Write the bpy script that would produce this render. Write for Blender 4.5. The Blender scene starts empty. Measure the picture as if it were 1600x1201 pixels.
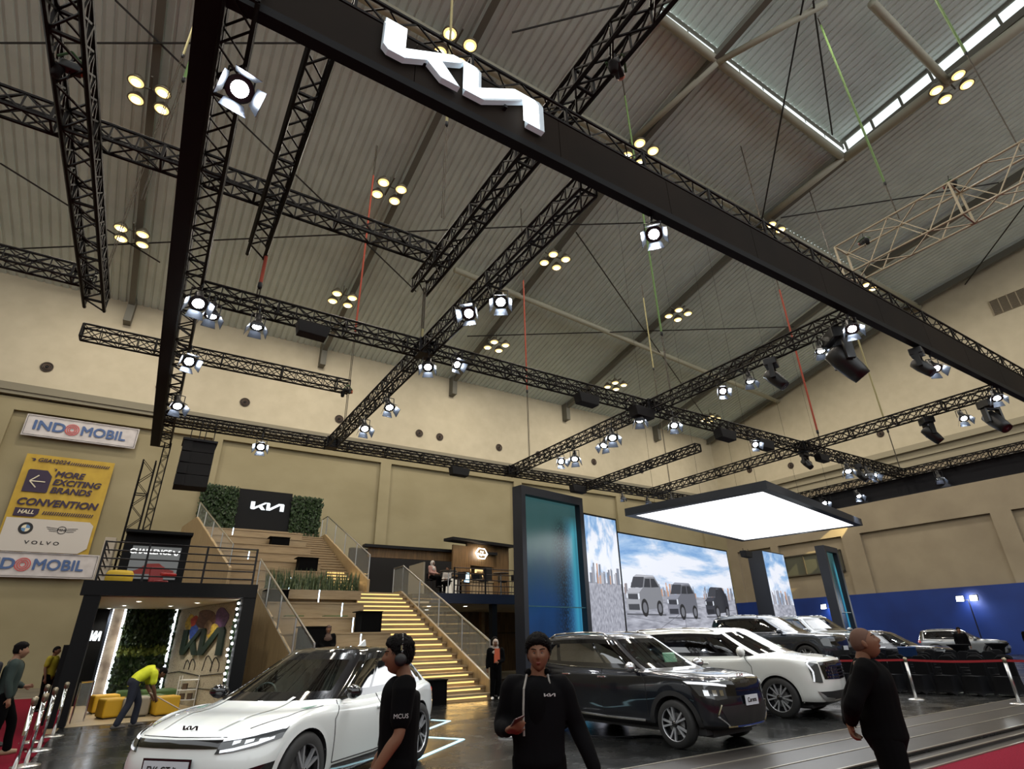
import bpy, bmesh, math, random
from math import sin, cos, pi, radians, sqrt
from mathutils import Vector, Matrix, Euler, noise
from mathutils.bvhtree import BVHTree
random.seed(7)
SC = bpy.context.scene
COL = SC.collection

# ------------------------------------------------------------------ camera
_th, _ro, _ya = radians(24.8606), radians(1.2266), radians(32.6625)
_fw = Vector((sin(_ya)*cos(_th), cos(_ya)*cos(_th), sin(_th)))
_r0 = Vector((cos(_ya), -sin(_ya), 0)); _u0 = _r0.cross(_fw)
_R = _r0*cos(_ro) - _u0*sin(_ro); _U = _u0*cos(_ro) + _r0*sin(_ro)
cam = bpy.data.cameras.new('camera'); cam.sensor_width = 36; cam.lens = 36*857.4076/1600
cam.clip_start = .05; cam.clip_end = 400
camo = bpy.data.objects.new('camera', cam); COL.objects.link(camo)
camo.matrix_world = Matrix(((_R.x,_U.x,-_fw.x,0),(_R.y,_U.y,-_fw.y,0),(_R.z,_U.z,-_fw.z,1.6),(0,0,0,1)))
SC.camera = camo
# ------------------------------------------------------------------ world, exposure, hall lights
SC.view_settings.view_transform = 'Standard'; SC.view_settings.look = 'None'
SC.view_settings.exposure = 0.08; SC.view_settings.gamma = 1; SC.view_settings.use_curve_mapping = False
w = bpy.data.worlds.new('world'); SC.world = w; w.use_nodes = True
w.node_tree.nodes['Background'].inputs[0].default_value = (.80,.83,.84,1)
w.node_tree.nodes['Background'].inputs[1].default_value = 1.9
SC.cycles.max_bounces = 6; SC.cycles.diffuse_bounces = 3; SC.cycles.glossy_bounces = 4
SC.cycles.transparent_max_bounces = 12; SC.cycles.sample_clamp_indirect = 4; SC.cycles.sample_clamp_direct = 0
SC.cycles.use_denoising = True; SC.cycles.caustics_reflective = False; SC.cycles.caustics_refractive = False

def light(kind, name, loc, power, col=(1,1,1), rot=(0,0,0), size=1, spot=60, blend=.5, aim=None, sizey=None):
    l = bpy.data.lights.new(name, kind); l.energy = power; l.color = col
    if kind == 'AREA':
        l.size = size
        if sizey: l.shape = 'RECTANGLE'; l.size_y = sizey
        else: l.shape = 'DISK'
    elif kind == 'SPOT': l.spot_size = radians(spot); l.spot_blend = blend; l.shadow_soft_size = size
    else: l.shadow_soft_size = size
    o = bpy.data.objects.new(name, l); COL.objects.link(o); o.location = loc
    if aim is not None: o.rotation_euler = (Vector(aim)-Vector(loc)).to_track_quat('-Z','Y').to_euler()
    else: o.rotation_euler = rot
    return o

# the hall's high-bay lamps (their clusters are modelled below); beyond the frame the grid simply goes on
HB_SEEN = [(-4.42,22.73,23.99),(-4.61,31.14,22.01),(6.84,22.75,23.98),(7.04,31.33,21.96),(6.81,14.79,25.83),(18.26,22.96,23.93),(18.94,31.61,21.9),(30.24,23.37,23.84),(18.21,14.77,25.83),(31.62,32.31,21.74),(45.27,33.28,21.51),(30.2,15.05,25.79),(42.56,15.4,25.71),(30.2,4.01,27.23)]
WARM = (1,.91,.78)
for x in (-4.5,6.9,18.3,30.2,42.5):
    for y in (31.5,22.9,14.8,5):
        if y == 31.5: z = 21.5
        else: z = {22.9:23.5,14.8:25.3,5:26.6}[y]
        light('AREA','high_bay_glow',(x,y,z),560,WARM,(0,0,0),1.4)

# ------------------------------------------------------------------ materials
def lin(c): return tuple((v/12.92 if v <= .04045 else ((v+.055)/1.055)**2.4) for v in c)
def rgb(r,g,b): return lin((r/255,g/255,b/255))
MATS = {}
def mat(name, col=(.5,.5,.5), rough=.5, metal=0, emit=None, es=1, alpha=1, coat=0, trans=0, spec=None, ior=None):
    if name in MATS: return MATS[name]
    m = bpy.data.materials.new(name); m.use_nodes = True
    b = m.node_tree.nodes['Principled BSDF']
    b.inputs['Base Color'].default_value = (*col,1); b.inputs['Roughness'].default_value = rough
    b.inputs['Metallic'].default_value = metal
    if emit: b.inputs['Emission Color'].default_value = (*emit,1); b.inputs['Emission Strength'].default_value = es
    if alpha < 1: b.inputs['Alpha'].default_value = alpha
    if coat: b.inputs['Coat Weight'].default_value = coat; b.inputs['Coat Roughness'].default_value = .03
    if trans: b.inputs['Transmission Weight'].default_value = trans
    if spec is not None: b.inputs['Specular IOR Level'].default_value = spec
    if ior: b.inputs['IOR'].default_value = ior
    MATS[name] = m; return m
def NT(m): return m.node_tree.nodes, m.node_tree.links, m.node_tree.nodes['Principled BSDF']
def noisy(m, c1, c2, scale=5, detail=4, bump=0, coord='Object', vscale=(1,1,1), lo=.35, hi=.65, rough=None):
    N,L,b = NT(m)
    tc = N.new('ShaderNodeTexCoord'); mp = N.new('ShaderNodeMapping'); mp.inputs['Scale'].default_value = vscale
    L.new(tc.outputs[coord], mp.inputs['Vector'])
    n = N.new('ShaderNodeTexNoise'); n.inputs['Scale'].default_value = scale; n.inputs['Detail'].default_value = detail
    L.new(mp.outputs[0], n.inputs['Vector'])
    r = N.new('ShaderNodeValToRGB'); r.color_ramp.elements[0].position = lo; r.color_ramp.elements[1].position = hi
    r.color_ramp.elements[0].color = (*c1,1); r.color_ramp.elements[1].color = (*c2,1)
    L.new(n.outputs['Fac'], r.inputs['Fac']); L.new(r.outputs[0], b.inputs['Base Color'])
    if bump:
        bp = N.new('ShaderNodeBump'); bp.inputs['Strength'].default_value = bump; bp.inputs['Distance'].default_value = .02
        L.new(n.outputs['Fac'], bp.inputs['Height']); L.new(bp.outputs[0], b.inputs['Normal'])
    if rough:
        mr = N.new('ShaderNodeMapRange'); mr.inputs['To Min'].default_value = rough[0]; mr.inputs['To Max'].default_value = rough[1]
        L.new(n.outputs['Fac'], mr.inputs['Value']); L.new(mr.outputs[0], b.inputs['Roughness'])
    return m
def emis(name, col, s):
    if name in MATS: return MATS[name]
    m = mat(name, (0,0,0), .6, 0, col, s); return m

M_BLACK = mat('black_paint', (.010,.010,.012), .5, spec=.25)
M_TRUSS = mat('black_truss', rgb(22,18,15), .5, .3, spec=.2)
M_WHITE = mat('white_paint', (.75,.74,.7), .5)
M_STEEL = mat('brushed_steel', (.62,.62,.62), .28, 1)
M_CHROME = mat('chrome', (.8,.8,.8), .08, 1)
M_DARK = mat('dark_navy', rgb(22,28,40), .5)
M_NAVYL = mat('navy_frame', rgb(36,44,58), .45)
M_LAMPW = emis('lamp_warm', (1,.70,.26), 1.5); M_LAMPWC = emis('lamp_warm_core', (1,.88,.62), 9)
M_LAMPC = emis('lamp_cold', (.92,.96,1), 60)
M_LEDW = emis('led_warm', (1,.66,.22), 1.45)
M_LEDC = emis('led_cold', (.85,.92,1), 4)
M_WOOD = noisy(mat('oak_veneer', rgb(178,145,96), .5), rgb(150,128,94), rgb(172,148,110), 3, 5, 0, 'Object', (6,6,.5))
M_WOODF = noisy(mat('oak_front', rgb(150,120,78), .5), rgb(142,122,92), rgb(158,138,106), 3, 5, 0, 'Object', (.6,4,6))
M_WOODD = noisy(mat('walnut_panel', rgb(110,84,52), .5), rgb(96,74,46), rgb(128,98,62), 3, 5, 0, 'Object', (5,5,.4))

# ------------------------------------------------------------------ mesh helpers
class MB:
    def __init__(s): s.v = []; s.f = []; s.m = []; s.mi = 0
    def add(s, vs, fs, mi=None):
        o = len(s.v); s.v += [tuple(v) for v in vs]; s.f += [tuple(i+o for i in f) for f in fs]
        s.m += [s.mi if mi is None else mi]*len(fs); return s
    def box(s, x0,y0,z0,x1,y1,z1, mi=None):
        vs = [(x,y,z) for z in (z0,z1) for y in (y0,y1) for x in (x0,x1)]
        return s.add(vs, [(0,2,3,1),(4,5,7,6),(0,1,5,4),(2,6,7,3),(0,4,6,2),(1,3,7,5)], mi)
    def cbox(s, c, d, rz=0, mi=None, rot=None):
        M = (Euler(rot).to_matrix() if rot else Matrix.Rotation(rz,3,'Z')); c = Vector(c)
        vs = [c+M@Vector((x*d[0]/2,y*d[1]/2,z*d[2]/2)) for z in (-1,1) for y in (-1,1) for x in (-1,1)]
        return s.add(vs, [(0,2,3,1),(4,5,7,6),(0,1,5,4),(2,6,7,3),(0,4,6,2),(1,3,7,5)], mi)
    def tube(s, p, q, r, n=6, r2=None, cap=True, mi=None):
        p = Vector(p); q = Vector(q); d = q-p
        if d.length < 1e-6: return s
        d.normalize(); a = d.orthogonal().normalized(); b = d.cross(a); r2 = r if r2 is None else r2
        vs = [p+(a*cos(2*pi*i/n)+b*sin(2*pi*i/n))*r for i in range(n)]+[q+(a*cos(2*pi*i/n)+b*sin(2*pi*i/n))*r2 for i in range(n)]
        fs = [(i,(i+1)%n,n+(i+1)%n,n+i) for i in range(n)]
        if cap: fs += [tuple(range(n-1,-1,-1)), tuple(range(n,2*n))]
        return s.add(vs, fs, mi)
    def path(s, pts, r, n=6, mi=None):
        for a,b in zip(pts, pts[1:]): s.tube(a,b,r,n,mi=mi)
        return s
    def lathe(s, prof, n=20, c=(0,0,0), axis='Z', mi=None, cap=True):
        vs = []
        for r,h in prof:
            for i in range(n):
                a = 2*pi*i/n; x,y = r*cos(a), r*sin(a)
                v = {'Z':(x,y,h),'Y':(x,h,y),'X':(h,x,y)}[axis]; vs.append((v[0]+c[0],v[1]+c[1],v[2]+c[2]))
        fs = [(k*n+i,k*n+(i+1)%n,(k+1)*n+(i+1)%n,(k+1)*n+i) for k in range(len(prof)-1) for i in range(n)]
        if cap: fs += [tuple(range(n-1,-1,-1)), tuple(range((len(prof)-1)*n, len(prof)*n))]
        return s.add(vs, fs, mi)
    def prism(s, poly, t, M=None, mi=None):
        "2-D outline in XZ, thickness along Y from 0 to t"
        n = len(poly); vs = [Vector((x,0,z)) for x,z in poly]+[Vector((x,t,z)) for x,z in poly]
        if M is not None: vs = [M@v for v in vs]
        return s.add(vs, [tuple(range(n)), tuple(range(2*n-1,n-1,-1))]+[(i,n+i,n+(i+1)%n,(i+1)%n) for i in range(n)], mi)
    def grid(s, rows, mi=None, closed=False):
        n = len(rows[0]); vs = [v for r in rows for v in r]; fs = []
        for i in range(len(rows)-1):
            for j in range(n if closed else n-1): fs.append((i*n+j, i*n+(j+1)%n, (i+1)*n+(j+1)%n, (i+1)*n+j))
        return s.add(vs, fs, mi)
    def build(s, name, mats, parent=None, smooth=False, loc=None, rz=0, fix=False):
        me = bpy.data.meshes.new(name); me.from_pydata(s.v, [], s.f)
        if not isinstance(mats,(list,tuple)): mats = [mats]
        for m in mats: me.materials.append(m)
        if len(mats) > 1: me.polygons.foreach_set('material_index', s.m)
        if smooth: me.polygons.foreach_set('use_smooth', [True]*len(me.polygons))
        if fix:
            bm = bmesh.new(); bm.from_mesh(me); bmesh.ops.remove_doubles(bm, verts=bm.verts, dist=1e-5)
            bmesh.ops.recalc_face_normals(bm, faces=bm.faces); bm.to_mesh(me); bm.free()
        me.update(); o = bpy.data.objects.new(name, me); COL.objects.link(o)
        if parent: o.parent = parent
        if loc: o.location = loc
        if rz: o.rotation_euler = (0,0,rz)
        return o
def tag(o, label, cat, group=None, kind=None):
    o['label'] = label; o['category'] = cat
    if group: o['group'] = group
    if kind: o['kind'] = kind
    return o
def struct(o): o['kind'] = 'structure'; return o
def thing(name, label, cat, loc=(0,0,0), rz=0, group=None):
    o = bpy.data.objects.new(name, None); COL.objects.link(o); o.location = loc; o.rotation_euler = (0,0,rz)
    o.empty_display_size = .2; return tag(o, label, cat, group)
KIDS = {}
def kids(o): return [c for c in bpy.data.objects if c.parent == o] if False else [c for c in o.children]
def dup(root, loc=None, rot=None, label=None, group=None, parent=None, scale=None):
    r = root.copy(); COL.objects.link(r)
    if parent: r.parent = parent
    if loc is not None: r.location = loc
    if rot is not None: r.rotation_euler = rot
    if scale: r.scale = scale
    if label: r['label'] = label
    if group: r['group'] = group
    for c in list(root.children): dup(c, parent=r)
    return r
def bevel(o, w=.01, seg=2):
    m = o.modifiers.new('bevel','BEVEL'); m.width = w; m.segments = seg; m.limit_method = 'ANGLE'; return o
def text(body, size, name, m, parent=None, loc=(0,0,0), rot=(0,0,0), ext=.004, align='CENTER', shear=0, bold=0, sx=1):
    cu = bpy.data.curves.new(name,'FONT'); cu.body = body; cu.size = size; cu.extrude = ext; cu.align_x = align; cu.align_y = 'CENTER'
    cu.shear = shear; cu.resolution_u = 3
    o = bpy.data.objects.new(name, cu); COL.objects.link(o)
    dg = bpy.context.evaluated_depsgraph_get(); me = bpy.data.meshes.new_from_object(o.evaluated_get(dg))
    bpy.data.objects.remove(o); bpy.data.curves.remove(cu)
    if bold:   # heavier strokes: the same outlines laid side by side
        vs = [v.co.copy() for v in me.vertices]; fs = [tuple(p.vertices) for p in me.polygons]; mb = MB()
        for k in range(8): mb.add([(v.x+bold*cos(k*pi/4), v.y+bold*sin(k*pi/4), v.z+.0002*k) for v in vs], fs)
        bpy.data.meshes.remove(me); me = bpy.data.meshes.new(name); me.from_pydata(mb.v, [], mb.f)
    me.materials.clear(); me.materials.append(m); me.name = name
    n = bpy.data.objects.new(name, me); COL.objects.link(n); n.location = loc; n.rotation_euler = rot; n.scale = (sx,1,1)
    if parent: n.parent = parent
    return n
# angular three-letter wordmark, drawn as strokes in a 0..1 high box (x right, z up)
def wordmark(h, t, name, m, parent, loc=(0,0,0), rot=(0,0,0), mside=None):
    polys = [[(0,.12),(.12,0),(.5,0),(.5,1),(0,1)], [(.5,0),(1.9,.86),(2.0,1),(1.72,1),(.5,.30)], [(1.05,.32),(1.42,.53),(1.86,0),(1.40,0)],
             [(2.0,0),(2.42,0),(2.42,.9),(2.3,1),(2.0,1)], [(2.42,0),(2.5,0),(3.75,.80),(3.75,1),(3.5,1),(2.42,.30)], [(3.75,0),(4.25,0),(4.25,.88),(4.13,1),(3.75,1)]]
    mb = MB()
    for p in polys: mb.prism([(x*h,z*h) for x,z in p], t)
    o = mb.build(name, m, parent); o.location = loc; o.rotation_euler = rot
    return o
# ================================================================== THE HALL
M_WALLU = noisy(mat('wall_plaster_upper', rgb(205,192,158), .9), rgb(184,174,150), rgb(194,184,160), 1.2, 4, 0, 'Object', (1,1,1), .3, .7)
M_WALLL = noisy(mat('wall_plaster_lower', rgb(176,160,118), .9), rgb(138,128,98), rgb(152,142,112), .35, 5, 0, 'Object', (1,1,1.6), .3, .7)
M_WALLR = noisy(mat('wall_plaster_right', rgb(186,168,134), .9), rgb(140,128,108), rgb(154,142,120), .5, 5, 0, 'Object', (1,1,1), .3, .7)
M_TRIM = mat('cornice_grey', rgb(128,122,104), .8)
M_ROOF = noisy(mat('corrugated_roof', rgb(180,182,180), .6), rgb(198,208,202), rgb(212,222,216), .8, 5, 0, 'Object', (1,1,1), .3, .7)
M_TUBE = mat('tube_grey', rgb(170,168,150), .5)
M_RAFT = mat('rafter_grey', rgb(104,102,92), .7)
M_BLUE = noisy(mat('blue_panel', rgb(20,50,124), .5), rgb(16,44,112), rgb(24,58,136), .3, 3)
M_GLASSW = emis('clerestory_glass', (.86,.93,.93), 1.15)

# floor: glossy black platform laid with large sheets, seams in its surface
M_FLOOR = mat('black_gloss_floor', (.02,.021,.023), .22)
def floor_mat(m):
    N,L,b = NT(m)
    tc = N.new('ShaderNodeTexCoord'); mp = N.new('ShaderNodeMapping'); mp.inputs['Rotation'].default_value = (0,0,radians(11)); L.new(tc.outputs['Object'], mp.inputs['Vector'])
    br = N.new('ShaderNodeTexBrick'); br.inputs['Scale'].default_value = 1; br.inputs['Mortar Size'].default_value = .006; br.inputs['Brick Width'].default_value = 2.4; br.inputs['Row Height'].default_value = 1.2
    br.inputs['Color1'].default_value = (*rgb(26,27,27),1); br.inputs['Color2'].default_value = (*rgb(31,32,32),1); br.inputs['Mortar'].default_value = (*rgb(52,52,50),1)
    L.new(mp.outputs[0], br.inputs['Vector'])
    n = N.new('ShaderNodeTexNoise'); n.inputs['Scale'].default_value = 1.4; n.inputs['Detail'].default_value = 8; n.inputs['Roughness'].default_value = .65; L.new(mp.outputs[0], n.inputs['Vector'])
    n2 = N.new('ShaderNodeTexNoise'); n2.inputs['Scale'].default_value = 9; n2.inputs['Detail'].default_value = 6; L.new(mp.outputs[0], n2.inputs['Vector'])
    mx = N.new('ShaderNodeMixRGB'); mx.blend_type = 'MULTIPLY'; mx.inputs[0].default_value = .5; L.new(br.outputs['Color'], mx.inputs[1]); L.new(n2.outputs['Fac'], mx.inputs[2]); L.new(mx.outputs[0], b.inputs['Base Color'])
    mr = N.new('ShaderNodeMapRange'); mr.inputs['From Min'].default_value = .3; mr.inputs['From Max'].default_value = .7; mr.inputs['To Min'].default_value = .16; mr.inputs['To Max'].default_value = .34; L.new(n.outputs['Fac'], mr.inputs['Value']); L.new(mr.outputs[0], b.inputs['Roughness'])
floor_mat(M_FLOOR)
M_HALLF = noisy(mat('hall_concrete', rgb(120,112,98), .6), rgb(96,90,80), rgb(120,112,98), .8, 5)
M_CARPET = noisy(mat('red_carpet', rgb(110,16,36), .95, spec=.1), rgb(96,12,30), rgb(124,20,42), 60, 3, .3)
M_BEIGE = noisy(mat('beige_vinyl_floor', rgb(176,156,120), .4), rgb(164,146,112), rgb(186,166,130), 1.5, 5)
struct(MB().box(-40,-30,-.30,52,39,-.14).build('floor_hall', M_HALLF))
struct(MB().box(-.95,4.95,-.139,31.5,24,0).build('floor', M_FLOOR))
c = MB().box(-30,-16,-.139,45,4.55,-.10); struct(c.build('floor_carpet', M_CARPET))
struct(MB().box(-12,4.56,-.139,-.96,30,-.10).build('floor_carpet_side', M_CARPET))
struct(MB().box(31.6,-8,-.139,50.6,37,0).build('floor_annex', M_FLOOR))
# stepped platform edge with thin metal nosings
e = MB(); e.box(-.95,4.56,-.138,31.5,4.75,-.09); e.box(-.95,4.75,-.138,31.5,4.94,-.045); struct(e.build('trim_1', mat('platform_edge', rgb(54,52,50), .35)))
e = MB()
for i,(y,z) in enumerate(((4.56,-.09),(4.75,-.045),(4.95,.004),(5.5,.008),(6.05,.012),(6.6,.016))): e.box(-.95,y-.014,z-.01,31.5,y+.014,z+.004)
struct(e.build('trim_2', mat('metal_nosing', rgb(150,144,132), .35, .6)))
struct(MB().box(-1.18,17.42,-.139,2.7,23.3,.008).build('floor_lounge', M_BEIGE))

struct(MB().box(-.95,4.95,0,31.5,5.5,.004).box(-.95,5.5,0,31.5,6.05,.008).box(-.95,6.05,0,31.5,6.6,.012).build('floor_steps', noisy(mat('step_vinyl', rgb(40,37,34), .42), rgb(34,31,29), rgb(46,42,39), 2, 5)))
# walls --------------------------------------------------------------
struct(MB().box(-40,38,14.9,51.4,38.5,22.6).build('wall_back_upper', M_WALLU))
wb = MB().box(-40,38.25,-.3,51.4,38.6,15)
struct(wb.build('wall_back', M_WALLL))
pi_ = MB()
for x0,x1 in ((-20,-19.2),(-8.9,-8.1),(1.72,2.3),(12.8,13.6),(24.35,25.12),(35.7,36.7),(47.3,48.2)): pi_.box(x0,38.0,-.3,x1,38.3,13.55)
pi_.box(-40,38.0,13.55,51,38.3,14.25)
struct(pi_.build('wall_back_pilasters', M_WALLL))
tr = MB().box(-40,37.72,14.55,51,38.2,14.98); tr.box(-40,37.8,14.35,51,38.2,14.55); struct(tr.build('trim_3', M_TRIM))
# the side of the hall behind the viewer and at the left: plain unseen walls that block low world light, gap left open above the front
bk = MB().box(-40,-30.4,-.3,51.7,-30,11); struct(bk.build('wall_front', M_WALLL))
struct(MB().box(-40.4,-30,-.3,-40,38.5,24).build('wall_left', M_WALLL))
# right wall with recessed panels
rw = MB().box(51.3,-30,-.3,51.7,38.5,34)
struct(rw.build('wall_right', M_WALLR))
fr = MB()
fr.box(51.0,-30,9.25,51.35,38.3,13.6)
for y0,y1 in ((37.2,38.3),(32.6,33.4),(24.8,26.4),(14.2,15.45),(3.2,4.4),(-8,-6.8)): fr.box(51.0,y0,4.4,51.35,y1,9.25)
struct(fr.build('wall_right_frame', M_WALLR))
struct(MB().box(50.75,-30,-.3,51.0,38.3,4.42).build('wall_right_cladding', M_BLUE))
struct(MB().box(50.9,-30,15.35,51.32,38.3,34).build('wall_right_upper', M_WALLU))
tr = MB().box(50.45,-30,14.85,51.3,38.2,15.3); tr.box(50.75,-30,14.3,51.3,38.2,14.85); tr.box(50.9,-30,13.6,51.35,38.3,14.3); struct(tr.build('trim_4', mat('cornice_right', rgb(150,142,120), .8)))
wn = struct(MB().box(51.2,26.9,6.4,51.34,32.3,8.15).build('window_1', mat('window_dark', rgb(86,88,78), .25)))
wf = MB()
for y in (26.9,28.6,30.4,32.3): wf.box(51.08,y-.05,6.4,51.2,y+.05,8.15)
for z in (6.4,8.15): wf.box(51.08,26.85,z-.05,51.2,32.35,z+.05)
wf.build('window_frame', mat('window_frame_m', rgb(60,56,48), .6), wn)
# big grilled vent high on the right wall
vt = thing('wall_grille', 'square dark ventilation grille high on the right-hand gable wall', 'grille', (50.86,9.4,24.0))
MB().box(-.0,-1.1,-.62,.05,1.1,.62).build('backing', mat('grille_dark', rgb(70,64,54), .7), vt)
g = MB()
for i in range(5): g.box(-.06,-1.12+i*.55,-.64,.0,-1.06+i*.55,.64)
for k in range(13): g.box(-.05,-1.1,-.62+k*.1,-.01,1.1,-.59+k*.1)
g.build('slats', mat('grille_light', rgb(150,138,116), .7), vt)

# round jet diffusers
def diffuser(): 
    t = thing('air_diffuser', '', 'vent')
    MB().lathe([(.30,0),(.31,-.03),(.27,-.06),(.25,-.03),(.25,0)], 24, axis='Y').build('outer_ring', mat('diffuser_brown', rgb(66,54,44), .6), t, True)
    for k,(r,d) in enumerate(((.21,-.05),(.14,-.06))): MB().lathe([(r,0),(r,d),(r-.03,d-.01),(r-.04,0)], 20, axis='Y').build('inner_ring', mat('diffuser_brown2', rgb(84,68,56), .6), t, True)
    MB().lathe([(.07,0),(.06,-.07),(.0,-.08)], 14, axis='Y').build('core', mat('diffuser_core', rgb(24,20,18), .6), t, True)
    MB().lathe([(.25,.0),(.25,-.005)], 20, axis='Y').build('throat', mat('diffuser_core', rgb(24,20,18), .6), t)
    return t
d0 = diffuser()
DB = [(-7.4,'above the printed wall banners, leftmost of the row'),(-1.72,'beside the dark left fascia beam'),(3.1,'above the hanging speaker array'),(9.4,'right of a hanging truss end'),(15.65,'left one of the close pair'),(17.4,'right one of the close pair'),(22.9,'left of the tall blue water screen'),(26.95,'behind the truss corner over the water screen'),(33.3,'above the city skyline screens'),(39.4,'rightmost on the back wall near the corner')]
for i,(x,s) in enumerate(DB):
    o = d0 if i == 0 else dup(d0)
    o.location = (x,37.98,16.3 if i < 8 else 16.55); o['label'] = 'brown air vent on the back wall, '+s; o['group'] = 'air diffusers on the back wall'
for i,(y,z,s) in enumerate(((20.76,17.0,'highest one beside a chain'),(24.6,15.6,'below the crossing of two trusses'),(27.5,16.1,'third from the corner'),(29.3,16.4,'small one next to its neighbour'),(33.8,17.1,'nearest the room corner'))):
    o = dup(d0, (50.88,y,z), (0,0,-pi/2)); o['label'] = 'brown air diffuser on the right wall, '+s; o['group'] = 'air diffusers on the right wall'

# roof -----------------------------------------------------------------
def roofz(y): return (21.6+(38-y)*(27-21.6)/23 if y > 15 else 27+(15-y)*.13)
def corrugated(mb, x0, x1, ys, zf, p=.42, h=.07, skip=None):
    prof = []; x = x0
    while x < x1: prof += [(x,0),(x+p*.62,0),(x+p*.70,h),(x+p*.92,h)]; x += p
    prof.append((x1,0))
    for a,b in zip(ys, ys[1:]):
        mb.grid([[(px,y,zf(y)+pz) for px,pz in prof] for y in (a,b)])
rf = MB(); corrugated(rf, -24, 52, (38.2,15), roofz); corrugated(rf, -24, 30.5, (15,9.6), roofz); corrugated(rf, 30.5, 52, (15,-14), roofz)
corrugated(rf, -24, 14.5, (9.6,-8), roofz)
corrugated(rf, 14.5, 30.5, (9.6,-14), lambda y: roofz(y)+1.15)
struct(rf.build('ceiling', M_ROOF))
# raised roof light: glazed upstand along its two sides
cl = MB()
for k in range(12):
    y1 = 9.3-k*1.6; y0 = y1-1.5
    cl.add([(30.45,y0,roofz(y0)+.12),(30.45,y1,roofz(y1)+.12),(30.45,y1,roofz(y1)+.92),(30.45,y0,roofz(y0)+.92)], [(0,1,2,3)])
for k in range(8):
    x0 = 14.8+k*1.95; cl.add([(x0,9.55,27.75),(x0+1.85,9.55,27.75),(x0+1.85,9.55,28.25),(x0,9.55,28.25)], [(0,1,2,3)])
struct(cl.build('window_2', M_GLASSW))
cf = MB()
for y0,y1 in ((9.6,-14),):
    for dz,w in ((.0,.14),(.98,.2)):
        cf.add([(30.4,y0,roofz(y0)+dz),(30.55,y0,roofz(y0)+dz),(30.55,y0,roofz(y0)+dz+w),(30.4,y0,roofz(y0)+dz+w),(30.4,y1,roofz(y1)+dz),(30.55,y1,roofz(y1)+dz),(30.55,y1,roofz(y1)+dz+w),(30.4,y1,roofz(y1)+dz+w)], [(0,1,2,3),(4,7,6,5),(0,4,5,1),(3,2,6,7),(0,3,7,4),(1,5,6,2)])
for k in range(13):
    y = 9.35-k*1.6; cf.box(30.36,y-.06,roofz(y),30.5,y+.06,roofz(y)+1.1)
for z,wd in ((27.55,.2),(28.25,.35)): cf.box(14.5,9.5,z,30.5,9.64,z+wd)
struct(cf.build('trim_5', M_RAFT))
# rafters under the sheeting
ra = MB()
for x in (-16,-4.4,7.6,18.3,30.1,42,50.2):
    for a,b in ((37.9,15),(15,-8)):
        for dz0,dz1,wd in ((-.62,-.56,.16),(-.56,-.08,.03)):
            z0,z1 = roofz(a),roofz(b)
            ra.add([(x+sx*wd,yy,zz+dz) for yy,zz in ((a,z0),(b,z1)) for dz in (dz0,dz1) for sx in (-1,1)], [(0,1,3,2),(4,6,7,5),(0,4,5,1),(2,3,7,6),(0,2,6,4),(1,5,7,3)])
    if -16 < x < 45: ra.box(x-.2,37.3,20.0,x+.2,38.0,21.6)
struct(ra.build('ceiling_rafters', M_RAFT))
def tubeobj(a, b, r, label, group='white steel tubes under the roof'):
    o = MB().tube(a,b,r,12).build('roof_tube', M_TUBE, None, True); return tag(o, label, 'tube', group)
for a,b,r,l in [((-10,15.1,26.4),(29.74,15.1,26.45),.28,'thick pale steel tube running along the ridge behind the big fascia sign'),
    ((29.74,15.1,26.45),(50.8,14.9,26.5),.28,'thick pale steel tube continuing from the roof light corner to the gable wall'),
    ((12.9,26.8,23.7),(50.7,28.9,23.0),.2,'slim pale steel tube crossing the far slope behind the trusses'),
    ((14.6,9.45,27.3),(29.82,9.56,27.2),.2,'pale steel tube along the narrow bright slot of the roof light'),
    ((22.62,4.05,27.7),(30.2,4.04,27.6),.2,'pale steel tube reaching to the brightest right-hand lamp cluster'),
    ((20.74,5.11,27.6),(18.45,9.46,27.1),.16,'short pale steel strut above the roof light tube'),
    ((18.45,9.46,27.1),(17.71,14.9,26.5),.16,'short pale steel strut joining ridge tube and roof light tube'),
    ((29.95,9.5,27.15),(30.3,-6,28.6),.26,'thick pale steel tube under the glazed band of the roof light'),
    ((29.82,9.5,27.15),(29.74,15.1,26.5),.2,'pale steel tube between the roof light corner and the ridge')]:
    tubeobj(a,b,r,l)
RODS = [((-9.74,23.38,24.3),(4.5,16.0,26.0),'crossing above the left lamp cluster'),((-10.6,35.29,21.54),(18.28,20.32,25.05),'long one crossing low over the left back wall'),((-5.93,19.69,25.2),(11.3,29.35,22.93),'running down from the top left corner'),((-10.18,29.48,22.9),(-3.22,33.03,22.07),'short one at the far left edge'),((19.65,5.59,27.5),(29.44,14.96,26.3),'steep one right of the raised roof panel'),((20.05,5.37,27.5),(27.54,8.9,27.05),'thin steep one across the raised roof panel'),((18.45,20.88,24.9),(50.6,36.4,21.2),'long one descending to the far room corner'),((16.6,31.99,22.3),(41.57,20.84,24.9),'crossing behind the middle trusses'),((30.39,14.17,26.4),(40.92,5.55,27.5),'running up behind the white truss'),((44.94,5.49,27.5),(50.8,11.4,26.75),'at the right-hand gable edge'),((8.84,13.16,26.5),(13.09,9.29,27.0),'near the top middle, above the lit sign'),((18.28,20.32,25.0),(25.11,16.94,25.8),'short one beside a lit spotlight')]
for a,b,l in RODS:
    o = MB().tube(a,b,.045,5).build('brace_rod', mat('rod_black', rgb(26,24,22), .6)); tag(o, 'thin dark roof bracing rod, '+l, 'rod', 'bracing rods under the roof')
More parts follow.
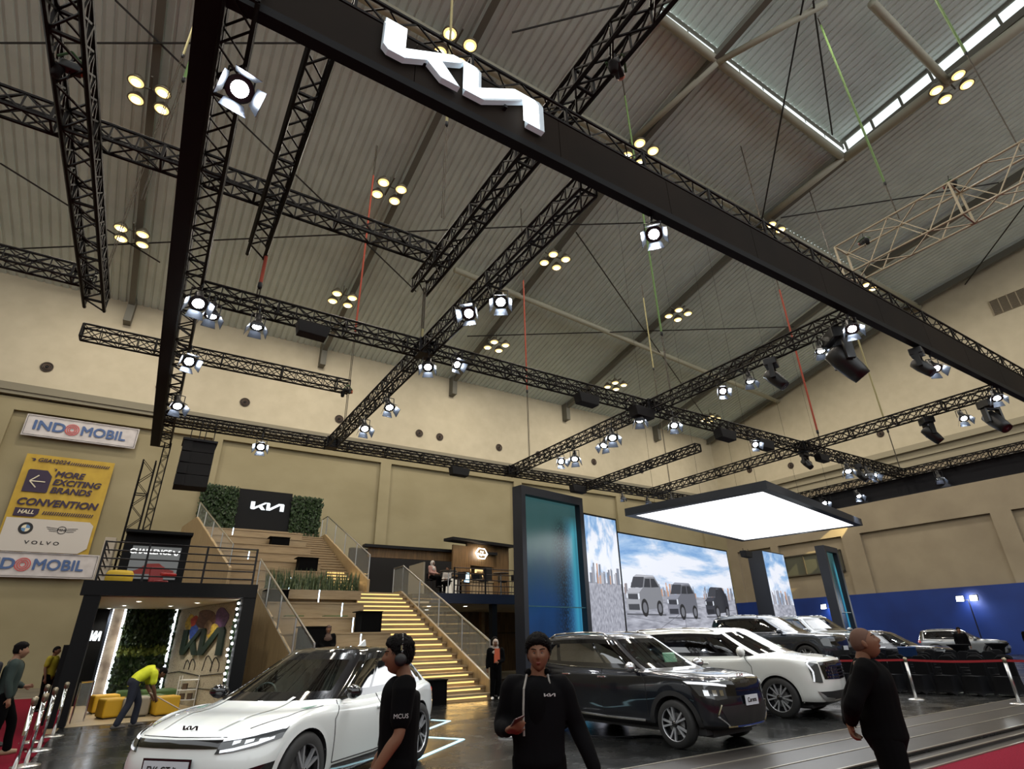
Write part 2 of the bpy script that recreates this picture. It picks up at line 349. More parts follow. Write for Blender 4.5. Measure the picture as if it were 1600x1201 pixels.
# high-bay clusters ------------------------------------------------------
def cluster():
    t = thing('high_bay_cluster', '', 'ceiling light')
    MB().cbox((0,0,.42),(1.5,.07,.07)).cbox((0,0,.42),(.07,1.5,.07)).tube((0,0,.42),(0,0,1.1),.03,6).build('hanger', M_RAFT, t)
    for sx in (-1,1):
        for sy in (-1,1):
            l = MB().lathe([(.10,.42),(.18,.3),(.32,.12),(.35,.0),(.32,.0)], 16, (sx*.5,sy*.5,0)).build('lamp', mat('lamp_housing', rgb(120,114,100), .4, .6), t, True)
            MB().lathe([(.31,.015),(.26,-.03),(.0,-.05)], 16, (sx*.5,sy*.5,0), cap=False, mi=0).lathe([(.19,-.052),(.0,-.06)], 14, (sx*.5,sy*.5,0), cap=False, mi=1).build('bulb', [M_LAMPW,M_LAMPWC], l, True)
    return t
c0 = cluster()
HBN = ['at top left, left of the long fascia','low over the left end of the back wall','centre left, between two upper trusses','low over the back wall left of the middle','behind the top of the lit sign','centre, right of the long diagonal truss','low behind the middle truss crossing','right of centre on the far slope','half hidden behind the fascia truss, middle','just above the middle truss','low, farthest back on the right','half hidden behind the fascia truss, right of middle','peeping over the right end of the fascia truss','under the tube by the glazed roof light']
for i,p in enumerate(HB_SEEN):
    o = c0 if i == 0 else dup(c0)
    o.location = p; o['label'] = 'cluster of four warm hall lamps, '+HBN[i]; o['group'] = 'four-lamp clusters under the roof'
# ================================================================== TRUSSES
def truss(name, a, b, w, h, label, bay=None, r=.03, rb=.0155, m=M_TRUSS, group=None, cat='truss', up=(0,0,1), style='X'):
    "box truss whose lower near chord runs a->b; w across, h up. a,b at the bottom centre line"
    a = Vector(a); b = Vector(b); d = b-a; L = d.length
    o = thing(name, label, cat, a, 0, group)
    X = d.normalized(); Zu = Vector(up); Yv = Zu.cross(X).normalized(); Zu = X.cross(Yv)
    M = Matrix((X,Yv,Zu)).transposed(); o.rotation_euler = M.to_euler()
    for sy in (-1,1):
        for z in (0,h):
            MB().tube((0,sy*w/2,z),(L,sy*w/2,z),r,6).build('chord', m, o)
    k = max(1, round(L/(bay or h*1.15))); s = L/k; mb = MB()
    def bar(p,q): mb.tube(p,q,rb,4,cap=False)
    for i in range(k+1):
        x = i*s
        full = i % 4 == 0
        if style == 'X' or full:
            for sy in (-1,1): bar((x,sy*w/2,0),(x,sy*w/2,h))
        if full:
            for z in (0,h): mb.tube((x,-w/2,z),(x,w/2,z),rb*1.6,4)
            for sy in (-1,1): mb.tube((x,sy*w/2,0),(x,sy*w/2,h),rb*2.0,4)
        if i < k:
            for sy in (-1,1):
                if style == 'X': bar((x,sy*w/2,0),(x+s,sy*w/2,h)); bar((x,sy*w/2,h),(x+s,sy*w/2,0))
                elif i % 2: bar((x,sy*w/2,0),(x+s,sy*w/2,h))
                else: bar((x,sy*w/2,h),(x+s,sy*w/2,0))
            for z in (0,h):
                if i % 2: bar((x,-w/2,z),(x+s,w/2,z))
                else: bar((x,w/2,z),(x+s,-w/2,z))
    mb.build('lacing', m, o)
    return o
GT = 'black box trusses of the stand'
Z0 = 8.2
truss('box_truss', (-.6,20.15,Z0), (28.9,20.15,Z0), .33,.33, 'long black truss across the rear of the stand, above the stairs', group=GT)
truss('box_truss', (-.3,11.6,Z0), (29.4,11.6,Z0), .33,.33, 'long black truss across the middle of the stand, passing four crossings', group=GT)
truss('box_truss', (-.46,4.7,Z0), (-.46,22.9,Z0), .33,.33, 'black truss along the left side, just inside the left fascia board', group=GT)
truss('box_truss', (4.8,5.05,Z0), (4.8,20,Z0), .33,.33, 'steep black truss running from under the lit sign back to the rear truss', group=GT)
truss('box_truss', (12.73,5.05,Z0), (12.73,20,Z0), .33,.33, 'black truss second in the row of front to back trusses, over the dark car', group=GT)
truss('box_truss', (21.28,5.05,Z0), (21.28,20,Z0), .33,.33, 'black truss third in the row of front to back trusses, over the lit canopy', group=GT)
truss('box_truss', (29.35,5.05,Z0), (29.35,20,Z0), .33,.33, 'black truss along the right side above the black drape', group=GT)
truss('box_truss', (16.9,13.2,8.0), (16.9,20.1,8.0), .28,.28, 'lighter black truss behind the second crossing, ending at the rear truss', group=GT)
truss('box_truss', (-1.0,4.99,9.19), (31,4.99,9.19), .34,.38, 'long black truss riding on top of the front fascia', group=GT, style='Z')
# upper rigging trusses
GU = 'upper rigging trusses'
truss('rigging_truss', (-2.85,4.0,10.3), (-2.85,17.4,10.3), .46,.46, 'heavy black rigging truss hanging at the far left, running front to back', r=.045, rb=.023, group=GU)
truss('rigging_truss', (-9,11.2,10.9), (4.9,11.2,10.9), .4,.4, 'black rigging truss running from the left edge to the middle, highest of the crosswise ones', r=.04, rb=.02, group=GU)
truss('rigging_truss', (.58,5.6,9.75), (.58,11.8,9.75), .36,.36, 'short black rigging truss hanging between left fascia and lit sign', r=.04, rb=.02, group=GU)
truss('rigging_truss', (4.75,-1.0,10.35), (4.75,12.1,10.35), .42,.42, 'black rigging truss passing over the fascia beside a green hoist', r=.042, rb=.021, group=GU)
truss('rigging_truss', (-3.4,20.1,10.55), (5.2,20.1,10.55), .34,.45, 'short black rigging truss hanging in front of the pale back wall', r=.034, rb=.018, group=GU)
truss('rigging_truss', (-9,16.4,10.5), (-2.9,16.4,10.5), .4,.4, 'black rigging truss coming in from the left edge, lower of the two there', r=.036, rb=.018, group=GU)
truss('rigging_truss', (27.5,-1,15.0), (27.5,2.2,15.0), .5,.5, 'small black truss corner at the far right edge', r=.04, rb=.02, group=GU)
truss('white_truss', (20.6,7.75,13.95), (20.6,-4,13.95), .9,1.35, 'white square lighting truss hanging near the glazed roof light', bay=1.0, r=.035, rb=.022, m=mat('truss_cream', rgb(170,158,132), .5), style='Z')
# vertical ladder truss at the rear left corner
truss('ladder_truss', (-.7,20.4,3.05), (-.7,20.4,7.0), .34,.3, 'upright black ladder truss standing on the left balcony', r=.024, rb=.012, up=(0,1,0))
truss('ladder_truss', (-.36,22.3,3.05), (-.36,22.3,8.2), .2,.2, 'slim upright black truss leg behind the left balcony sign', r=.02, rb=.01, up=(0,1,0))
# crossing blocks
for x,y,l in ((4.8,11.6,'left crossing below the hanging truss end'),(12.73,11.6,'middle crossing'),(21.28,11.6,'right crossing'),(4.8,20.1,'rear end of the steep diagonal truss'),(12.73,20.1,'rear end above the water screen')):
    mb = MB(); 
    for sx in (-1,1):
        for sy in (-1,1): mb.box(x+sx*.19-.03,y+sy*.19-.03,8.16,x+sx*.19+.03,y+sy*.19+.03,8.58)
    mb.box(x-.2,y-.2,8.17,x+.2,y+.2,8.21).box(x-.2,y-.2,8.52,x+.2,y+.2,8.56).box(x-.13,y-.13,8.25,x+.13,y+.13,8.5)
    tag(mb.build('corner_block', M_BLACK), 'black truss corner block at the '+l, 'truss block', 'truss corner blocks')

# fascia boards -----------------------------------------------------------
M_FASC = noisy(mat('fascia_board', rgb(40,31,21), .7, spec=.12), rgb(24,18,12), rgb(34,26,18), .5, 4, 0, 'Object', (1,1,1))
M_LIP = mat('fascia_lip', rgb(14,14,16), .6, spec=.15)
fa = thing('fascia_board', 'very long dark brown fascia board carrying the big lit three-letter sign', 'fascia', (0,4.93,8.2))
mb = MB(); x = -.8
while x < 31: mb.box(x,-.12,.14,min(x+2.44,31)-.01,.0,.95); x += 2.44
mb.build('board', M_FASC, fa)
MB().box(-.8,-.14,0,31,.02,.135).build('lip', M_LIP, fa)
fb = thing('fascia_board', 'dark fascia board along the left side of the stand, seen nearly edge on', 'fascia', (-.63,4.8,8.2))
MB().box(-.16,0,.1,0,18.1,.9).build('board', M_FASC, fb)
MB().box(-.27,0,-.02,.02,18.1,.1).build('lip', M_LIP, fb)
fc = thing('fascia_board', 'black drape panel hanging under the right side truss', 'fascia', (29.6,-2,7.42))
MB().box(0,0,0,.12,22.0,.78).build('board', mat('drape_black', rgb(12,13,20), .8), fc)
MB().box(-.03,0,.78,.12,22.0,.83).build('rail', M_STEEL, fc)
# big lit sign
s = thing('lit_sign', 'big white glowing three-letter logo sign on the front fascia', 'sign', (1.14,4.78,8.55))
sd = wordmark(.6, .09, 'letter_body', mat('letter_side', rgb(210,225,235), .4, 0, (.8,.95,1), .12), s, (0,-.09,0))
wordmark(.575, .004, 'letter_face', emis('sign_white', (.93,.98,1), 3), s, (.012,-.096,.012))
MB().cbox((.6,-.0,.2),(.05,.08,.05)).cbox((1.9,-.0,.2),(.05,.08,.05)).build('bracket', M_BLACK, s)
# cables and hoists ---------------------------------------------------------
def cable(x, y, z0, z1, col, label, r=.018, sling=None, fork=0, w=None):
    t = thing('rigging_cable', label, 'cable', (x,y,z0), 0, 'chains and slings holding the trusses')
    m = MB(); zf = z0+(fork or 0)
    if fork: m.tube((-.16,0,0),(0,0,fork),r*.8,5).tube((.16,0,0),(0,0,fork),r*.8,5)
    m2 = MB().tube((-.025,0,fork or 0),(-.025,0,z1-z0),r*.7,5).tube((.025,0,fork or 0),(.025,0,z1-z0),r*.7,5)
    m2.build('chain', mat('chain_dark', rgb(60,52,40), .5, .5), t)
    if fork: m.build('bridle', M_BLACK, t)
    if sling: MB().tube((0,0,sling[0]-z0),(0,0,sling[1]-z0),.04,6).build('sling', mat('sling_'+col, {'red':rgb(150,58,36),'green':rgb(96,128,70),'tan':rgb(150,142,100)}[col], .8), t)
    MB().lathe([(.02,0),(.05,.04),(.05,.16),(.02,.2)],8,(0,0,(sling[0] if sling else z0+1.2)-z0-.1)).build('hook', M_BLACK, t, True)
    return t
for a in [(4.21,9.5,10.8,24.5,'tan','long tan sling above the rigging truss end',.018,(14,24),0),
          (5.2,20.1,8.55,24.0,'red','red sling over the rear truss left of the middle',.02,(13.2,22),0),
          (13.75,20.1,8.5,24,'red','red sling with forked end over the rear truss by the water screen',.02,(12.5,19),.7),
          (13.9,11.6,8.5,26,'green','pale green sling over the middle crossing',.02,(11.5,24),0),
          (22.75,11.6,8.5,26,'red','red sling over the right crossing',.02,(9.3,16.5),0),
          (29.3,11.6,8.5,26,'tan','thin sling at the rear right end of the stand',.02,(10.5,16),0),
          (22.9,20.1,8.55,22,'tan','forked chain over the rear truss at the canopy',.018,(16,21),.6),
          (.78,11.6,8.5,9.75,'red','short red chain pair below the left rigging truss end',.02,(8.9,9.7),0),
          (4.75,11.7,8.5,10.3,'tan','short black chain pair above the left crossing',.03,(8.6,9.0),0),
          (-2.85,17.2,10.75,24.5,'tan','thin chain at the far left truss end',.02,(21,23.5),0),
          (-1.9,12.6,10.9,24.5,'green','bright green sling at top left',.022,(15,20),0),
          (20.6,5.6,15.3,27,'green','green sling holding the white truss',.022,(17,26.5),0),
          (20.6,2.0,15.3,27,'green','yellow green sling under the right lamp cluster',.022,(20,26.5),0)]:
    cable(a[0],a[1],a[2],a[3],a[4],a[5],a[6],a[7],a[8])
def hoist(p, label, col, rz=0):
    t = thing('chain_hoist', label, 'hoist', p, rz, 'chain hoists on the upper trusses'); t.scale = (.6,.6,.6)
    bevel(MB().cbox((0,0,0),(.5,.26,.28)).build('motor_body', mat('hoist_black', rgb(24,24,22), .4), t), .03)
    MB().lathe([(.12,-.1),(.13,0),(.12,.1)],12,(.25,0,0),'X').build('end_cap', mat('hoist_'+col, {'orange':rgb(170,84,44),'red':rgb(120,40,34)}[col], .5), t, True)
    MB().tube((0,0,.1),(-.1,0,.5),.02,6).tube((0,0,-.1),(.02,0,-.45),.015,6).build('hook', M_BLACK, t)
    MB().tube((-.3,-.22,.02),(-.05,-.24,.34),.035,6).tube((-.05,-.24,.34),(.3,-.16,.05),.035,6).tube((-.3,.22,.02),(.25,.2,.05),.035,6).build('sling', mat('sling_dkgreen', rgb(52,84,44), .8), t)
    MB().lathe([(.10,-.4),(.15,-.1),(.13,0)],10,(-.25,.05,-.05)).build('chain_bag', mat('bag_black', rgb(20,20,20), .9), t, True)
    return t
hoist((4.95,4.2,10.35), 'green strapped chain hoist with an orange cap beside the lit sign truss', 'orange', .5)
hoist((-2.85,9.0,10.4), 'dark chain hoist where the two left rigging trusses cross', 'orange', 0)
hoist((20.6,3.9,15.55), 'black chain hoist with a chain bag on the white truss', 'red', 1.2)
hoist((20.6,6.9,15.2), 'dark chain hoist at the left end of the white truss', 'red', 1.2)
hoist((5.15,20.1,10.6), 'small green chain hoist at the free end of the short rigging truss', 'orange', 0)
# ================================================================== STAND: LEFT BALCONY AND LOUNGE
M_SOFF = mat('soffit_cream', rgb(206,190,158), .7)
M_PANELB = mat('panel_black', rgb(9,10,12), .6, spec=.2)
M_STONE = noisy(mat('stone_panel', rgb(140,122,100), .6), rgb(112,94,76), rgb(170,152,128), 3, 8)
M_GREEN = noisy(mat('leaf_green', rgb(28,50,18), .6), rgb(16,32,11), rgb(42,68,26), 9, 3)
M_GREEN2 = noisy(mat('leaf_lime', rgb(90,104,34), .6), rgb(64,84,26), rgb(120,130,50), 9, 3)
M_SOIL = mat('hedge_backing', rgb(14,18,10), .95)
bd = thing('balcony', 'black edged raised balcony over the green lounge at the left', 'balcony', (0,0,0))
MB().box(-1.28,17.4,2.76,2.66,17.62,3.1).build('edge_beam', M_PANELB, bd)
MB().box(-1.26,17.6,2.8,2.66,23.6,3.06).build('deck', M_PANELB, bd)
MB().box(-1.2,17.6,2.74,2.3,23.4,2.8).build('soffit', M_SOFF, bd)
MB().box(-1.2,17.42,0,-.86,17.78,2.76).build('pillar', M_PANELB, bd)
MB().box(2.34,17.42,0,2.66,17.9,2.76).build('pillar', M_PANELB, bd)
MB().box(-1.22,23.4,0,-.72,23.5,2.76).box(-1.24,18.6,0,-1.18,23.4,2.76).build('back_panel', M_PANELB, bd)
MB().box(-.72,23.38,0,-.36,23.5,2.76).build('stone_strip', M_STONE, bd)
MB().box(-.78,23.1,0,-.71,23.36,2.76).build('blade', M_NAVYL, bd)
MB().box(2.44,17.9,0,2.62,23.5,2.76).build('side_panel', M_PANELB, bd)
wordmark(.26, .02, 'logo', emis('logo_white', (.9,.97,1), 1.4), bd, (-.98,20.4,1.78), (0,0,radians(80)))
for x,z0,nm in ((-.70,.05,'thin'),(-.36,.25,'wide'),(1.1,.25,'wide')):
    wd = .012 if nm == 'thin' else .035
    tag(MB().box(x-wd,23.27,z0,x+wd,23.33,2.74).build('light_strip', M_LEDC), {-.70:'thin vertical white light line on the dark panel edge',-.36:'wide vertical white light tube left of the green wall',1.1:'wide vertical white light tube right of the green wall'}[x], 'light strip', 'vertical light strips in the lounge')
DL = [(-.82,22.9,'farthest left'),(-.4,21.24,'second from left'),(-.05,19.2,'nearest to the front on the left'),(.81,21.25,'in the middle'),(1.4,19.48,'rightmost')]
def downlight(x,y,z,label,group,p=14,r=.085):
    t = thing('downlight', label, 'downlight', (x,y,z), 0, group)
    MB().lathe([(r,0),(r+.02,-.012),(r+.025,0)],18).build('trim_ring', M_WHITE, t, True)
    MB().lathe([(r,-.004),(0,-.012)],18,cap=False).build('diffuser', emis('downlight_glow',(1,.95,.85),16), t)
    if p: light('SPOT','downlight_beam',(x,y,z-.05),p*6,(1,.93,.82),(0,0,0),.08,spot=130,blend=.9)
for x,y,s in DL: downlight(x,y,2.74,'round white downlight in the lounge ceiling, '+s,'lounge downlights')
# planting: many little leaves on a dark backing = one growth per panel
def leaves(name, x0,x1,y,z0,z1,n,m,label,cat='green wall',depth=.22,ax='y',size=.1,seed=1,extra=None,group=None):
    rnd = random.Random(seed); t = thing(name, label, cat, (0,0,0), 0, group)
    b = MB(); b.box(x0,y,z0,x1,y+.06,z1); b.build('backing', M_SOIL, t)
    lf = MB(); lf2 = MB()
    for i in range(n):
        u = rnd.uniform(x0,x1); v = rnd.uniform(z0,z1); d = rnd.random()**1.5*depth
        s = size*rnd.uniform(.6,1.4); e = Euler((rnd.uniform(-1.1,.3),rnd.uniform(-.6,.6),rnd.uniform(-1,1))).to_matrix()
        pts = [e@Vector(p) for p in ((0,0,0),(-.32*s,0,.45*s),(0,-.06*s,s),(.32*s,0,.45*s))]
        o = Vector((u,y-.02-d,v)); k = lf
        if extra and abs(v-extra)<.13: k = lf2
        k.add([o+p for p in pts],[(0,1,2),(0,2,3)])
    lf.build('foliage', m, t)
    if lf2.v: lf2.build('lime_foliage', M_GREEN2, t)
    return t
leaves('green_wall',-.3,1.05,23.36,.12,2.72,3800,M_GREEN,'dense green plant wall between two white light tubes in the lounge',extra=1.42,depth=.25,size=.13)
leaves('green_wall',1.15,1.5,23.36,.12,2.72,600,M_GREEN,'narrow strip of green plants right of the right light tube',depth=.2,size=.12,seed=4)
# painted stone mural standing at the right of the lounge
mu = thing('mural_wall', 'pale sketched mural wall with green three letter logo and coloured swirls', 'mural', (1.2,23.2,0), radians(-76.5))
M_MUR = mat('mural_paint', rgb(170,160,136), .8)
def mural_mat(m):
    N,L,b = NT(m)
    tc = N.new('ShaderNodeTexCoord'); mp = N.new('ShaderNodeMapping'); L.new(tc.outputs['Object'], mp.inputs['Vector'])
    n = N.new('ShaderNodeTexNoise'); n.inputs['Scale'].default_value = 2.2; n.inputs['Detail'].default_value = 3; n.inputs['Distortion'].default_value = 2.4; L.new(mp.outputs[0], n.inputs['Vector'])
    w1 = N.new('ShaderNodeMath'); w1.operation = 'MULTIPLY'; w1.inputs[1].default_value = 42; L.new(n.outputs['Fac'], w1.inputs[0])
    sn = N.new('ShaderNodeMath'); sn.operation = 'SINE'; L.new(w1.outputs[0], sn.inputs[0])
    r = N.new('ShaderNodeValToRGB'); r.color_ramp.elements[0].position = .10; r.color_ramp.elements[1].position = .30
    r.color_ramp.elements[0].color = (*rgb(70,64,54),1); r.color_ramp.elements[1].color = (*rgb(176,166,142),1)
    ab = N.new('ShaderNodeMath'); ab.operation = 'ABSOLUTE'; L.new(sn.outputs[0], ab.inputs[0]); L.new(ab.outputs[0], r.inputs['Fac'])
    L.new(r.outputs[0], b.inputs['Base Color'])
mural_mat(M_MUR)
MB().box(0,0,0,5.1,.1,2.73).build('painted_board', M_MUR, mu)
def blob(cx,cz,rx,rz_,seed,n=22):
    rr = random.Random(seed); ph = [rr.uniform(0,6.3) for _ in range(3)]
    return [(cx+rx*cos(a)*(1+.13*sin(3*a+ph[0])+.08*sin(5*a+ph[1])), cz+rz_*sin(a)*(1+.15*sin(2*a+ph[2]))) for a in [2*pi*i/n for i in range(n)]]
for k,(cx,cz,rx,rz_,c,nm) in enumerate([(1.3,2.25,.42,.3,rgb(214,176,50),'yellow'),(1.75,2.0,.36,.22,rgb(40,70,150),'blue'),(1.62,2.32,.3,.16,rgb(180,60,34),'red'),(2.6,2.34,.8,.3,rgb(104,70,52),'brown'),(3.9,2.3,.5,.34,rgb(88,52,92),'purple'),(3.45,1.96,.5,.2,rgb(190,160,60),'ochre'),(3.0,2.1,.3,.2,rgb(150,120,90),'tan')]):
    MB().prism(blob(cx,cz,rx,rz_,k), .004+.001*k, Matrix.Translation((0,-.008-.002*k,0))).build('swirl_'+nm, noisy(mat('swirl_'+nm, c, .7), c, tuple(v*.6 for v in c), 4, 2, 0, 'Object', (1,1,3), .4, .6), mu)
lg = wordmark(.86, .05, 'painted_logo', mat('logo_green', rgb(12,34,18), .6), mu, (1.0,-.07,1.34)); lg.scale = (.95,1,.85)
sk = MB()
for cx,r in ((1.8,.22),(2.25,.25),(3.5,.34),(4.1,.3)):
    pts = [(cx+r*cos(a)*(1+.1*sin(4*a)),-.012,.98+r*1.0*sin(a)*(1+.1*cos(3*a))) for a in [pi*1.1*i/9-.15 for i in range(10)]]; sk.path(pts,.012,4)
sk.path([(0.1,-.012,.8),(1.2,-.012,.88),(1.8,-.012,.86),(3.0,-.012,.8),(4.8,-.012,.9)],.012,4).path([(1.6,-.012,.45),(4.9,-.012,.5)],.01,4)
sk.build('sketch_line', mat('ink', rgb(30,28,24), .8), mu)
# creeper and string of bulbs on the right post
leaves('climbing_plant',2.30,2.5,18.2,.5,2.7,420,M_GREEN,'dark leaves climbing the right post beside the bulb string','plant',.15,size=.09,seed=8)
tb = thing('bulb_string', 'string of round white bulbs running down the right post of the lounge', 'string lights', (2.3,18.0,0))
MB().tube((0,0,.6),(0,0,2.72),.008,5).build('wire', M_BLACK, tb)
rr = random.Random(3)
for i in range(15): MB().lathe([(0,-.035),(.025,-.025),(.035,0),(.025,.025),(0,.035)],10,(rr.uniform(-.05,.05),0,.62+i*.145),cap=False).build('bulb', emis('bulb_glow',(.95,.97,1),12), tb, True)
# cube stools
def stool(x,y,col,cn,label,rz=0,s=.46,h=.44):
    t = thing('cube_stool', label, 'stool', (x,y,0), rz, 'coloured cube stools in the lounge')
    bevel(MB().box(-s/2,-s/2,.03,s/2,s/2,h).build('cushion', mat('stool_'+cn, col, .55), t), .05, 3)
    MB().box(-s/2+.05,-s/2+.05,0,s/2-.05,s/2-.05,.03).build('foot', M_BLACK, t)
YE = rgb(206,160,30); GR = rgb(60,88,34); GY = rgb(150,140,120)
stool(-.28,20.5,YE,'yellow','yellow cube stool farthest left in the lounge',.2,.6)
stool(-.02,18.9,YE,'yellow','yellow cube stool left of the stooping cleaner, nearer one',.3,.62)
stool(.42,18.8,GY,'grey','beige grey cube stool behind the legs of the cleaner',.1,.6)
stool(.78,19.3,GR,'green','dark green cube stool just right of the cleaner',.2,.55)
stool(1.08,18.6,YE,'yellow','yellow cube stool right of the cleaner beside the white rack',.2,.55)
stool(.25,21.9,GR,'green','dark green cube stool behind the left yellow ones',.1,.6)
stool(1.0,21.5,GR,'green','dark green cube stool below the right light tube',.1,.9)
# white metal rack
rk = thing('wire_rack', 'small white metal shelf rack in front of the mural', 'rack', (1.4,20.2,0), -.3)
mb = MB()
for sx in (0,.5):
    for sy in (0,.3): mb.tube((sx,sy,0),(sx,sy,.82),.012,6)
mb.build('frame', M_WHITE, rk)
for z in (.2,.45,.7): MB().box(0,0,z,.5,.3,z+.015).build('shelf', M_WHITE, rk)
for x,z in ((.12,.215),(.32,.215),(.15,.465)): MB().box(x-.06,.08,z,x+.06,.2,z+.15).build('box', mat('rack_box', rgb(90,70,50), .7), rk)
# chrome framed clear panel by the left pillar
ap = thing('acrylic_stand', 'clear acrylic stand with chrome frame by the left pillar', 'barrier', (-.8,17.9,0), radians(62))
MB().box(0,-.01,.02,.5,.01,.84).build('panel', mat('acrylic', (.8,.85,.85), .05, 0, alpha=.12), ap)
m = MB()
for x in (0,.5): m.tube((x,0,0),(x,0,.86),.02,8)
m.tube((0,0,.86),(.5,0,.86),.02,8); m.build('frame', M_CHROME, ap)
MB().box(-.1,17.3,-.0,.0,17.4,.0).v
tag(MB().box(-1.36,18.2,0,-.9,18.7,1.68).build('cabinet', M_PANELB), 'plain black cabinet standing left of the left pillar', 'cabinet')
# balcony railing
rl = thing('balcony_railing', 'black five bar railing along the left balcony edge', 'railing', (0,17.45,3.1))
for i,x in enumerate((-1.05,-.1,1.25,2.5)): MB().box(x-.025,-.02,0,x+.025,.02,.95).build('post', M_BLACK, rl)
for z in (.93,.73,.53,.33,.13): MB().tube((-1.05,0,z),(2.5,0,z),.018,6).build('rail', M_BLACK, rl)
for z in (.93,.73,.53,.33,.13): MB().tube((-1.05,0,z),(-1.05,5.2,z),.018,6).build('rail', M_BLACK, rl)
# balcony furniture and display
ds = thing('display_screen', 'black framed display on the left balcony reading CHALLENGE', 'screen', (-.78,20.2,3.06))
MB().box(0,.0,0,1.7,.12,1.66).build('housing', M_PANELB, ds)
MB().box(-.02,-.35,1.62,1.72,.1,1.7).build('hood', M_PANELB, ds)
M_SCRS = mat('screen_grey', rgb(60,62,64), .4, 0, rgb(120,122,120), .5)
MB().box(.24,-.012,.35,1.5,.0,1.28).build('picture', M_SCRS, ds)
text('CHALLENGE', .19, 'caption', emis('caption_white',(.9,.9,.88),1.2), ds, (.72,-.016,1.12), (pi/2,0,0), .002, bold=.007)
sh = MB(); sh.prism([(1.28,1.18),(1.33,1.18),(1.40,1.04),(1.35,1.04)],.004,Matrix.Translation((0,-.018,0))); sh.prism([(1.38,1.18),(1.43,1.18),(1.36,1.04),(1.33,1.04)],.004,Matrix.Translation((.06,-.018,0))); sh.build('caption_mark', emis('caption_white',(.9,.9,.88),1.2), ds)
MB().prism([(.35,.55),(.5,.62),(.7,.78),(1.0,.80),(1.2,.66),(1.42,.6),(1.42,.5),(.35,.48)],.004,Matrix.Translation((0,-.016,0))).build('pictured_car', mat('pic_red', rgb(120,40,34), .5, 0, rgb(120,40,34), .3), ds)
pf = MB().lathe([(.28,0),(.31,.06),(.31,.3),(.27,.37),(.0,.38)],20).build('pouf', mat('pouf_yellow', rgb(206,170,40), .6), None, True); pf.location = (-.62,18.4,3.06); tag(pf,'round yellow pouf on the left balcony','pouf')
ch = thing('racing_seat', 'red racing simulator seat in front of the balcony display', 'seat', (.28,18.9,3.06), .3); ch.scale = (.72,.72,.66)
M_RED = mat('seat_red', rgb(130,16,20), .45)
bevel(MB().box(-.28,-.3,.08,.28,.25,.3).build('seat', M_RED, ch), .05, 3)
o = bevel(MB().cbox((0,.34,.55),(.5,.14,.75),rot=(-.2,0,0)).build('backrest', M_RED, ch), .05, 3)
bevel(MB().cbox((.1,-.62,.5),(.5,.3,.12),rot=(.2,0,0)).build('wheel_stand', mat('seat_red2', rgb(180,40,36), .4), ch), .03)
MB().box(-.3,-.7,0,.3,.3,.08).build('base', M_BLACK, ch)
tag(MB().box(-1.24,19.7,3.06,-.98,21,4.46).build('partition', mat('partition_white', rgb(190,180,160), .8)), 'small white partition end at the left of the balcony', 'partition')
# line-array loudspeaker
sp = thing('speaker_array', 'big black covered loudspeaker array hanging left under the rear truss', 'loudspeaker', (.55,19.6,6.15))
mb = MB()
for k in range(4):
    z = 1.45-k*.37; mb.prism([(-.46,z-.37),(.46,z-.35-.0),(.46,z),(-.46,z-.01)], .7)
    mb.box(-.47,-.03,z-.36,-.2,.0,z-.03)
mb.build('cabinet', mat('speaker_black', rgb(8,8,10), .8), sp)
MB().box(-.5,-.06,1.43,.5,.75,1.5).build('fly_frame', M_BLACK, sp)
m = MB()
for x in (-.3,-.05,.12,.38): m.tube((x,.4,1.5),(x,.5,2.3),.015,5)
m.build('chain', M_BLACK, sp)

# ================================================================== AMPHITHEATRE STAIRS
stp = thing('staircase', 'wide wooden staircase with glowing yellow step edges, lower flight', 'stairs', (0,0,0))
R1, T1 = .1725, .39
def flight(root, n, x0, x1, y0, z0, rise, run, led=True, skipx=None):
    for i in range(n):
        y = y0+i*run; z = z0+(i+1)*rise; xa = skipx(i) if skipx else x0
        MB().box(xa,y,z-rise-.0,x1,y+run+.02,z-.055).box(xa,y-.035,z-.055,x1,y+run+.02,z).build('step', M_WOODF, root)
        if led: MB().box(xa+.04,y-.014,z-.10,x1-.16,y-.001,z-.055).build('light_line', M_LEDW, root)
flight(stp, 20, 7.72, 9.3, 16.0, 0, R1, T1, True, lambda i: 7.72 if i < 3 else (7.35 if i < 10 else 7.1))
# under-step glow: one strip lamp per few steps, where the real light lines are
for i in range(0,20,2):
    light('AREA','step_glow',(8.5,16.0+i*T1-.05,(i+1)*R1-.07),1.3,(1,.62,.22),(radians(-40),0,0),1.3,sizey=.03)
ld = MB().box(3.6,23.8,3.2,9.3,25.0,3.45).build('landing', M_WOODF); tag(ld, 'wooden landing between the lower and upper flight of stairs', 'landing')
st2 = thing('staircase', 'upper flight of the wooden stairs leading to the black logo wall', 'stairs', (0,0,0))
flight(st2, 7, 6.75, 8.05, 25.0, 3.45, .1725, .40, True); flight(st2, 14, 6.75, 8.05, 27.8, 3.45+7*.1725, .1725, .40, False)
for i in range(0,7,3): light('AREA','step_glow',(7.4,25.0+i*.4-.05,3.45+(i+1)*.1725-.07),2.2,(1,.62,.22),(radians(-40),0,0),1.1,sizey=.03)
tp = MB().box(1.4,33.4,6.8,8.3,36.5,7.07).build('top_platform', M_WOODF); tag(tp,'wooden top platform in front of the black logo wall','platform')
def interp(z,a,b,za,zb): return a+(b-a)*(z-za)/(zb-za)
TG = 'wooden seating tiers beside the stairs'
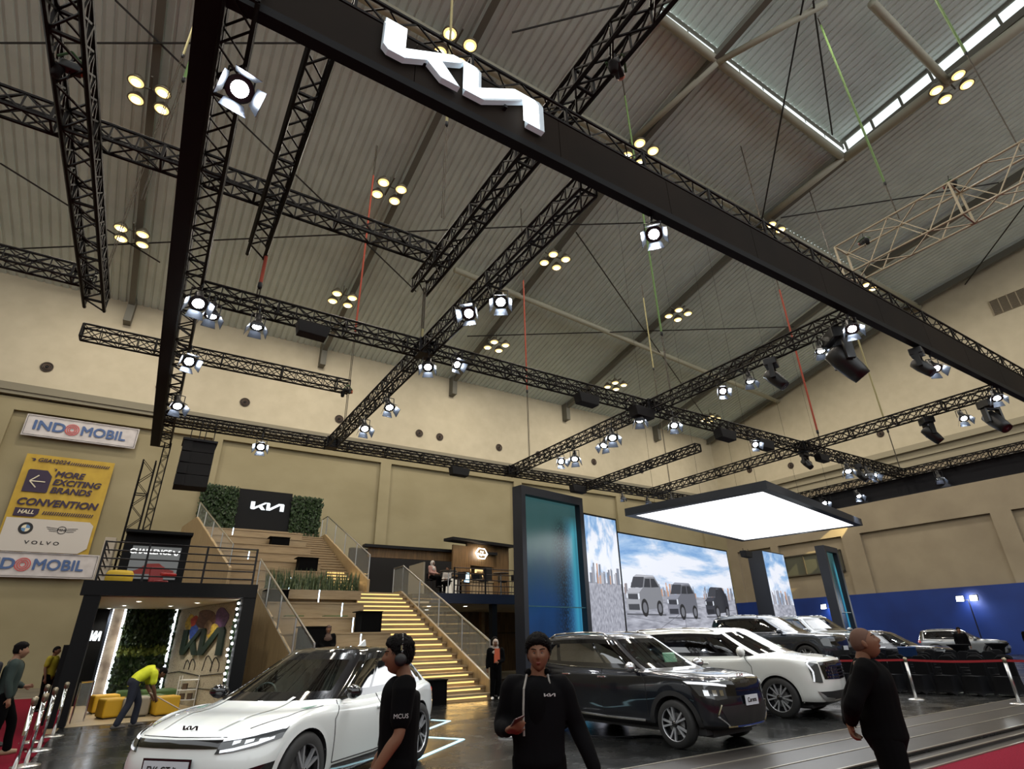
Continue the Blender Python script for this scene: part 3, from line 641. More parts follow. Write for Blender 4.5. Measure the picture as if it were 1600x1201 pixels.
for i in range(7):
    z1 = 3.45-.5175*(6-i); z0 = max(0,z1-.5175); y0 = 16.0+i*T1*3-.15
    xl = interp(y0,3.95,3.6,16.2,23.8)
    o = MB().box(xl,y0,0 if i == 0 else z0-.02,7.1 if i > 3 else (7.35 if i > 0 else 7.18),y0+T1*3+.04,z1-.05).box(xl,y0-.03,z1-.05,7.35 if i<4 else 7.1,y0+T1*3+.04,z1).build('seating_tier', M_WOODF)
    tag(o, 'wooden seating tier of the lower stand, '+['lowest','second','third','fourth','fifth','sixth','top one below the planter'][i], 'seating step', TG)
for i in range(7):
    z1 = 3.45+.5175*(i+1); z0 = z1-.5175; y0 = 25.0+i*1.2; xl = interp(y0,2.7,1.7,24.6,33)
    o = MB().box(xl,y0,z0-.02,6.75,y0+1.24,z1-.05).box(xl,y0-.03,z1-.05,6.75,y0+1.24,z1).build('seating_tier', M_WOODF)
    tag(o, 'wooden seating tier of the upper stand, '+['lowest behind the planter','second','third','fourth','fifth','sixth','topmost below the logo wall'][i], 'seating step', 'wooden seating tiers beside the upper stairs')
# stringers (wooden side walls)
def stringer(name,pts,th,label,ax):
    "pts: (y,z) outline, plane through x0..x1"
    mb = MB(); n = len(pts); vs = [(ax(y),y,z) for y,z in pts]+[(ax(y)+th,y,z) for y,z in pts]
    mb.add(vs,[tuple(range(n)),tuple(range(2*n-1,n-1,-1))]+[(i,n+i,n+(i+1)%n,(i+1)%n) for i in range(n)])
    t = thing(name,label,'stair side',(0,0,0)); mb.build('panel', M_WOOD, t)
    return t
stringer('stair_side',[(16.15,0),(16.15,.5),(23.75,3.56),(25.0,3.56),(25.0,0)],.1,'light wooden side panel right of the lower stairs',lambda y:9.32)
stringer('stair_side',[(24.6,3.45),(24.6,4.05),(32.9,7.25),(36.4,7.25),(36.4,3.45)],.1,'light wooden side panel right of the upper stairs',lambda y:8.12)
stringer('stair_side',[(15.9,0),(15.9,.55),(23.8,3.5),(24.6,3.5),(24.6,0)],.1,'tall light wooden wall at the left of the lower seating',lambda y:interp(y,3.97,3.5,16,24.6))
stringer('stair_side',[(24.4,2.9),(24.4,4.3),(32.6,7.6),(36,7.6),(36,2.9)],.1,'light wooden wall left of the upper seating, behind the balcony',lambda y:interp(y,2.55,1.45,24.6,33))
tag(MB().box(2.7,23.6,0,3.6,24.6,3.45).build('infill_wall', M_WOOD),'light wooden infill wall between balcony and lower seating','wall panel')
# glass railings
M_PANE = mat('rail_glass', (.75,.8,.78), .04, 0, alpha=.22)
def glass_rail(label, pts, n, hgt=1.08):
    "pts: [(x,y,z base)...] polyline of the base"
    t = thing('glass_railing', label, 'railing', (0,0,0), 0, 'glass railings of the stairs')
    for a,b in zip(pts,pts[1:]):
        a = Vector(a); b = Vector(b); up = Vector((0,0,hgt)); L = (b-a).length; k = max(1,round(L/n))
        for i in range(k):
            p = a.lerp(b,i/k); q = a.lerp(b,(i+1)/k); e = (q-p).normalized()*.05
            MB().add([p+e+Vector((0,0,.06)),q-e+Vector((0,0,.06)),q-e+up*.94,p+e+up*.94],[(0,1,2,3)]).build('pane', M_PANE, t)
            MB().tube(p,p+up,.025,8).build('post', M_STEEL, t)
        MB().tube(b,b+up,.025,8).build('post', M_STEEL, t)
        MB().tube(a+up,b+up,.032,8).build('handrail', M_STEEL, t)
        MB().tube(a+Vector((0,0,.03)),b+Vector((0,0,.03)),.02,6).build('base_channel', M_STEEL, t)
    return t
glass_rail('steel and glass railing right of the lower stairs',[(9.37,16.2,.48),(9.37,23.7,3.5),(9.37,24.8,3.5)],2.05)
glass_rail('steel and glass railing right of the upper stairs',[(8.17,24.7,4.02),(8.17,32.9,7.2),(8.17,34.0,7.2)],2.2)
glass_rail('steel and glass railing left of the lower seating',[(4.0,15.9,.5),(3.56,23.7,3.48)],1.9)
glass_rail('steel and glass railing left of the upper seating',[(2.6,24.6,4.1),(1.55,32.8,7.3)],2.2)
# planter with snake plants
pl = thing('planter', 'long wooden planter full of upright sword leaves on the landing', 'planter', (0,0,0))
MB().box(3.62,22.6,3.1,7.25,23.3,3.42).build('trough', M_WOODF, pl)
MB().box(3.66,22.64,3.40,7.21,23.26,3.425).build('pebbles', noisy(mat('pebbles', rgb(150,150,140), .9), rgb(90,88,80), rgb(190,188,180), 60, 2, .5), pl)
mb = MB(); rr = random.Random(5)
for i in range(420):
    x = rr.uniform(3.72,7.2); y = rr.uniform(22.68,23.2); h = rr.uniform(.35,.85); a = rr.uniform(0,6.3); l = rr.uniform(-.12,.12); l2 = rr.uniform(-.1,.1); wv = Vector((cos(a),sin(a),0))*.022
    b0 = Vector((x,y,3.42)); m1 = b0+Vector((l*.5,l2*.5,h*.55)); tpv = b0+Vector((l,l2,h))
    mb.add([b0-wv,b0+wv,m1+wv*1.1,m1-wv*1.1,tpv],[(0,1,2,3),(3,2,4)])
mb.build('leaves', noisy(mat('sword_leaf', rgb(70,86,52), .5), rgb(44,60,34), rgb(110,122,84), 12, 3), pl)
# vertical light tubes on the tiers
for x,y,z,l in ((3.2,31.75,6.555,'topmost left, beside the rail'),(3.7,28.5,5.0,'upper left, above the planter'),(4.6,23.25,3.42,'inside the planter leaves'),(5.5,22.3,2.93,'on the front of the planter'),(6.05,21.1,2.415,'below the planter'),(6.1,19.85,1.897,'middle of the lower seating'),(6.0,18.6,1.38,'lower one behind the white car')):
    tag(MB().lathe([(.018,0),(.018,.45)],8,(x,y-.25,z)).build('light_tube', emis('tube_white',(.6,.8,1),6)), 'short upright bluish white light tube, '+l, 'light tube', 'light tubes on the seating')
# black cloth covered blocks and green seat pads
def block(x0,x1,y,z0,z1,label,d=.7):
    t = thing('black_table', label, 'table', (x0,y,z0), 0, 'black boxy tables on the seating')
    MB().box(0,0,0,x1-x0,d,z1-z0-.03).build('body', mat('cloth_black', rgb(7,7,8), .9, spec=.1), t)
    MB().box(-.12,-.03,z1-z0-.03,x1-x0+.02,d,z1-z0).build('top', mat('cloth_black', rgb(7,7,8), .9, spec=.1), t)
block(4.9,5.75,30.2,6.04,6.5,'black table high on the upper seating, left one')
block(5.6,6.4,26.5,4.487,5.1,'black table on the upper seating above the planter')
block(6.35,7.05,19.5,1.9,2.55,'black table on the lower seating beside the lit steps')
block(4.25,5.05,18.4,1.38,2.06,'black table on the lower seating behind the glass railing')
block(3.75,4.4,21.9,2.935,3.35,'black table at the left end under the planter')
block(7.2,7.68,15.65,0,.62,'black box standing on the floor at the foot of the lit steps',.5)
MG = mat('pad_green', rgb(58,80,36), .8)
for x0,x1,y,z,l in ((5.8,6.6,30.2,6.04,'upper seating near the topmost table'),(5.5,6.3,20.9,2.415,'under the planter'),(6.3,7.0,18.4,1.38,'beside the lit steps'),(5.9,6.6,17.3,.8625,'near the floor, right'),(3.6,4.2,28.8,5.52,'left of the upper seating'),(4.2,4.8,20.9,2.415,'left, behind the glass railing')):
    tag(bevel(MB().box(x0,y,z,x1,y+.4,z+.05).build('seat_pad', MG),.01), 'flat dark green seat pad on the seating, '+l, 'seat pad', 'green seat pads')
# logo wall on top
bw = thing('logo_wall', 'black wall with small lit three letter logo at the top of the stairs', 'sign wall', (3.42,34.0,7.07))
MB().box(0,0,0,2.85,.2,2.55).build('panel', M_PANELB, bw)
wordmark(.42, .06, 'logo', emis('logo_white', (.9,.97,1), 1.4), bw, (.68,-.08,1.45))
leaves('green_wall',1.55,3.4,34.1,7.07,9.55,3600,M_GREEN,'dense green plant wall left of the black logo wall on top','green wall',.3,size=.16,seed=2)
leaves('green_wall',6.3,8.0,34.1,7.07,9.4,3200,M_GREEN,'dense green plant wall right of the black logo wall on top','green wall',.3,size=.16,seed=3)
tag(MB().box(3.3,33.9,7.07,8.0,33.98,7.4).box(6.2,33.6,7.07,8.1,33.7,7.1).build('bench_front', M_WOODF),'low wooden upstand under the logo wall','bench')
cv = MB().box(5.0,33.28,6.92,8.0,33.36,6.96).build('cove_strip', M_LEDW); tag(cv,'warm glowing strip under the top platform edge','light strip')
light('AREA','cove_glow',(6.9,33.2,6.9),26,(1,.70,.32),(radians(-35),0,0),2.2,sizey=.06)
light('SPOT','stair_side_spot',(-.2,9.5,7.6),1300,(1,.9,.74),aim=(3.8,18.2,2.0),size=.12,spot=24,blend=.8)
for x in (1.9,2.6):
    l = light('SPOT','side_wall_spot',(x-.9,28.5-4*(x-1.9),9.4),60,(1,.8,.5),aim=(x-.1,28.5,5.0),size=.05,spot=26)
# ================================================================== WALL BANNERS
def banner(name,label,x0,x1,z0,z1,m,y=37.9,sk=0):
    t = thing(name,label,'banner',(x0,y,z0)); w_=x1-x0; h=z1-z0
    rows = [[(w_*i/24, .02*sin(i*1.7+j*.9)*.6, h*j/8) for i in range(25)] for j in range(9)]
    MB().grid(rows).build('cloth', m, t, True); return t,w_,h
M_BANW = noisy(mat('banner_white', rgb(214,208,206), .6), rgb(186,180,178), rgb(202,196,194), 2, 3)
M_BANY = noisy(mat('banner_yellow', rgb(206,172,44), .6), rgb(170,138,36), rgb(184,152,44), 2, 3)
M_PRB = mat('print_blue', rgb(66,92,138), .6); M_PRR = mat('print_red', rgb(190,70,70), .6); M_PRP = mat('print_purple', rgb(40,22,52), .6); M_PRK = mat('print_black', rgb(20,18,18), .6)
def indomobil(x0,x1,z0,z1,label):
    t,w_,h = banner('wall_banner',label,x0,x1,z0,z1,M_BANW)
    tx = w_/5.23
    text('IND',.74*tx,'lettering',M_PRB,t,(1.10*tx,-.05,h*.5),(pi/2,0,0),.003,bold=.02,sx=1.12)
    text('MOBIL',.74*tx,'lettering',M_PRB,t,(3.58*tx,-.05,h*.5),(pi/2,0,0),.003,bold=.02)
    for r in (.33,.24,.15): MB().lathe([(r*tx,0),(r*tx,-.006),((r-.045)*tx,-.006),((r-.045)*tx,0)],28,(2.12*tx,-.045,h*.5),'Y',cap=False).build('ring', M_PRR, t)
    m = MB(); e=.07
    for a,b in (((e,e),(w_-e,e)),((w_-e,e),(w_-e,h-e)),((w_-e,h-e),(e,h-e)),((e,h-e),(e,e))): m.tube((a[0],-.04,a[1]),(b[0],-.04,b[1]),.012,4)
    m.build('border_line', M_PRK, t); return t
indomobil(-7.44,-2.21,12.18,13.4,'white wall banner with blue letters and red ring, above the yellow banner')
indomobil(-7.6,-2.4,4.9,6.13,'white wall banner with blue letters and red ring, below the yellow banner')
t,w_,h = banner('wall_banner','tall yellow wall banner for the exciting brands and convention hall',-6.86,-2.92,6.12,11.2,M_BANY)
F = (pi/2,0,0); y_=-.05
text('GIIAS2024',.30,'lettering',M_PRP,t,(1.22,y_,4.78),F,.003,bold=.006,shear=.2,sx=1.06)
text('MORE\nEXCITING\nBRANDS',.44,'lettering',M_PRP,t,(1.46,y_,3.66),F,.003,align='LEFT',bold=.016,shear=.2,sx=1.06)
text('CONVENTION',.50,'lettering',M_PRP,t,(1.98,y_,2.52),F,.003,bold=.018,shear=.2,sx=1.04)
MB().prism([(.3,1.78),(1.15,1.78),(1.3,1.95),(1.3,2.2),(.3,2.2)],.005,Matrix.Translation((0,y_,0))).build('hall_plate',M_PRP,t)
text('HALL',.28,'lettering',mat('print_cream', rgb(214,206,180),.6),t,(.78,y_-.01,2.0),F,.003,bold=.006,shear=.2)
MB().prism([(.3,3.05),(1.3,3.05),(1.36,3.1),(1.36,3.95),(1.1,4.25),(.36,4.25),(.3,4.18)],.005,Matrix.Translation((0,y_,0))).build('arrow_plate',M_PRP,t)
m = MB()
for a,b in (((.5,3.62),(1.15,3.62)),((.5,3.62),(.82,3.95)),((.5,3.62),(.82,3.3))): m.tube((a[0],y_-.012,a[1]),(b[0],y_-.012,b[1]),.035,4)
m.build('arrow', mat('print_cream', rgb(214,206,180),.6), t)
m = MB()
for k in range(18): m.prism([(1.95+k*.1,4.68),(2.0+k*.1,4.68),(2.06+k*.1,4.84),(2.01+k*.1,4.84)],.004,Matrix.Translation((0,y_,0)))
for k in range(22): m.prism([(1.45+k*.1,1.92),(1.5+k*.1,1.92),(1.56+k*.1,2.1),(1.51+k*.1,2.1)],.004,Matrix.Translation((0,y_,0)))
m.build('stripe_row', M_PRP, t)
m = MB()
for cx,cz,s in ((.34,4.78,.12),(1.40,4.34,.09)):
    m.prism([(cx-s,cz+s*.6),(cx+s*.6,cz+s*.6),(cx+s,cz),(cx+s*.5,cz-s*.7),(cx-s*.3,cz-s*.5),(cx+s*.3,cz),(cx-s*.1,cz+s*.2)],.004,Matrix.Translation((0,y_,0)))
m.build('emblem', M_PRP, t)
MB().prism([(.25,.02),(3.45,.02),(3.8,.3),(3.8,1.5),(3.6,1.68),(.1,1.68),(.1,.02)],.005,Matrix.Translation((0,y_,0))).build('brand_panel',mat('banner_grey', rgb(190,184,176),.6),t)
m = MB(); m.lathe([(.3,0),(.3,-.006),(0,-.006)],28,(1.0,y_-.01,1.18),'Y',cap=False); m.build('roundel',M_PRK,t)
for q,c in enumerate(('print_blue2','print_cream','print_blue2','print_cream')):
    a0 = q*pi/2; MB().prism([(1.0,1.18)]+[(1.0+.18*cos(a0+pi/2*i/6),1.18+.18*sin(a0+pi/2*i/6)) for i in range(7)],.004,Matrix.Translation((0,y_-.022,0))).build('roundel_quarter',mat(c, rgb(90,130,170) if 'blue' in c else rgb(214,206,180),.6),t)
text('MINI',.17,'lettering',M_PRK,t,(2.5,y_-.012,1.18),F,.003,bold=.005)
m = MB(); m.lathe([(.2,0),(.2,-.005),(.17,-.005),(.17,0)],24,(2.5,y_-.012,1.18),'Y',cap=False)
for s in (-1,1):
    for k,l in enumerate((.62,.54,.44)): m.tube((2.5+s*.21,y_-.012,1.26-k*.08),(2.5+s*(.2+l*.75),y_-.012,1.30-k*.09),.012,4)
m.build('winged_emblem',M_PRK,t)
text('V O L V O',.24,'lettering',M_PRK,t,(1.85,y_-.012,.48),F,.003,bold=.004,sx=1.35)

# ================================================================== RIGHT DECK AND CAFE
dk = thing('deck', 'dark navy edged upper deck carrying the cafe', 'balcony', (0,0,0))
MB().box(10.2,22.5,3.02,22,22.7,3.42).build('edge_beam', mat('navy_edge', rgb(20,30,52), .5), dk)
MB().box(9.45,22.7,3.1,22,37.5,3.38).build('deck_floor', mat('deck_dark', rgb(40,34,28), .5), dk)
MB().box(9.45,22.7,3.02,22,30,3.1).build('soffit', M_SOFF, dk)
MB().box(9.42,25.0,0,9.5,37.4,3.1).build('side_wall', M_WOODD, dk)
for x in (13.2,): MB().box(x,22.6,0,x+.25,22.9,3.02).build('post', M_PANELB, dk)
uw = thing('panelled_wall', 'dim wooden panelled wall under the cafe deck', 'wall', (9.6,29.2,0))
mb = MB()
for k in range(12): mb.box(k*1.0,0,0,k*1.0+.97,.1,3.0)
mb.build('panel', M_WOODD, uw)
mb = MB(); mb.box(4.4,-.35,0,5.1,.0,3.0).box(6.6,-.3,0,6.8,0,3.0); mb.build('pilaster', noisy(mat('oak_dim', rgb(160,134,92), .6), rgb(150,124,86), rgb(170,144,102), 4), uw)
mb = MB().box(0,-.02,1.9,12,.0,1.93); mb.build('joint', M_BLACK, uw)
for x,y,s in ((12.7,24.2,'nearer'),(15.6,26.6,'farther right'),(12.2,27.4,'farther left'),(11.0,24.5,'seen through the stair glass')): downlight(x,y,3.01,'round white downlight under the cafe deck, '+s,'downlights under the cafe deck',6,.12)
rl = thing('balcony_railing', 'dark railing along the cafe deck edge', 'railing', (0,22.6,3.42))
for i in range(7): MB().box(11.3+i*1.55-.03,-.025,0,11.3+i*1.55+.03,.025,1.08).build('post', M_BLACK, rl)
for z in (1.06,.82,.58,.34,.1): MB().tube((11.3,0,z),(20.6,0,z),.02,6).build('rail', mat('rail_brown', rgb(34,20,18), .5), rl)
# cafe shell
cf = thing('cafe_kiosk', 'wooden cafe front with lit shelf niche and hexagonal glowing sign', 'kiosk', (12.6,25.4,3.38), radians(13))
MB().box(.0,.0,1.05,.9,.1,2.55).box(.9,.0,1.65,3.0,.1,2.75).box(2.75,0,0,3.9,.1,2.75).box(.9,.0,0,1.15,.1,1.7).build('front', M_WOODD, cf)
MB().box(.9,.8,0,2.8,.9,1.9).build('niche_back', mat('niche_dark', rgb(48,34,22), .6), cf)
MB().box(-.3,-.35,2.72,4.0,.4,2.86).build('roof_edge', M_BLACK, cf)
MB().box(1.1,.05,.0,2.8,.6,.88).box(1.05,.0,.88,2.85,.65,.94).build('counter', mat('counter_pale', rgb(170,150,120), .5), cf)
for k,(z,x0,x1) in enumerate(((1.5,1.3,1.85),(1.22,1.3,1.85),(.98,1.3,1.85),(1.5,2.15,2.7),(1.22,2.15,2.7),(.98,2.15,2.7))):
    MB().box(x0,.55,z-.12,x1,.8,z-.1).build('shelf', M_WOODD, cf)
    MB().box(x0,.76,z-.1,x1,.79,z+.08).build('lit_back', emis('shelf_glow',(1,.66,.28),1.6), cf)
    mb = MB()
    for j in range(6): mb.lathe([(.025,0),(.025,.07),(.012,.09),(.012,.12)],8,(x0+.05+j*.09,.65,z-.1))
    mb.build('bottles', mat('bottle_dark', rgb(40,30,22), .3), cf)
sg = thing('hexagon_sign', 'white glowing hexagonal cafe sign on the wooden front', 'sign', (14.35,25.62,5.62), radians(13))
hexp = [(.34*cos(a)*1.25,.30*sin(a)) for a in [pi*i/3 for i in range(6)]]
MB().prism(hexp,.04).build('outline', emis('hex_glow',(1,.97,.9),7), sg)
MB().prism([(x*.84,z*.84) for x,z in hexp],.02,Matrix.Translation((0,-.015,0))).build('face', mat('hex_face', rgb(150,130,100), .5), sg)
text('kopi',.12,'lettering',emis('hex_glow',(1,.97,.9),7),sg,(0,-.02,.09),F,.003); text('Tulgebod',.16,'lettering',emis('hex_glow',(1,.97,.9),7),sg,(0,-.02,-.05),F,.003)
tv = thing('menu_screen','small bright menu screen on the cafe counter','screen',(13.3,25.25,4.1),radians(13)); MB().box(-.2,0,0,.2,.04,.55).build('housing',M_BLACK,tv); MB().box(-.16,-.01,.06,.16,.0,.5).build('display',emis('menu_glow',(.6,.85,1),1.6),tv)
tag(MB().cbox((12.15,24.9,3.85),(.75,.3,.8)).build('lit_counter', emis('counter_glow',(1,.9,.72),.5)),'small pale glowing counter left of the menu screen','counter')
light('AREA','cafe_light',(14,24.6,6.2),25,(1,.75,.45),(0,0,0),1.2)
tag(MB().box(8.5,26.0,5.2,12.9,26.1,5.62).build('cafe_canopy', M_WOODD),'long wooden canopy board behind the stairs','canopy')
tag(MB().box(8.3,28.2,3.4,16.5,28.5,5.9).build('cafe_backdrop', mat('backdrop_dark', rgb(22,20,20), .8)),'black back partition of the cafe','partition')
tag(MB().box(8.25,25.8,5.62,15.4,26.2,5.75).build('canopy_edge', M_BLACK),'thin black roof edge line over the cafe','roof edge')
tag(MB().box(10.0,23.0,3.4,10.08,24.6,4.7).build('partition', mat('partition_white2', rgb(150,142,124), .8)),'pale partition at the top of the lower stairs','partition')
# bar tables, stools and chairs
def bar_table(x,y,l):
    t = thing('bar_table', l, 'table', (x,y,3.38), 0, 'high round tables on the cafe deck')
    MB().lathe([(.38,1.03),(.4,1.05),(.38,1.07)],20).build('table_top', mat('table_top_m', rgb(70,60,50), .3), t, True); MB().lathe([(.03,.03),(.03,1.03)],8).build('stem', M_STEEL, t); MB().lathe([(.25,0),(.24,.025),(.03,.04)],18).build('foot', M_BLACK, t)
for x,y,l in ((11.5,23.6,'left high round table on the cafe deck'),(12.4,24.3,'high round table in front of the glowing counter'),(14.2,23.5,'right high round table on the cafe deck')): bar_table(x,y,l)
def bar_stool(x,y,l,rz):
    t = thing('bar_stool', l, 'stool', (x,y,3.38), rz, 'bar stools on the cafe deck')
    bevel(MB().box(-.18,-.18,.70,.18,.18,.75).build('seat', M_BLACK, t),.02)
    MB().box(-.18,.15,.75,.18,.18,1.0).build('backrest', M_BLACK, t)
    for sx in (-1,1):
        for sy in (-1,1): MB().tube((sx*.2,sy*.2,0),(sx*.14,sy*.14,.72),.012,5).build('leg', mat('leg_brown', rgb(50,26,20), .5), t)
for i,(x,y) in enumerate(((13.0,23.6),(13.5,23.9),(14.6,24.0),(15.0,23.4),(12.0,23.3))): bar_stool(x,y,'black bar stool with low back on the cafe deck, '+['leftmost of the group','second of the group','behind the right table','rightmost near the railing','beside the left table'][i],i*.7)

# ================================================================== SCREENS (turned a little towards the viewer)
AZ = radians(11)
def prot(x,y): return (x*cos(AZ)-y*sin(AZ), x*sin(AZ)+y*cos(AZ))
M_WATER = mat('water_screen', (0,0,0), .25)
def water_mat(m):
    N,L,b = NT(m); tc = N.new('ShaderNodeTexCoord')
    sp_ = N.new('ShaderNodeSeparateXYZ'); L.new(tc.outputs['Generated'], sp_.inputs[0])
    mp = N.new('ShaderNodeMapping'); mp.inputs['Scale'].default_value = (3,1,2.2); L.new(tc.outputs['Generated'], mp.inputs['Vector'])
    n = N.new('ShaderNodeTexNoise'); n.inputs['Scale'].default_value = 1.6; n.inputs['Detail'].default_value = 3; L.new(mp.outputs[0], n.inputs['Vector'])
    n2 = N.new('ShaderNodeTexNoise'); n2.inputs['Scale'].default_value = 30; n2.inputs['Detail'].default_value = 6; L.new(mp.outputs[0], n2.inputs['Vector'])
    r = N.new('ShaderNodeValToRGB'); cr = r.color_ramp; cr.elements[0].position = .0; cr.elements[0].color = (*rgb(8,26,54),1); cr.elements[1].position = 1; cr.elements[1].color = (*rgb(52,86,88),1)
    e = cr.elements.new(.35); e.color = (*rgb(18,56,100),1); e = cr.elements.new(.62); e.color = (*rgb(26,62,80),1); e = cr.elements.new(.78); e.color = (*rgb(48,82,82),1)
    ad = N.new('ShaderNodeMath'); ad.operation = 'MULTIPLY_ADD'; ad.inputs[1].default_value = .35; L.new(n.outputs['Fac'], ad.inputs[0]); mz = N.new('ShaderNodeMath'); mz.operation = 'SUBTRACT'; mz.inputs[1].default_value = .17; L.new(sp_.outputs['Z'], mz.inputs[0]); L.new(mz.outputs[0], ad.inputs[2]); L.new(ad.outputs[0], r.inputs['Fac'])
    # bright cyan streak at the right with a dark speckled column beside it
    rx = N.new('ShaderNodeValToRGB'); c = rx.color_ramp; c.elements[0].position = .0; c.elements[0].color = (0,0,0,1); c.elements[1].position = 1; c.elements[1].color = (.05,.25,.35,1)
    for p,v in ((.72,(0,0,0)),(.84,(.02,.10,.18)),(.93,(.04,.27,.36)),(.97,(.02,.15,.22))): e = c.elements.new(p); e.color = (*v,1)
    L.new(sp_.outputs['X'], rx.inputs['Fac'])
    zt = N.new('ShaderNodeMapRange'); zt.inputs['From Min'].default_value = .93; zt.inputs['From Max'].default_value = .82; L.new(sp_.outputs['Z'], zt.inputs['Value'])
    ms = N.new('ShaderNodeMixRGB'); ms.blend_type = 'MULTIPLY'; ms.inputs[0].default_value = 1; L.new(rx.outputs[0], ms.inputs[1]); L.new(zt.outputs[0], ms.inputs[2])
    a2 = N.new('ShaderNodeMixRGB'); a2.blend_type = 'ADD'; a2.inputs[0].default_value = 1; L.new(r.outputs[0], a2.inputs[1]); L.new(ms.outputs[0], a2.inputs[2])
    # speckle column
    col = N.new('ShaderNodeValToRGB'); cc = col.color_ramp; cc.elements[0].position = .5; cc.elements[0].color = (0,0,0,1); cc.elements[1].position = .9; cc.elements[1].color = (0,0,0,1); e = cc.elements.new(.7); e.color = (1,1,1,1); L.new(sp_.outputs['X'], col.inputs['Fac'])
    tr_ = N.new('ShaderNodeMath'); tr_.operation = 'GREATER_THAN'; tr_.inputs[1].default_value = .47; L.new(n2.outputs['Fac'], tr_.inputs[0])
    f1 = N.new('ShaderNodeMath'); f1.operation = 'MULTIPLY'; L.new(col.outputs[0], f1.inputs[0]); L.new(tr_.outputs[0], f1.inputs[1])
    f2 = N.new('ShaderNodeMath'); f2.operation = 'MULTIPLY'; L.new(f1.outputs[0], f2.inputs[0]); L.new(zt.outputs[0], f2.inputs[1])
    a3 = N.new('ShaderNodeMixRGB'); a3.inputs[2].default_value = (.004,.012,.022,1); L.new(f2.outputs[0], a3.inputs[0]); L.new(a2.outputs[0], a3.inputs[1])
    L.new(a3.outputs[0], b.inputs['Emission Color']); b.inputs['Emission Strength'].default_value = .85
water_mat(M_WATER)
def tower(x,y,w_,hh,label,fw=.24,dp=.55,rz=AZ):
    t = thing('water_tower', label, 'screen', (x,y,0), rz)
    MB().box(0,0,0,fw,dp,hh).box(w_-fw,0,0,w_,dp,hh).box(fw,0,hh-.36,w_-fw,dp,hh).build('frame', M_NAVYL if False else mat('tower_frame', rgb(26,31,42), .5), t)
    MB().box(fw,.30,0,w_-fw,.34,hh-.36).build('display', M_WATER, t)
    MB().box(fw,.05,2.75,w_-fw,.1,2.79).build('crossbar', mat('teal_line', rgb(40,90,100), .4), t)
    return t
tower(12.77,19.37,4.05,7.6,'tall framed blue water screen tower left of the skyline screens')
tower(38.6,21.3,2.6,7.0,'slim leaning-looking blue water screen tower at the far right',.3,.6)
# skyline screens
M_SKY = mat('screen_sky', (0,0,0), .4)
def sky_mat(m, horizon, k=1.0):
    N,L,b = NT(m); tc = N.new('ShaderNodeTexCoord'); sp_ = N.new('ShaderNodeSeparateXYZ'); L.new(tc.outputs['Generated'], sp_.inputs[0])
    mp = N.new('ShaderNodeMapping'); mp.inputs['Scale'].default_value = (2.2*k,1,2.6); mp.inputs['Rotation'].default_value = (0,.5,0); L.new(tc.outputs['Generated'], mp.inputs['Vector'])
    n = N.new('ShaderNodeTexNoise'); n.inputs['Scale'].default_value = 1.7; n.inputs['Detail'].default_value = 8; n.inputs['Roughness'].default_value = .62; n.inputs['Distortion'].default_value = .4; L.new(mp.outputs[0], n.inputs['Vector'])
    r = N.new('ShaderNodeValToRGB'); cr = r.color_ramp; cr.elements[0].position = .42; cr.elements[0].color = (*rgb(104,152,206),1); cr.elements[1].position = .64; cr.elements[1].color = (*rgb(232,236,246),1)
    e = cr.elements.new(.52); e.color = (*rgb(158,190,226),1)
    hz = N.new('ShaderNodeMapRange'); hz.inputs['From Min'].default_value = horizon+.5; hz.inputs['From Max'].default_value = horizon; hz.inputs['To Min'].default_value = 0; hz.inputs['To Max'].default_value = .16; L.new(sp_.outputs['Z'], hz.inputs['Value'])
    ad = N.new('ShaderNodeMath'); ad.operation = 'ADD'; L.new(n.outputs['Fac'], ad.inputs[0]); L.new(hz.outputs[0], ad.inputs[1]); L.new(ad.outputs[0], r.inputs['Fac'])
    # paved ground below the horizon
    g = N.new('ShaderNodeTexNoise'); g.inputs['Scale'].default_value = 12; g.inputs['Detail'].default_value = 6; L.new(mp.outputs[0], g.inputs['Vector'])
    gr = N.new('ShaderNodeValToRGB'); gr.color_ramp.elements[0].color = (*rgb(120,122,134),1); gr.color_ramp.elements[1].color = (*rgb(186,188,200),1); gr.color_ramp.elements[0].position = .3; gr.color_ramp.elements[1].position = .7; L.new(g.outputs['Fac'], gr.inputs['Fac'])
    lt = N.new('ShaderNodeMath'); lt.operation = 'LESS_THAN'; lt.inputs[1].default_value = horizon; L.new(sp_.outputs['Z'], lt.inputs[0])
    mx = N.new('ShaderNodeMixRGB'); L.new(lt.outputs[0], mx.inputs[0]); L.new(r.outputs[0], mx.inputs[1]); L.new(gr.outputs[0], mx.inputs[2])
    L.new(mx.outputs[0], b.inputs['Emission Color']); b.inputs['Emission Strength'].default_value = 1.0; return m
sky_mat(M_SKY, .54)
M_SKYB = sky_mat(mat('screen_sky_b', (0,0,0), .4), .53, .5); M_SKYC = sky_mat(mat('screen_sky_c', (0,0,0), .4), .48, .4)
def PM(c): return emis('pic_%d_%d_%d'%c, rgb(*c), 1.0)
def skyline(t, x0,x1,zb,n,seed,hmax,y=-.012):
    rr = random.Random(seed); cols = ((120,126,140),(150,154,166),(176,178,188),(134,130,136),(196,150,124)); mb = MB()
    for i in range(n):
        x = rr.uniform(x0,x1); wv = rr.uniform(.05,.2); hh = rr.uniform(.25,1)*hmax
        mb.box(x,y-.002*rr.random(),zb-.05,min(x+wv,x1),y+.004,zb+hh,mi=rr.randrange(5))
    mb.build('pictured_skyline', [PM(c) for c in cols], t)
s2 = thing('skyline_screen', 'narrow upright screen showing cloudy sky and city skyline', 'screen', (17.47,20.99,0), AZ)
MB().box(-.05,.0,0,2.6,.3,7.15).build('housing', M_PANELB, s2); MB().box(0,-.01,.3,2.5,0,7.06).build('display', M_SKY, s2); skyline(s2,.05,2.45,3.95,30,4,.9)
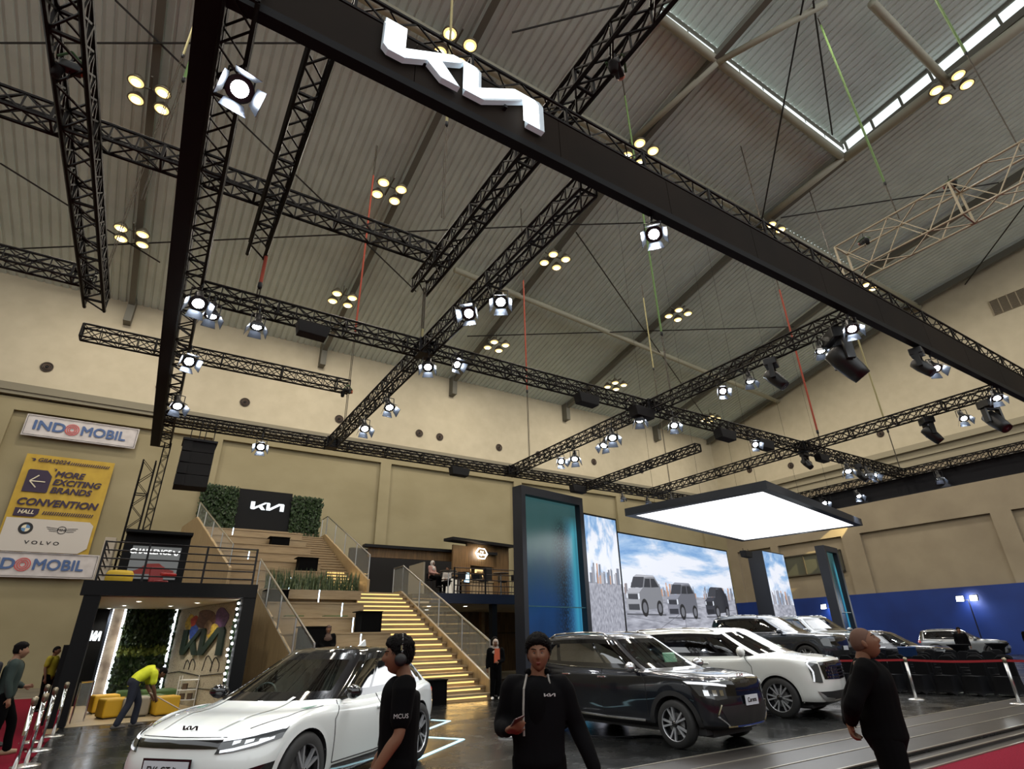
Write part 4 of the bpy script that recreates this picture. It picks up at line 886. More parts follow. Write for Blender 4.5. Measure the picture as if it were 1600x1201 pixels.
s3 = thing('skyline_screen', 'big wide screen showing three vehicles before a city skyline', 'screen', (20.05,21.49,0), AZ)
MB().box(-.05,.0,0,11.6,.3,6.52).build('housing', M_PANELB, s3); MB().box(0,-.01,.3,11.5,0,6.44).build('display', M_SKYB, s3); skyline(s3,.05,11.4,3.55,120,9,.66)
def pic_car(t, x, z, s, body, dark, kind):
    y = -.03; P = lambda pts: [(x+a*s,z+b*s) for a,b in pts]
    MB().prism(P([(-.02,.0),(2.9,.0),(2.9,.06),(-.02,.06)]),.004,Matrix.Translation((0,-.022,0))).build('pictured_shadow', PM((84,86,94)), t)
    T_ = lambda d: Matrix.Translation((0,y-d,0)); k = lambda c,f: tuple(min(255,int(v*f)) for v in c)
    MB().prism(P([(1.0,.18),(.98,.9),(1.28,1.1),(1.47,1.55),(2.28,1.60),(2.68,1.18),(2.76,.62),(2.7,.32)]),.004,T_(0)).build('pictured_side', PM(k(body,.82)), t)
    MB().prism(P([(.02,.28),(.03,.86),(.98,.9),(1.02,.18),(.12,.14)]),.004,T_(.003)).build('pictured_front', PM(body), t)
    MB().prism(P([(.03,.86),(.36,1.06),(1.28,1.1),(.98,.9)]),.004,T_(.005)).prism(P([(.66,1.53),(.9,1.64),(2.2,1.66),(2.3,1.59),(1.47,1.56)]),.004,T_(.005)).build('pictured_hood', PM(k(body,1.12)), t)
    MB().prism(P([(.38,1.08),(.66,1.53),(1.46,1.56),(1.28,1.11)]),.004,T_(.006)).build('pictured_windscreen', PM((58,60,68)), t)
    MB().prism(P([(1.38,1.13),(1.53,1.49),(1.9,1.51),(1.88,1.14)]),.004,T_(.006)).prism(P([(1.94,1.14),(1.96,1.51),(2.24,1.52),(2.55,1.18)]),.004,T_(.006)).build('pictured_window', PM((40,42,50)), t)
    MB().prism(P([(.16,.62),(.16,.82),(.84,.84),(.84,.62)]),.004,T_(.008)).prism(P([(.14,.2),(.12,.42),(.9,.44),(.9,.2)]),.004,T_(.008)).build('pictured_grille', PM(dark), t)
    MB().prism(P([(.04,.66),(.04,.84),(.13,.84),(.13,.66)]),.004,T_(.008)).prism(P([(.87,.62),(.87,.86),(.98,.87),(.98,.66)]),.004,T_(.008)).build('pictured_lamp', PM((222,228,238)), t)
    for cx,r in ((1.3,.36),(2.45,.32)):
        MB().prism([(x+(cx+.72*r*cos(a))*s,z+(.3+r*sin(a))*s) for a in [2*pi*i/20 for i in range(20)]],.004,Matrix.Translation((0,y-.008,0))).build('pictured_tyre', PM((24,24,28)), t)
        MB().prism([(x+(cx+.72*.6*r*cos(a))*s,z+(.3+.6*r*sin(a))*s) for a in [2*pi*i/16 for i in range(16)]],.003,Matrix.Translation((0,y-.012,0))).build('pictured_rim', PM((110,112,120)), t)
gl_ = MB()
for xa,za,xb,zb in ((.1,3.3,11.4,2.9),(.1,2.5,11.4,1.5),(5.5,3.3,5.2,.5),(.2,1.0,6.5,3.2),(8.5,.5,9.6,3.2)): gl_.tube((xa,-.014,za),(xb,-.014,zb),.012,4)
gl_.build('pictured_paving_line', PM((96,98,108)), s3)
pic_car(s3,.12,2.55,1.18,(156,158,166),(60,62,70),0); pic_car(s3,3.75,2.42,1.12,(124,126,138),(46,48,58),1); pic_car(s3,7.75,2.5,1.02,(52,54,64),(30,32,40),2)
s4 = thing('skyline_screen', 'separate dark pillar with upright skyline screen right of the big screen', 'screen', (33.3,22.45,0), AZ)
MB().box(0,0,0,3.35,1.0,6.5).build('housing', mat('tower_frame', rgb(26,31,42), .5), s4); MB().box(.06,-.012,.3,3.28,0,6.44).build('display', M_SKYC, s4); skyline(s4,.1,3.2,3.3,26,6,.8)

# ================================================================== LIT CANOPY
LA = radians(12.2)
cp = thing('lit_canopy', 'large flat glowing white ceiling panel hanging over the vehicles', 'light panel', (18.83,11.95,6.5), LA)
M_PANEL = mat('panel_glow', (.8,.8,.8), .6, 0, (.96,.98,1), 1.8)
MB().box(.3,.3,-.0,11.35,6.05,.06).build('diffuser', M_PANEL, cp)
MB().box(0,0,-.03,11.65,.3,.3).box(0,6.05,-.03,11.65,6.35,.3).box(0,.3,-.03,.3,6.05,.3).box(11.35,.3,-.03,11.65,6.05,.3).box(.3,.3,.1,11.35,6.05,.28).build('frame', mat('canopy_frame', rgb(40,46,56), .5), cp)
for x in (1.2,5.8,10.4):
    for y in (.8,5.5): MB().tube((x,y,.28),(x,y,18.6),.006,4).build('suspension_cable', M_BLACK, cp)
light('AREA','canopy_light',(24.0,16.1,6.45),420,(.95,.98,1),(0,0,LA),11,sizey=5.7)
# ================================================================== VEHICLES
def cr(p0,p1,p2,p3,t): return .5*((2*p1)+(p2-p0)*t+(2*p0-5*p1+4*p2-p3)*t*t+(3*p1-p0-3*p2+p3)*t*t*t)
def cr_at(pts, s):
    i = min(int(s), len(pts)-2); t = s-i
    p = lambda k: pts[max(0,min(len(pts)-1,k))]
    return cr(p(i-1) if i > 0 else p(0)*2-p(1), p(i), p(i+1), p(i+2) if i+2 < len(pts) else p(i+1)*2-p(i), t)
def glass_material(name, tint, refl=.1):
    m = bpy.data.materials.new(name); m.use_nodes = True; N = m.node_tree.nodes; L = m.node_tree.links; N.clear()
    o = N.new('ShaderNodeOutputMaterial'); mx = N.new('ShaderNodeMixShader'); tr = N.new('ShaderNodeBsdfTransparent'); gl = N.new('ShaderNodeBsdfGlossy')
    lw = N.new('ShaderNodeLayerWeight'); lw.inputs['Blend'].default_value = .35; mr = N.new('ShaderNodeMapRange'); mr.inputs['To Min'].default_value = refl; mr.inputs['To Max'].default_value = .5
    tr.inputs[0].default_value = (*tint,1); gl.inputs[0].default_value = (1,1,1,1); gl.inputs['Roughness'].default_value = .02
    L.new(lw.outputs['Facing'], mr.inputs['Value']); L.new(mr.outputs[0], mx.inputs[0]); L.new(tr.outputs[0], mx.inputs[1]); L.new(gl.outputs[0], mx.inputs[2]); L.new(mx.outputs[0], o.inputs[0]); return m
M_WIND = glass_material('windscreen_glass', (.66,.78,.72), .06); M_TINT = glass_material('tinted_glass', (.10,.11,.12), .10)
M_TYRE = mat('tyre_rubber', (.012,.012,.012), .75); M_RIMD = mat('rim_dark', (.02,.02,.022), .3, .4); M_RIMS = mat('rim_silver', (.45,.46,.48), .32, .5)
M_CLAD = mat('cladding_black', (.016,.016,.017), .5); M_GLOSSB = mat('gloss_black', (.006,.006,.007), .08, 0, coat=.6)
M_LENS = mat('lamp_lens', (.05,.055,.06), .05, 0, coat=1); M_LAMPSIL = mat('lamp_reflector', (.7,.72,.75), .12, 1)
M_DRL = mat('drl_white', (.8,.82,.85), .3, 0, (.9,.95,1), .5); M_TAIL = mat('tail_red', (.35,.01,.01), .2, 0, (.8,.03,.02), .4)
M_INT = mat('cabin_dark', (.02,.02,.022), .7); M_SEAM = mat('panel_gap', (.004,.004,.004), .8)
def paint(name, c, metal=0, rough=.3): return mat(name, c, rough, metal, coat=1)
class Car:
    def __init__(s, spec):
        s.sp = spec; LV = []
        for lv in spec['levels']:
            xf,zf,xr,zr,w,cf,crn = lv[:7]; xs,zs = lv[7],lv[8]
            ff = lv[9] if len(lv) > 9 else (.55,.88); 
            pts = [Vector((xf,0,zf)), Vector((xf-cf*.18,ff[0]*w,zf)), Vector((xf-cf,ff[1]*w,zf+(zs[0]-zf)*.35))]
            fac = (.975,.995,1,.995,.965)
            for x,z,k in zip(xs,zs,fac): pts.append(Vector((x,w*k,z)))
            pts += [Vector((xr+crn,.86*w,zr+(zs[4]-zr)*.35)), Vector((xr+crn*.2,.5*w,zr)), Vector((xr,0,zr))]
            LV.append(pts)
        s.LV = LV
    def P(s, t, u):
        col = [cr_at(lv, u) for lv in s.LV]; p = cr_at(col, t)
        if p.y < 0: p.y = 0
        return p
    def grids(s, nt=5, nu=8):
        T = [i/nt for i in range((len(s.LV)-1)*nt+1)]; Uu = [j/nu for j in range((len(s.LV[0])-1)*nu+1)]
        G = [[s.P(t,u) for u in Uu] for t in T]
        for r in G: r[0].y = 0; r[-1].y = 0
        for p in G[-1]: p.y = 0
        return T,Uu,G
def wheel(R, parent, loc, side, style):
    w_ = .22; t = bpy.data.objects.new('wheel', None); COL.objects.link(t); t.parent = parent; t.location = loc; t.rotation_euler = (0, 0, 0 if side > 0 else pi)
    MB().lathe([(R*.70,-.10),(R*.93,-.105),(R*.99,-.07),(R,0),(R*.99,.07),(R*.93,.105),(R*.70,.10)],36,axis='Y',cap=False).build('tyre', M_TYRE, t, True)
    MB().lathe([(R*.72,-.1),(R*.68,-.08),(R*.66,.02),(R*.70,.10),(R*.725,.098)],36,axis='Y',cap=False).lathe([(R*.67,.01),(0,.0)],28,axis='Y',cap=False).build('rim', M_RIMD, t, True)
    sp_ = MB(); n = style[0]
    for k in range(n):
        a = 2*pi*k/n; 
        if style[1] == 'fan':
            for a0,a1,wd in ((a,a+.12,.030),(a+.42,a+.18,.024)): 
                c0 = Vector((cos(a0),0,sin(a0))); c1 = Vector((cos(a1),0,sin(a1))); n0 = Vector((-sin(a),0,cos(a)))
                q = [c0*R*.12-n0*wd,c1*R*.69-n0*wd*1.2,c1*R*.69+n0*wd*1.2,c0*R*.12+n0*wd]
                sp_.add([v+Vector((0,.085,0)) for v in q]+[v+Vector((0,.05,0)) for v in q],[(3,2,1,0),(0,1,5,4),(1,2,6,5),(2,3,7,6),(3,0,4,7)])
        else:
            for da in (-.13,.13):
                c0 = Vector((cos(a+da*.5),0,sin(a+da*.5))); c1 = Vector((cos(a+da*1.6),0,sin(a+da*1.6))); n0 = Vector((-sin(a),0,cos(a))); wd=.0115
                q = [c0*R*.12-n0*wd,c1*R*.70-n0*wd*1.3,c1*R*.70+n0*wd*1.3,c0*R*.12+n0*wd]
                sp_.add([v+Vector((0,.085,0)) for v in q]+[v+Vector((0,.05,0)) for v in q],[(3,2,1,0),(0,1,5,4),(1,2,6,5),(2,3,7,6),(3,0,4,7)])
    sp_.lathe([(R*.72,.09),(R*.70,.10),(R*.68,.088)],36,axis='Y',cap=False)
    sp_.build('spokes', M_RIMS, t)
    MB().lathe([(R*.15,.06),(R*.14,.095),(0,.1)],16,axis='Y',cap=False).build('hub_cap', M_RIMS if style[1]=='fan' else M_GLOSSB, t, True)
    MB().lathe([(R*.45,.0),(R*.45,.03),(0,.03)],20,axis='Y',cap=False).build('brake_disc', mat('brake_disc', (.25,.25,.25), .4, .8), t)
    return t
def build_car(name, label, spec, group=None, cat='car'):
    car = Car(spec); T,U,G = car.grids(); root = thing(name, label, cat, (0,0,0), 0, group)
    R = spec['R']; zc = R; ra = R+spec.get('gap',.045)
    def inarch(p): return any((p.x-xw)**2+(p.z-zc)**2 < ra*ra for xw in spec['axles']) and abs(p.y) > .5
    # snap arch edge
    H = [[p.copy() for p in r] for r in G]
    flag = [[inarch(p) for p in r] for r in G]
    nT,nU = len(T),len(U)
    for i in range(nT):
        for j in range(nU):
            if flag[i][j]:
                if any(0 <= i+a < nT and 0 <= j+b < nU and not flag[i+a][j+b] for a in (-1,0,1) for b in (-1,0,1)):
                    p = H[i][j]; xw = min(spec['axles'], key=lambda x: abs(x-p.x)); d = Vector((p.x-xw,0,p.z-zc)); d.normalize(); p.x = xw+d.x*ra; p.z = zc+d.z*ra
    # faces
    body,roof,frit,wind,side = MB(),MB(),MB(),MB(),MB()
    for r in H:
        for p in r: pass
    V = [(p.x,p.y,p.z) for r in H for p in r]; Vm = [(x,-y,z) for x,y,z in V]; n0 = len(V)
    allv = V+Vm
    cls = {}
    wl,rl = spec['glass_levels']; panes = spec['panes']; A = spec['apillar']
    for i in range(nT-1):
        for j in range(nU-1):
            q = (i*nU+j, i*nU+j+1, (i+1)*nU+j+1, (i+1)*nU+j)
            fl = [flag[i][j],flag[i][j+1],flag[i+1][j+1],flag[i+1][j]]
            if all(fl): continue
            t = (T[i]+T[i+1])/2; u = (U[j]+U[j+1])/2
            if wl < t < rl:
                if u < A[0]: k = 'wind' if (wl+.12 < t < rl-.1 and u < A[0]-.1) else 'frit'
                elif u > spec['rearglass'][0]: k = 'rear' if (wl+.3 < t and u > spec['rearglass'][0]+.25) else 'body'
                elif u > A[1] and u < spec['dlo_end']: k = 'side%d' % [q_ for q_,(a,b) in enumerate(panes) if a < u < b][0] if any(a < u < b for a,b in panes) and wl+.1 < t < rl-.12 else 'frit'
                else: k = 'frit' if spec.get('black_pillar') and u < A[1] else 'body'
            elif t > rl: k = 'roof'
            elif t < spec['clad_level'] : k = 'clad'
            else: k = 'body'
            cls.setdefault(k, []).append(q); k2 = k+'m' if k.startswith('side') else k; cls.setdefault(k2, []).append(tuple(n0+v for v in reversed(q)))
    def sub(k):
        fs = cls.get(k, []); used = sorted({v for f in fs for v in f}); mp = {v:n for n,v in enumerate(used)}
        mb = MB(); mb.v = [allv[v] for v in used]; mb.f = [tuple(mp[v] for v in f) for f in fs]; mb.m = [0]*len(fs); return mb
    def emit(ks, nm, m):
        mb = MB()
        for k in ks:
            s = sub(k); 
            if s.v: mb.add(s.v, s.f)
        if not mb.v: return None
        o = mb.build(nm, m, root, True, fix=True); return o
    PB = spec['paint']; ks = ['body']+([] if spec.get('black_roof') else ['roof'])
    bo = emit(ks, 'body_shell', PB)
    if spec.get('black_roof'): emit(['roof'], 'roof', M_GLOSSB)
    emit(['clad'], 'lower_cladding', spec.get('clad_mat', M_CLAD)); emit(['frit'], 'window_surround', M_GLOSSB)
    emit(['wind'], 'windscreen', spec.get('wind_mat', M_WIND)); 
    emit(['rear'], 'rear_window', M_TINT)
    for k in sorted(c for c in cls if c.startswith('side')): emit([k], 'side_window', M_TINT)
    bv = BVHTree.FromPolygons([Vector((p.x,p.y,p.z)) for r in G for p in r]+[Vector((p.x,-p.y,p.z)) for r in G for p in r],
        [(i*nU+j, i*nU+j+1, (i+1)*nU+j+1, (i+1)*nU+j) for i in range(nT-1) for j in range(nU-1)]+[(n0+i*nU+j, n0+(i+1)*nU+j, n0+(i+1)*nU+j+1, n0+i*nU+j+1) for i in range(nT-1) for j in range(nU-1)])
    def hit(ax, a, b, off):
        if ax == 'side': o,d = Vector((a,3,b)),Vector((0,-1,0))
        elif ax == 'front': o,d = Vector((5,a,b)),Vector((-1,0,0))
        elif ax == 'rear': o,d = Vector((-5,a,b)),Vector((1,0,0))
        else: o,d = Vector((a,b,4)),Vector((0,0,-1))
        l,n,_,_ = bv.ray_cast(o,d)
        if l is None: return None
        if n.dot(d) > 0: n = -n
        return l+n*off
    def ribbon(nm, m, ax, lo, up, off=.006, rows=3, sub_=4, mirror=True, par=None, depth=0):
        lo2,up2 = [],[]
        for k in range(len(lo)-1):
            for q in range(sub_): f = q/sub_; lo2.append((lo[k][0]*(1-f)+lo[k+1][0]*f, lo[k][1]*(1-f)+lo[k+1][1]*f)); up2.append((up[k][0]*(1-f)+up[k+1][0]*f, up[k][1]*(1-f)+up[k+1][1]*f))
        lo2.append(lo[-1]); up2.append(up[-1]); last = None; g = []
        for r in range(rows+1):
            f = r/rows; row = []
            for a,b in zip(lo2,up2):
                p = hit(ax, a[0]*(1-f)+b[0]*f, a[1]*(1-f)+b[1]*f, off)
                if p is None: p = last.copy() if last is not None else Vector((0,0,0))
                last = p; row.append(p)
            g.append(row)
        mb = MB().grid(g)
        if depth: pass
        if mirror:
            h = MB().grid([[Vector((p.x,-p.y,p.z)) for p in r] for r in g])
            if ax == 'side' or mirror == 'split':
                mb.build(nm, m, par or root, True); h.build(nm, m, par or root, True); return
            mb.add(h.v, h.f)
        mb.build(nm, m, par or root, True)
    def line(nm, pts, ax='side', r=.006, m=M_SEAM, mirror=True, off=.0, sub_=6):
        P = []
        for k in range(len(pts)-1):
            for q in range(sub_): f = q/sub_; h = hit(ax, pts[k][0]*(1-f)+pts[k+1][0]*f, pts[k][1]*(1-f)+pts[k+1][1]*f, off); P.append(h)
        P.append(hit(ax, pts[-1][0], pts[-1][1], off)); P = [p for p in P if p is not None]
        mb = MB().path(P, r, 5); mb.build(nm, m, root)
        if mirror: MB().path([Vector((p.x,-p.y,p.z)) for p in P], r, 5).build(nm, m, root)
    # arch lips and wells
    for xw in spec['axles']:
        for sd in (1,-1):
            inn,out,bk = [],[],[]
            for k in range(25):
                a = -.18+k*(pi+.36)/24; x = xw+cos(a)*(ra+.0); z = zc+sin(a)*(ra+.0); xo = xw+cos(a)*(ra+spec['lip']); zo = zc+sin(a)*(ra+spec['lip'])
                p = hit('side',x,max(z,.2),.004); q = hit('side',xo,max(zo,.2),.008)
                if p is None or q is None: continue
                if spec['lip'] > .04: p.y += .012; q.y += .004
                for l,v in ((inn,p),(out,q),(bk,Vector((p.x,p.y-.34,p.z)))): v.y *= sd; l.append(v)
            if len(inn) > 2:
                MB().grid([out,inn]).build('wheel_arch', spec.get('lip_mat', M_CLAD), root, True)
                MB().grid([inn,bk]).build('wheel_well', M_INT, root, True)
    for xw in spec['axles']:
        MB().box(xw-.46,-.55,.16,xw+.46,.55,.8).build('wheel_bay', M_INT, root)
        for sd in (1,-1): wheel(R, root, (xw, sd*(spec['track']), R), sd, spec['rim'])
    # underbody and cabin
    xf = spec['levels'][2][0]; xr = spec['levels'][2][2]
    MB().box(xr+.4,-.72,.2,xf-.4,.72,.42).build('underbody', M_INT, root)
    cb = spec['cabin']  # x cowl, x rear, z belt, half width
    MB().box(cb[1],-cb[3]+.02,.42,cb[0],cb[3]-.02,cb[2]-.14).build('cabin_floor', M_INT, root)
    dm = MB(); dm.prism([(cb[0]-.5,cb[2]-.16),(cb[0]+.1,cb[2]-.1),(cb[0]+.08,cb[2]-.05),(cb[0]-.45,cb[2]-.02)],2*cb[3]-.12,Matrix.Translation((0,-cb[3]+.06,0))); dm.build('dashboard', mat('dash_green', rgb(84,118,104), .5) if spec.get('dash') else M_INT, root)
    for x in (cb[0]-1.15,cb[0]-2.0):
        if x < cb[1]+.3: continue
        for y in (-.38,.38):
            b = bevel(MB().cbox((x,y,cb[2]-.05),(.14,.46,.62),rot=(0,-.2,0)).cbox((x-.08,y,cb[2]+.32),(.1,.26,.2),rot=(0,-.2,0)).build('car_seat', mat('seat_dark', (.03,.03,.032), .7), root), .03)
    st = MB(); cx,cy,cz = cb[0]-.62,-.38,cb[2]-.02
    st.path([Vector((cx-.08*sin(a)*0-.06*sin(a),cy+.18*cos(a),cz+.17*sin(a))) for a in [2*pi*k/20 for k in range(21)]],.014,5).tube((cx,cy-.17,cz),(cx,cy+.17,cz),.014,5).tube((cx,cy,cz),(cx+.2,cy,cz-.06),.03,6)
    st.build('steering_wheel', mat('wheel_dark', (.02,.02,.02), .5), root)
    # mirrors
    mx,mz = spec['mirror']; h = hit('side', mx, mz-.06, 0)
    for sd in (1,-1):
        y0 = h.y; mir = MB(); rows = []
        for k in range(7):
            f = k/6; s_ = sin(pi*min(max(f,.08),.92))**.5; rows.append([(mx-.04+.10*s_*cos(a)+(.03*f), sd*(y0+.06+f*.20), mz+.085*s_*sin(a)*spec.get('mirh',1)) for a in [2*pi*i/12 for i in range(12)]])
        mir.grid(rows, closed=True); mir.add(rows[0],[tuple(range(12))]); mir.add(rows[-1],[tuple(range(12))])
        o = mir.build('door_mirror', spec.get('mirror_mat', PB), root, True, fix=True)
        MB().tube((mx,sd*(y0-.02),mz-.08),(mx-.02,sd*(y0+.10),mz-.05),.022,6).build('mirror_stalk', M_GLOSSB, o)
    # seams & handles
    for pts in spec['seams']: line('door_gap', pts)
    for x,z in spec['handles']:
        h = hit('side', x, z, .012)
        for sd in (1,-1): bevel(MB().cbox((h.x,sd*h.y,h.z),(.2,.035,.03)).build('door_handle', spec.get('handle_mat', PB), root), .01)
    if spec.get('rails'):
        z0 = spec['rails']
        for sd in (1,-1):
            pts = [Vector((p.x, sd*p.y, p.z+.05)) for p in [car.P(7.35, u) for u in (3.1,3.6,4.2,5,6,6.6,7.0)]]; pts[0].z -= .05; pts[-1].z -= .05
            MB().path(pts,.016,6).build('roof_rail', M_STEEL, root, True)
    spec['extra'](root, ribbon, line, hit, car)
    return root
def plate(root, hit, y, z, w_, h_, body, label=None, dark=True, tilt=0, fs=.06):
    p = hit('front', y, z, .02); 
    if dark: MB().box(-.01,-w_/2-.02,-h_/2-.02,.0,w_/2+.02,h_/2+.02).build('plate_frame', M_GLOSSB, root, loc=tuple(p))
    o = MB().box(-.004,-w_/2,-h_/2,.006,w_/2,h_/2).build('number_plate', mat('plate_white', rgb(196,200,206), .4), root, loc=tuple(p))
    text(body, fs, 'plate_text', mat('print_black', rgb(20,18,18), .6), o, (.009,0,0), (pi/2,0,pi/2), .001, bold=.001)
def hood_logo(root, hit, z, s=.05, m=None, y0=None, mode='front', x=None):
    p = hit(mode, *( (0,z) if mode=='front' else (x,0)), .012); o = wordmark(s, .006, 'badge', m or M_CHROME, root, (p.x, -s*2.12, p.z-s/2), (0,0,pi/2))
    return o
def std_levels(L, W, prof):
    return prof
def seams_std(x1,x2,x3,zb,zt): return [[(x1,zb),(x1+.02,zt)],[(x2,zb),(x2,zt)],[(x3,zb),(x3-.12,zt)],[(x1,zb),(x3,zb)]]

# --- white electric crossover ------------------------------------------------
def ex_ev6(root, ribbon, line, hit, car):
    ribbon('grille_band', M_GLOSSB, 'front', [(-.56,.70),(0,.70),(.56,.70)], [(-.56,.765),(0,.765),(.56,.765)], .006, 2, 8, False)
    ribbon('headlamp', M_LENS, 'front', [(.46,.655),(.6,.665),(.75,.69),(.86,.74)], [(.5,.765),(.62,.775),(.76,.80),(.87,.825)], .010, 4, 5, 'split')
    ribbon('lamp_strip', M_DRL, 'front', [(.50,.750),(.62,.760),(.76,.785),(.86,.808)], [(.5,.768),(.62,.780),(.76,.805),(.87,.83)], .016, 1, 5, 'split')
    ribbon('lamp_strip', M_DRL, 'front', [(.50,.665),(.6,.675),(.74,.705),(.82,.74)], [(.5,.69),(.6,.70),(.74,.73),(.82,.76)], .016, 1, 5, 'split')
    for y in (.58,.66,.74): ribbon('lamp_cell', M_LAMPSIL, 'front', [(y,.72),(y+.05,.735)], [(y,.75),(y+.05,.755)], .014, 2, 2, 'split')
    ribbon('lower_intake', M_GLOSSB, 'front', [(-.62,.26),(0,.26),(.62,.26)], [(-.74,.42),(0,.40),(.74,.42)], .008, 3, 8, False)
    ribbon('intake_side', M_GLOSSB, 'front', [(.74,.30),(.86,.36)], [(.72,.52),(.87,.56)], .008, 3, 4, 'split')
    line('hood_gap', [(-.5,.785),(0,.785),(.5,.785)], 'front', .005, mirror=False)
    line('hood_gap', [(1.05,.80),(1.6,.74),(2.0,.60)], 'top', .005)
    ribbon('hood_crease', root_paint, 'top', [(1.1,.42),(1.7,.40),(2.12,.32)], [(1.1,.46),(1.7,.44),(2.12,.35)], .010, 1, 5)
    ribbon('sill_trim', M_GLOSSB, 'side', [(.98,.22),(0,.22),(-.95,.22)], [(.95,.36),(0,.34),(-.95,.40)], .010, 2, 8)
    hood_logo(root, hit, .835, .042, mat('badge_dark', (.05,.05,.055), .25, .8))
    plate(root, hit, 0, .53, .52, .15, 'EV6 GT-line', fs=.085)
    ribbon('tail_lamp', M_TAIL, 'side', [(-2.0,.86),(-2.2,.9)], [(-2.0,.9),(-2.2,.94)], .008, 1, 4)
    MB().prism([(-.1,0),(.12,0),(-.06,.09)],.03,Matrix.Translation((-1.15,-.015,1.545))).build('antenna', root_paint, root)
    # clipboard leaflet on the dash
    sh = MB().cbox((.92,.30,1.0),(.26,.42,.01),rot=(0,-.35,.15)).build('info_card', M_GLOSSB, root)
    for k in range(6): MB().cbox((.86+k*.03,.30,1.012+(.03*k-.06)*.36),(.012,.3-.04*(k%3),.006),rot=(0,-.35,.15)).build('printed_line', M_WHITE, sh)
root_paint = paint('paint_pearl_white', rgb(222,226,224), 0, .25)
ev6 = dict(paint=root_paint, R=.375, gap=.03, lip=.05, lip_mat=root_paint, axles=(1.49,-1.41), track=.84, rim=(5,'twin'), glass_levels=(6,7), apillar=(2.0,2.45), panes=((2.6,4.75),(4.85,6.3),(6.4,6.9)), dlo_end=7.0, rearglass=(8,9),
    clad_level=.9, black_roof=True, black_pillar=True, mirror=(.72,1.06), mirror_mat=M_GLOSSB, cabin=(1.2,-1.5,.99,.80), dash=True,
    handles=((-.1,.83),(-1.0,.86)), seams=[[(.95,.38),(.98,.80),(.80,.98)],[(-.12,.38),(-.12,.98)],[(-1.0,.5),(-1.15,.98)],[(.95,.38),(0,.36),(-.9,.38)]],
    levels=[(2.12,.20,-2.15,.30,.82,.30,.2,(1.45,.7,-.1,-.9,-1.5),(.20,.20,.20,.20,.24)),
            (2.26,.27,-2.28,.40,.90,.30,.2,(1.47,.7,-.1,-.9,-1.5),(.28,.27,.27,.27,.32)),
            (2.34,.48,-2.35,.62,.935,.34,.2,(1.48,.7,-.1,-.9,-1.52),(.52,.50,.50,.52,.58)),
            (2.33,.66,-2.33,.80,.945,.40,.22,(1.5,.72,-.08,-.9,-1.55),(.72,.70,.70,.74,.82)),
            (2.27,.785,-2.30,.93,.93,.46,.24,(1.5,.78,-.02,-.9,-1.6),(.885,.86,.84,.88,.96)),
            (1.85,.91,-2.26,1.0,.885,.42,.26,(1.15,.72,0,-.92,-1.65),(.945,.93,.915,.94,1.0)),
            (1.22,1.0,-2.2,1.05,.84,.34,.3,(.74,.45,-.05,-.95,-1.7),(.985,.985,.98,1.0,1.04)),
            (.22,1.475,-1.75,1.34,.63,.24,.2,(-.12,-.3,-.6,-1.05,-1.45),(1.44,1.46,1.47,1.45,1.38),(.5,.84)),
            (.05,1.52,-1.5,1.45,.42,.1,.1,(-.2,-.4,-.65,-1.0,-1.3),(1.525,1.535,1.54,1.52,1.48)),
            (.0,1.535,-1.4,1.48,.0,.05,.05,(-.2,-.4,-.65,-1.0,-1.25),(1.545,1.55,1.55,1.54,1.51))], extra=ex_ev6)
o = build_car('electric_car', 'glossy white electric crossover with black roof and slim lamps, nearest at left', ev6)
o.location = (2.27,8.66,0); o.rotation_euler = (0,0,radians(222.4)); CAR_EV6 = o

# --- dark family car ------------------------------------------------------------
def ex_carens(root, ribbon, line, hit, car):
    ribbon('grille_panel', M_GLOSSB, 'front', [(-.68,.74),(0,.72),(.68,.74)], [(-.7,.93),(0,.95),(.7,.93)], .008, 3, 8, False)
    ribbon('chrome_bar', M_CHROME, 'front', [(-.7,.925),(0,.945),(.7,.925)], [(-.7,.94),(0,.96),(.7,.94)], .014, 1, 8, False)
    ribbon('headlamp', M_LENS, 'front', [(.52,.70),(.66,.68),(.80,.74)], [(.52,.88),(.66,.9),(.84,.92)], .012, 4, 5, 'split')
    ribbon('lamp_strip', M_DRL, 'front', [(.5,.86),(.66,.88),(.84,.90)], [(.5,.885),(.66,.915),(.85,.935)], .018, 1, 5, 'split')
    for y in (.56,.64,.72): ribbon('lamp_cell', M_LAMPSIL, 'front', [(y,.74),(y+.045,.74)], [(y,.82),(y+.045,.82)], .018, 2, 2, 'split')
    ribbon('lower_grille', M_CLAD, 'front', [(-.50,.34),(0,.34),(.50,.34)], [(-.66,.60),(0,.62),(.66,.60)], .010, 4, 8, False)
    line('chrome_frame', [(.50,.34),(.68,.47),(.62,.62)], 'front', .014, M_CHROME, True, .012)
    line('chrome_lip', [(-.52,.33),(0,.325),(.52,.33)], 'front', .016, M_CHROME, False, .014)
    hood_logo(root, hit, .985, .04)
    plate(root, hit, 0, .66, .36, .14, 'Carens', dark=False, fs=.09)
    line('chrome_sill', [(.85,.345),(0,.34),(-.85,.36)], 'side', .018, M_CHROME, True, .012)
    line('belt_chrome', [(.62,1.075),(0,1.085),(-.9,1.10),(-1.6,1.14)], 'side', .010, M_CHROME, True, .006)
    ribbon('tail_lamp', M_TAIL, 'side', [(-1.92,.90),(-2.2,.90)], [(-1.92,.99),(-2.2,1.04)], .008, 2, 4)
    line('hood_gap', [(.9,.72),(1.5,.70),(2.0,.60)], 'top', .006)
    # standing info card in the windscreen
    MB().cbox((.74,.12,1.20),(.02,.34,.24),rot=(0,-.3,0)).build('info_card', mat('card_green', rgb(150,186,164), .5), root)
pc = paint('paint_midnight_blue', rgb(17,21,31), .4, .28)
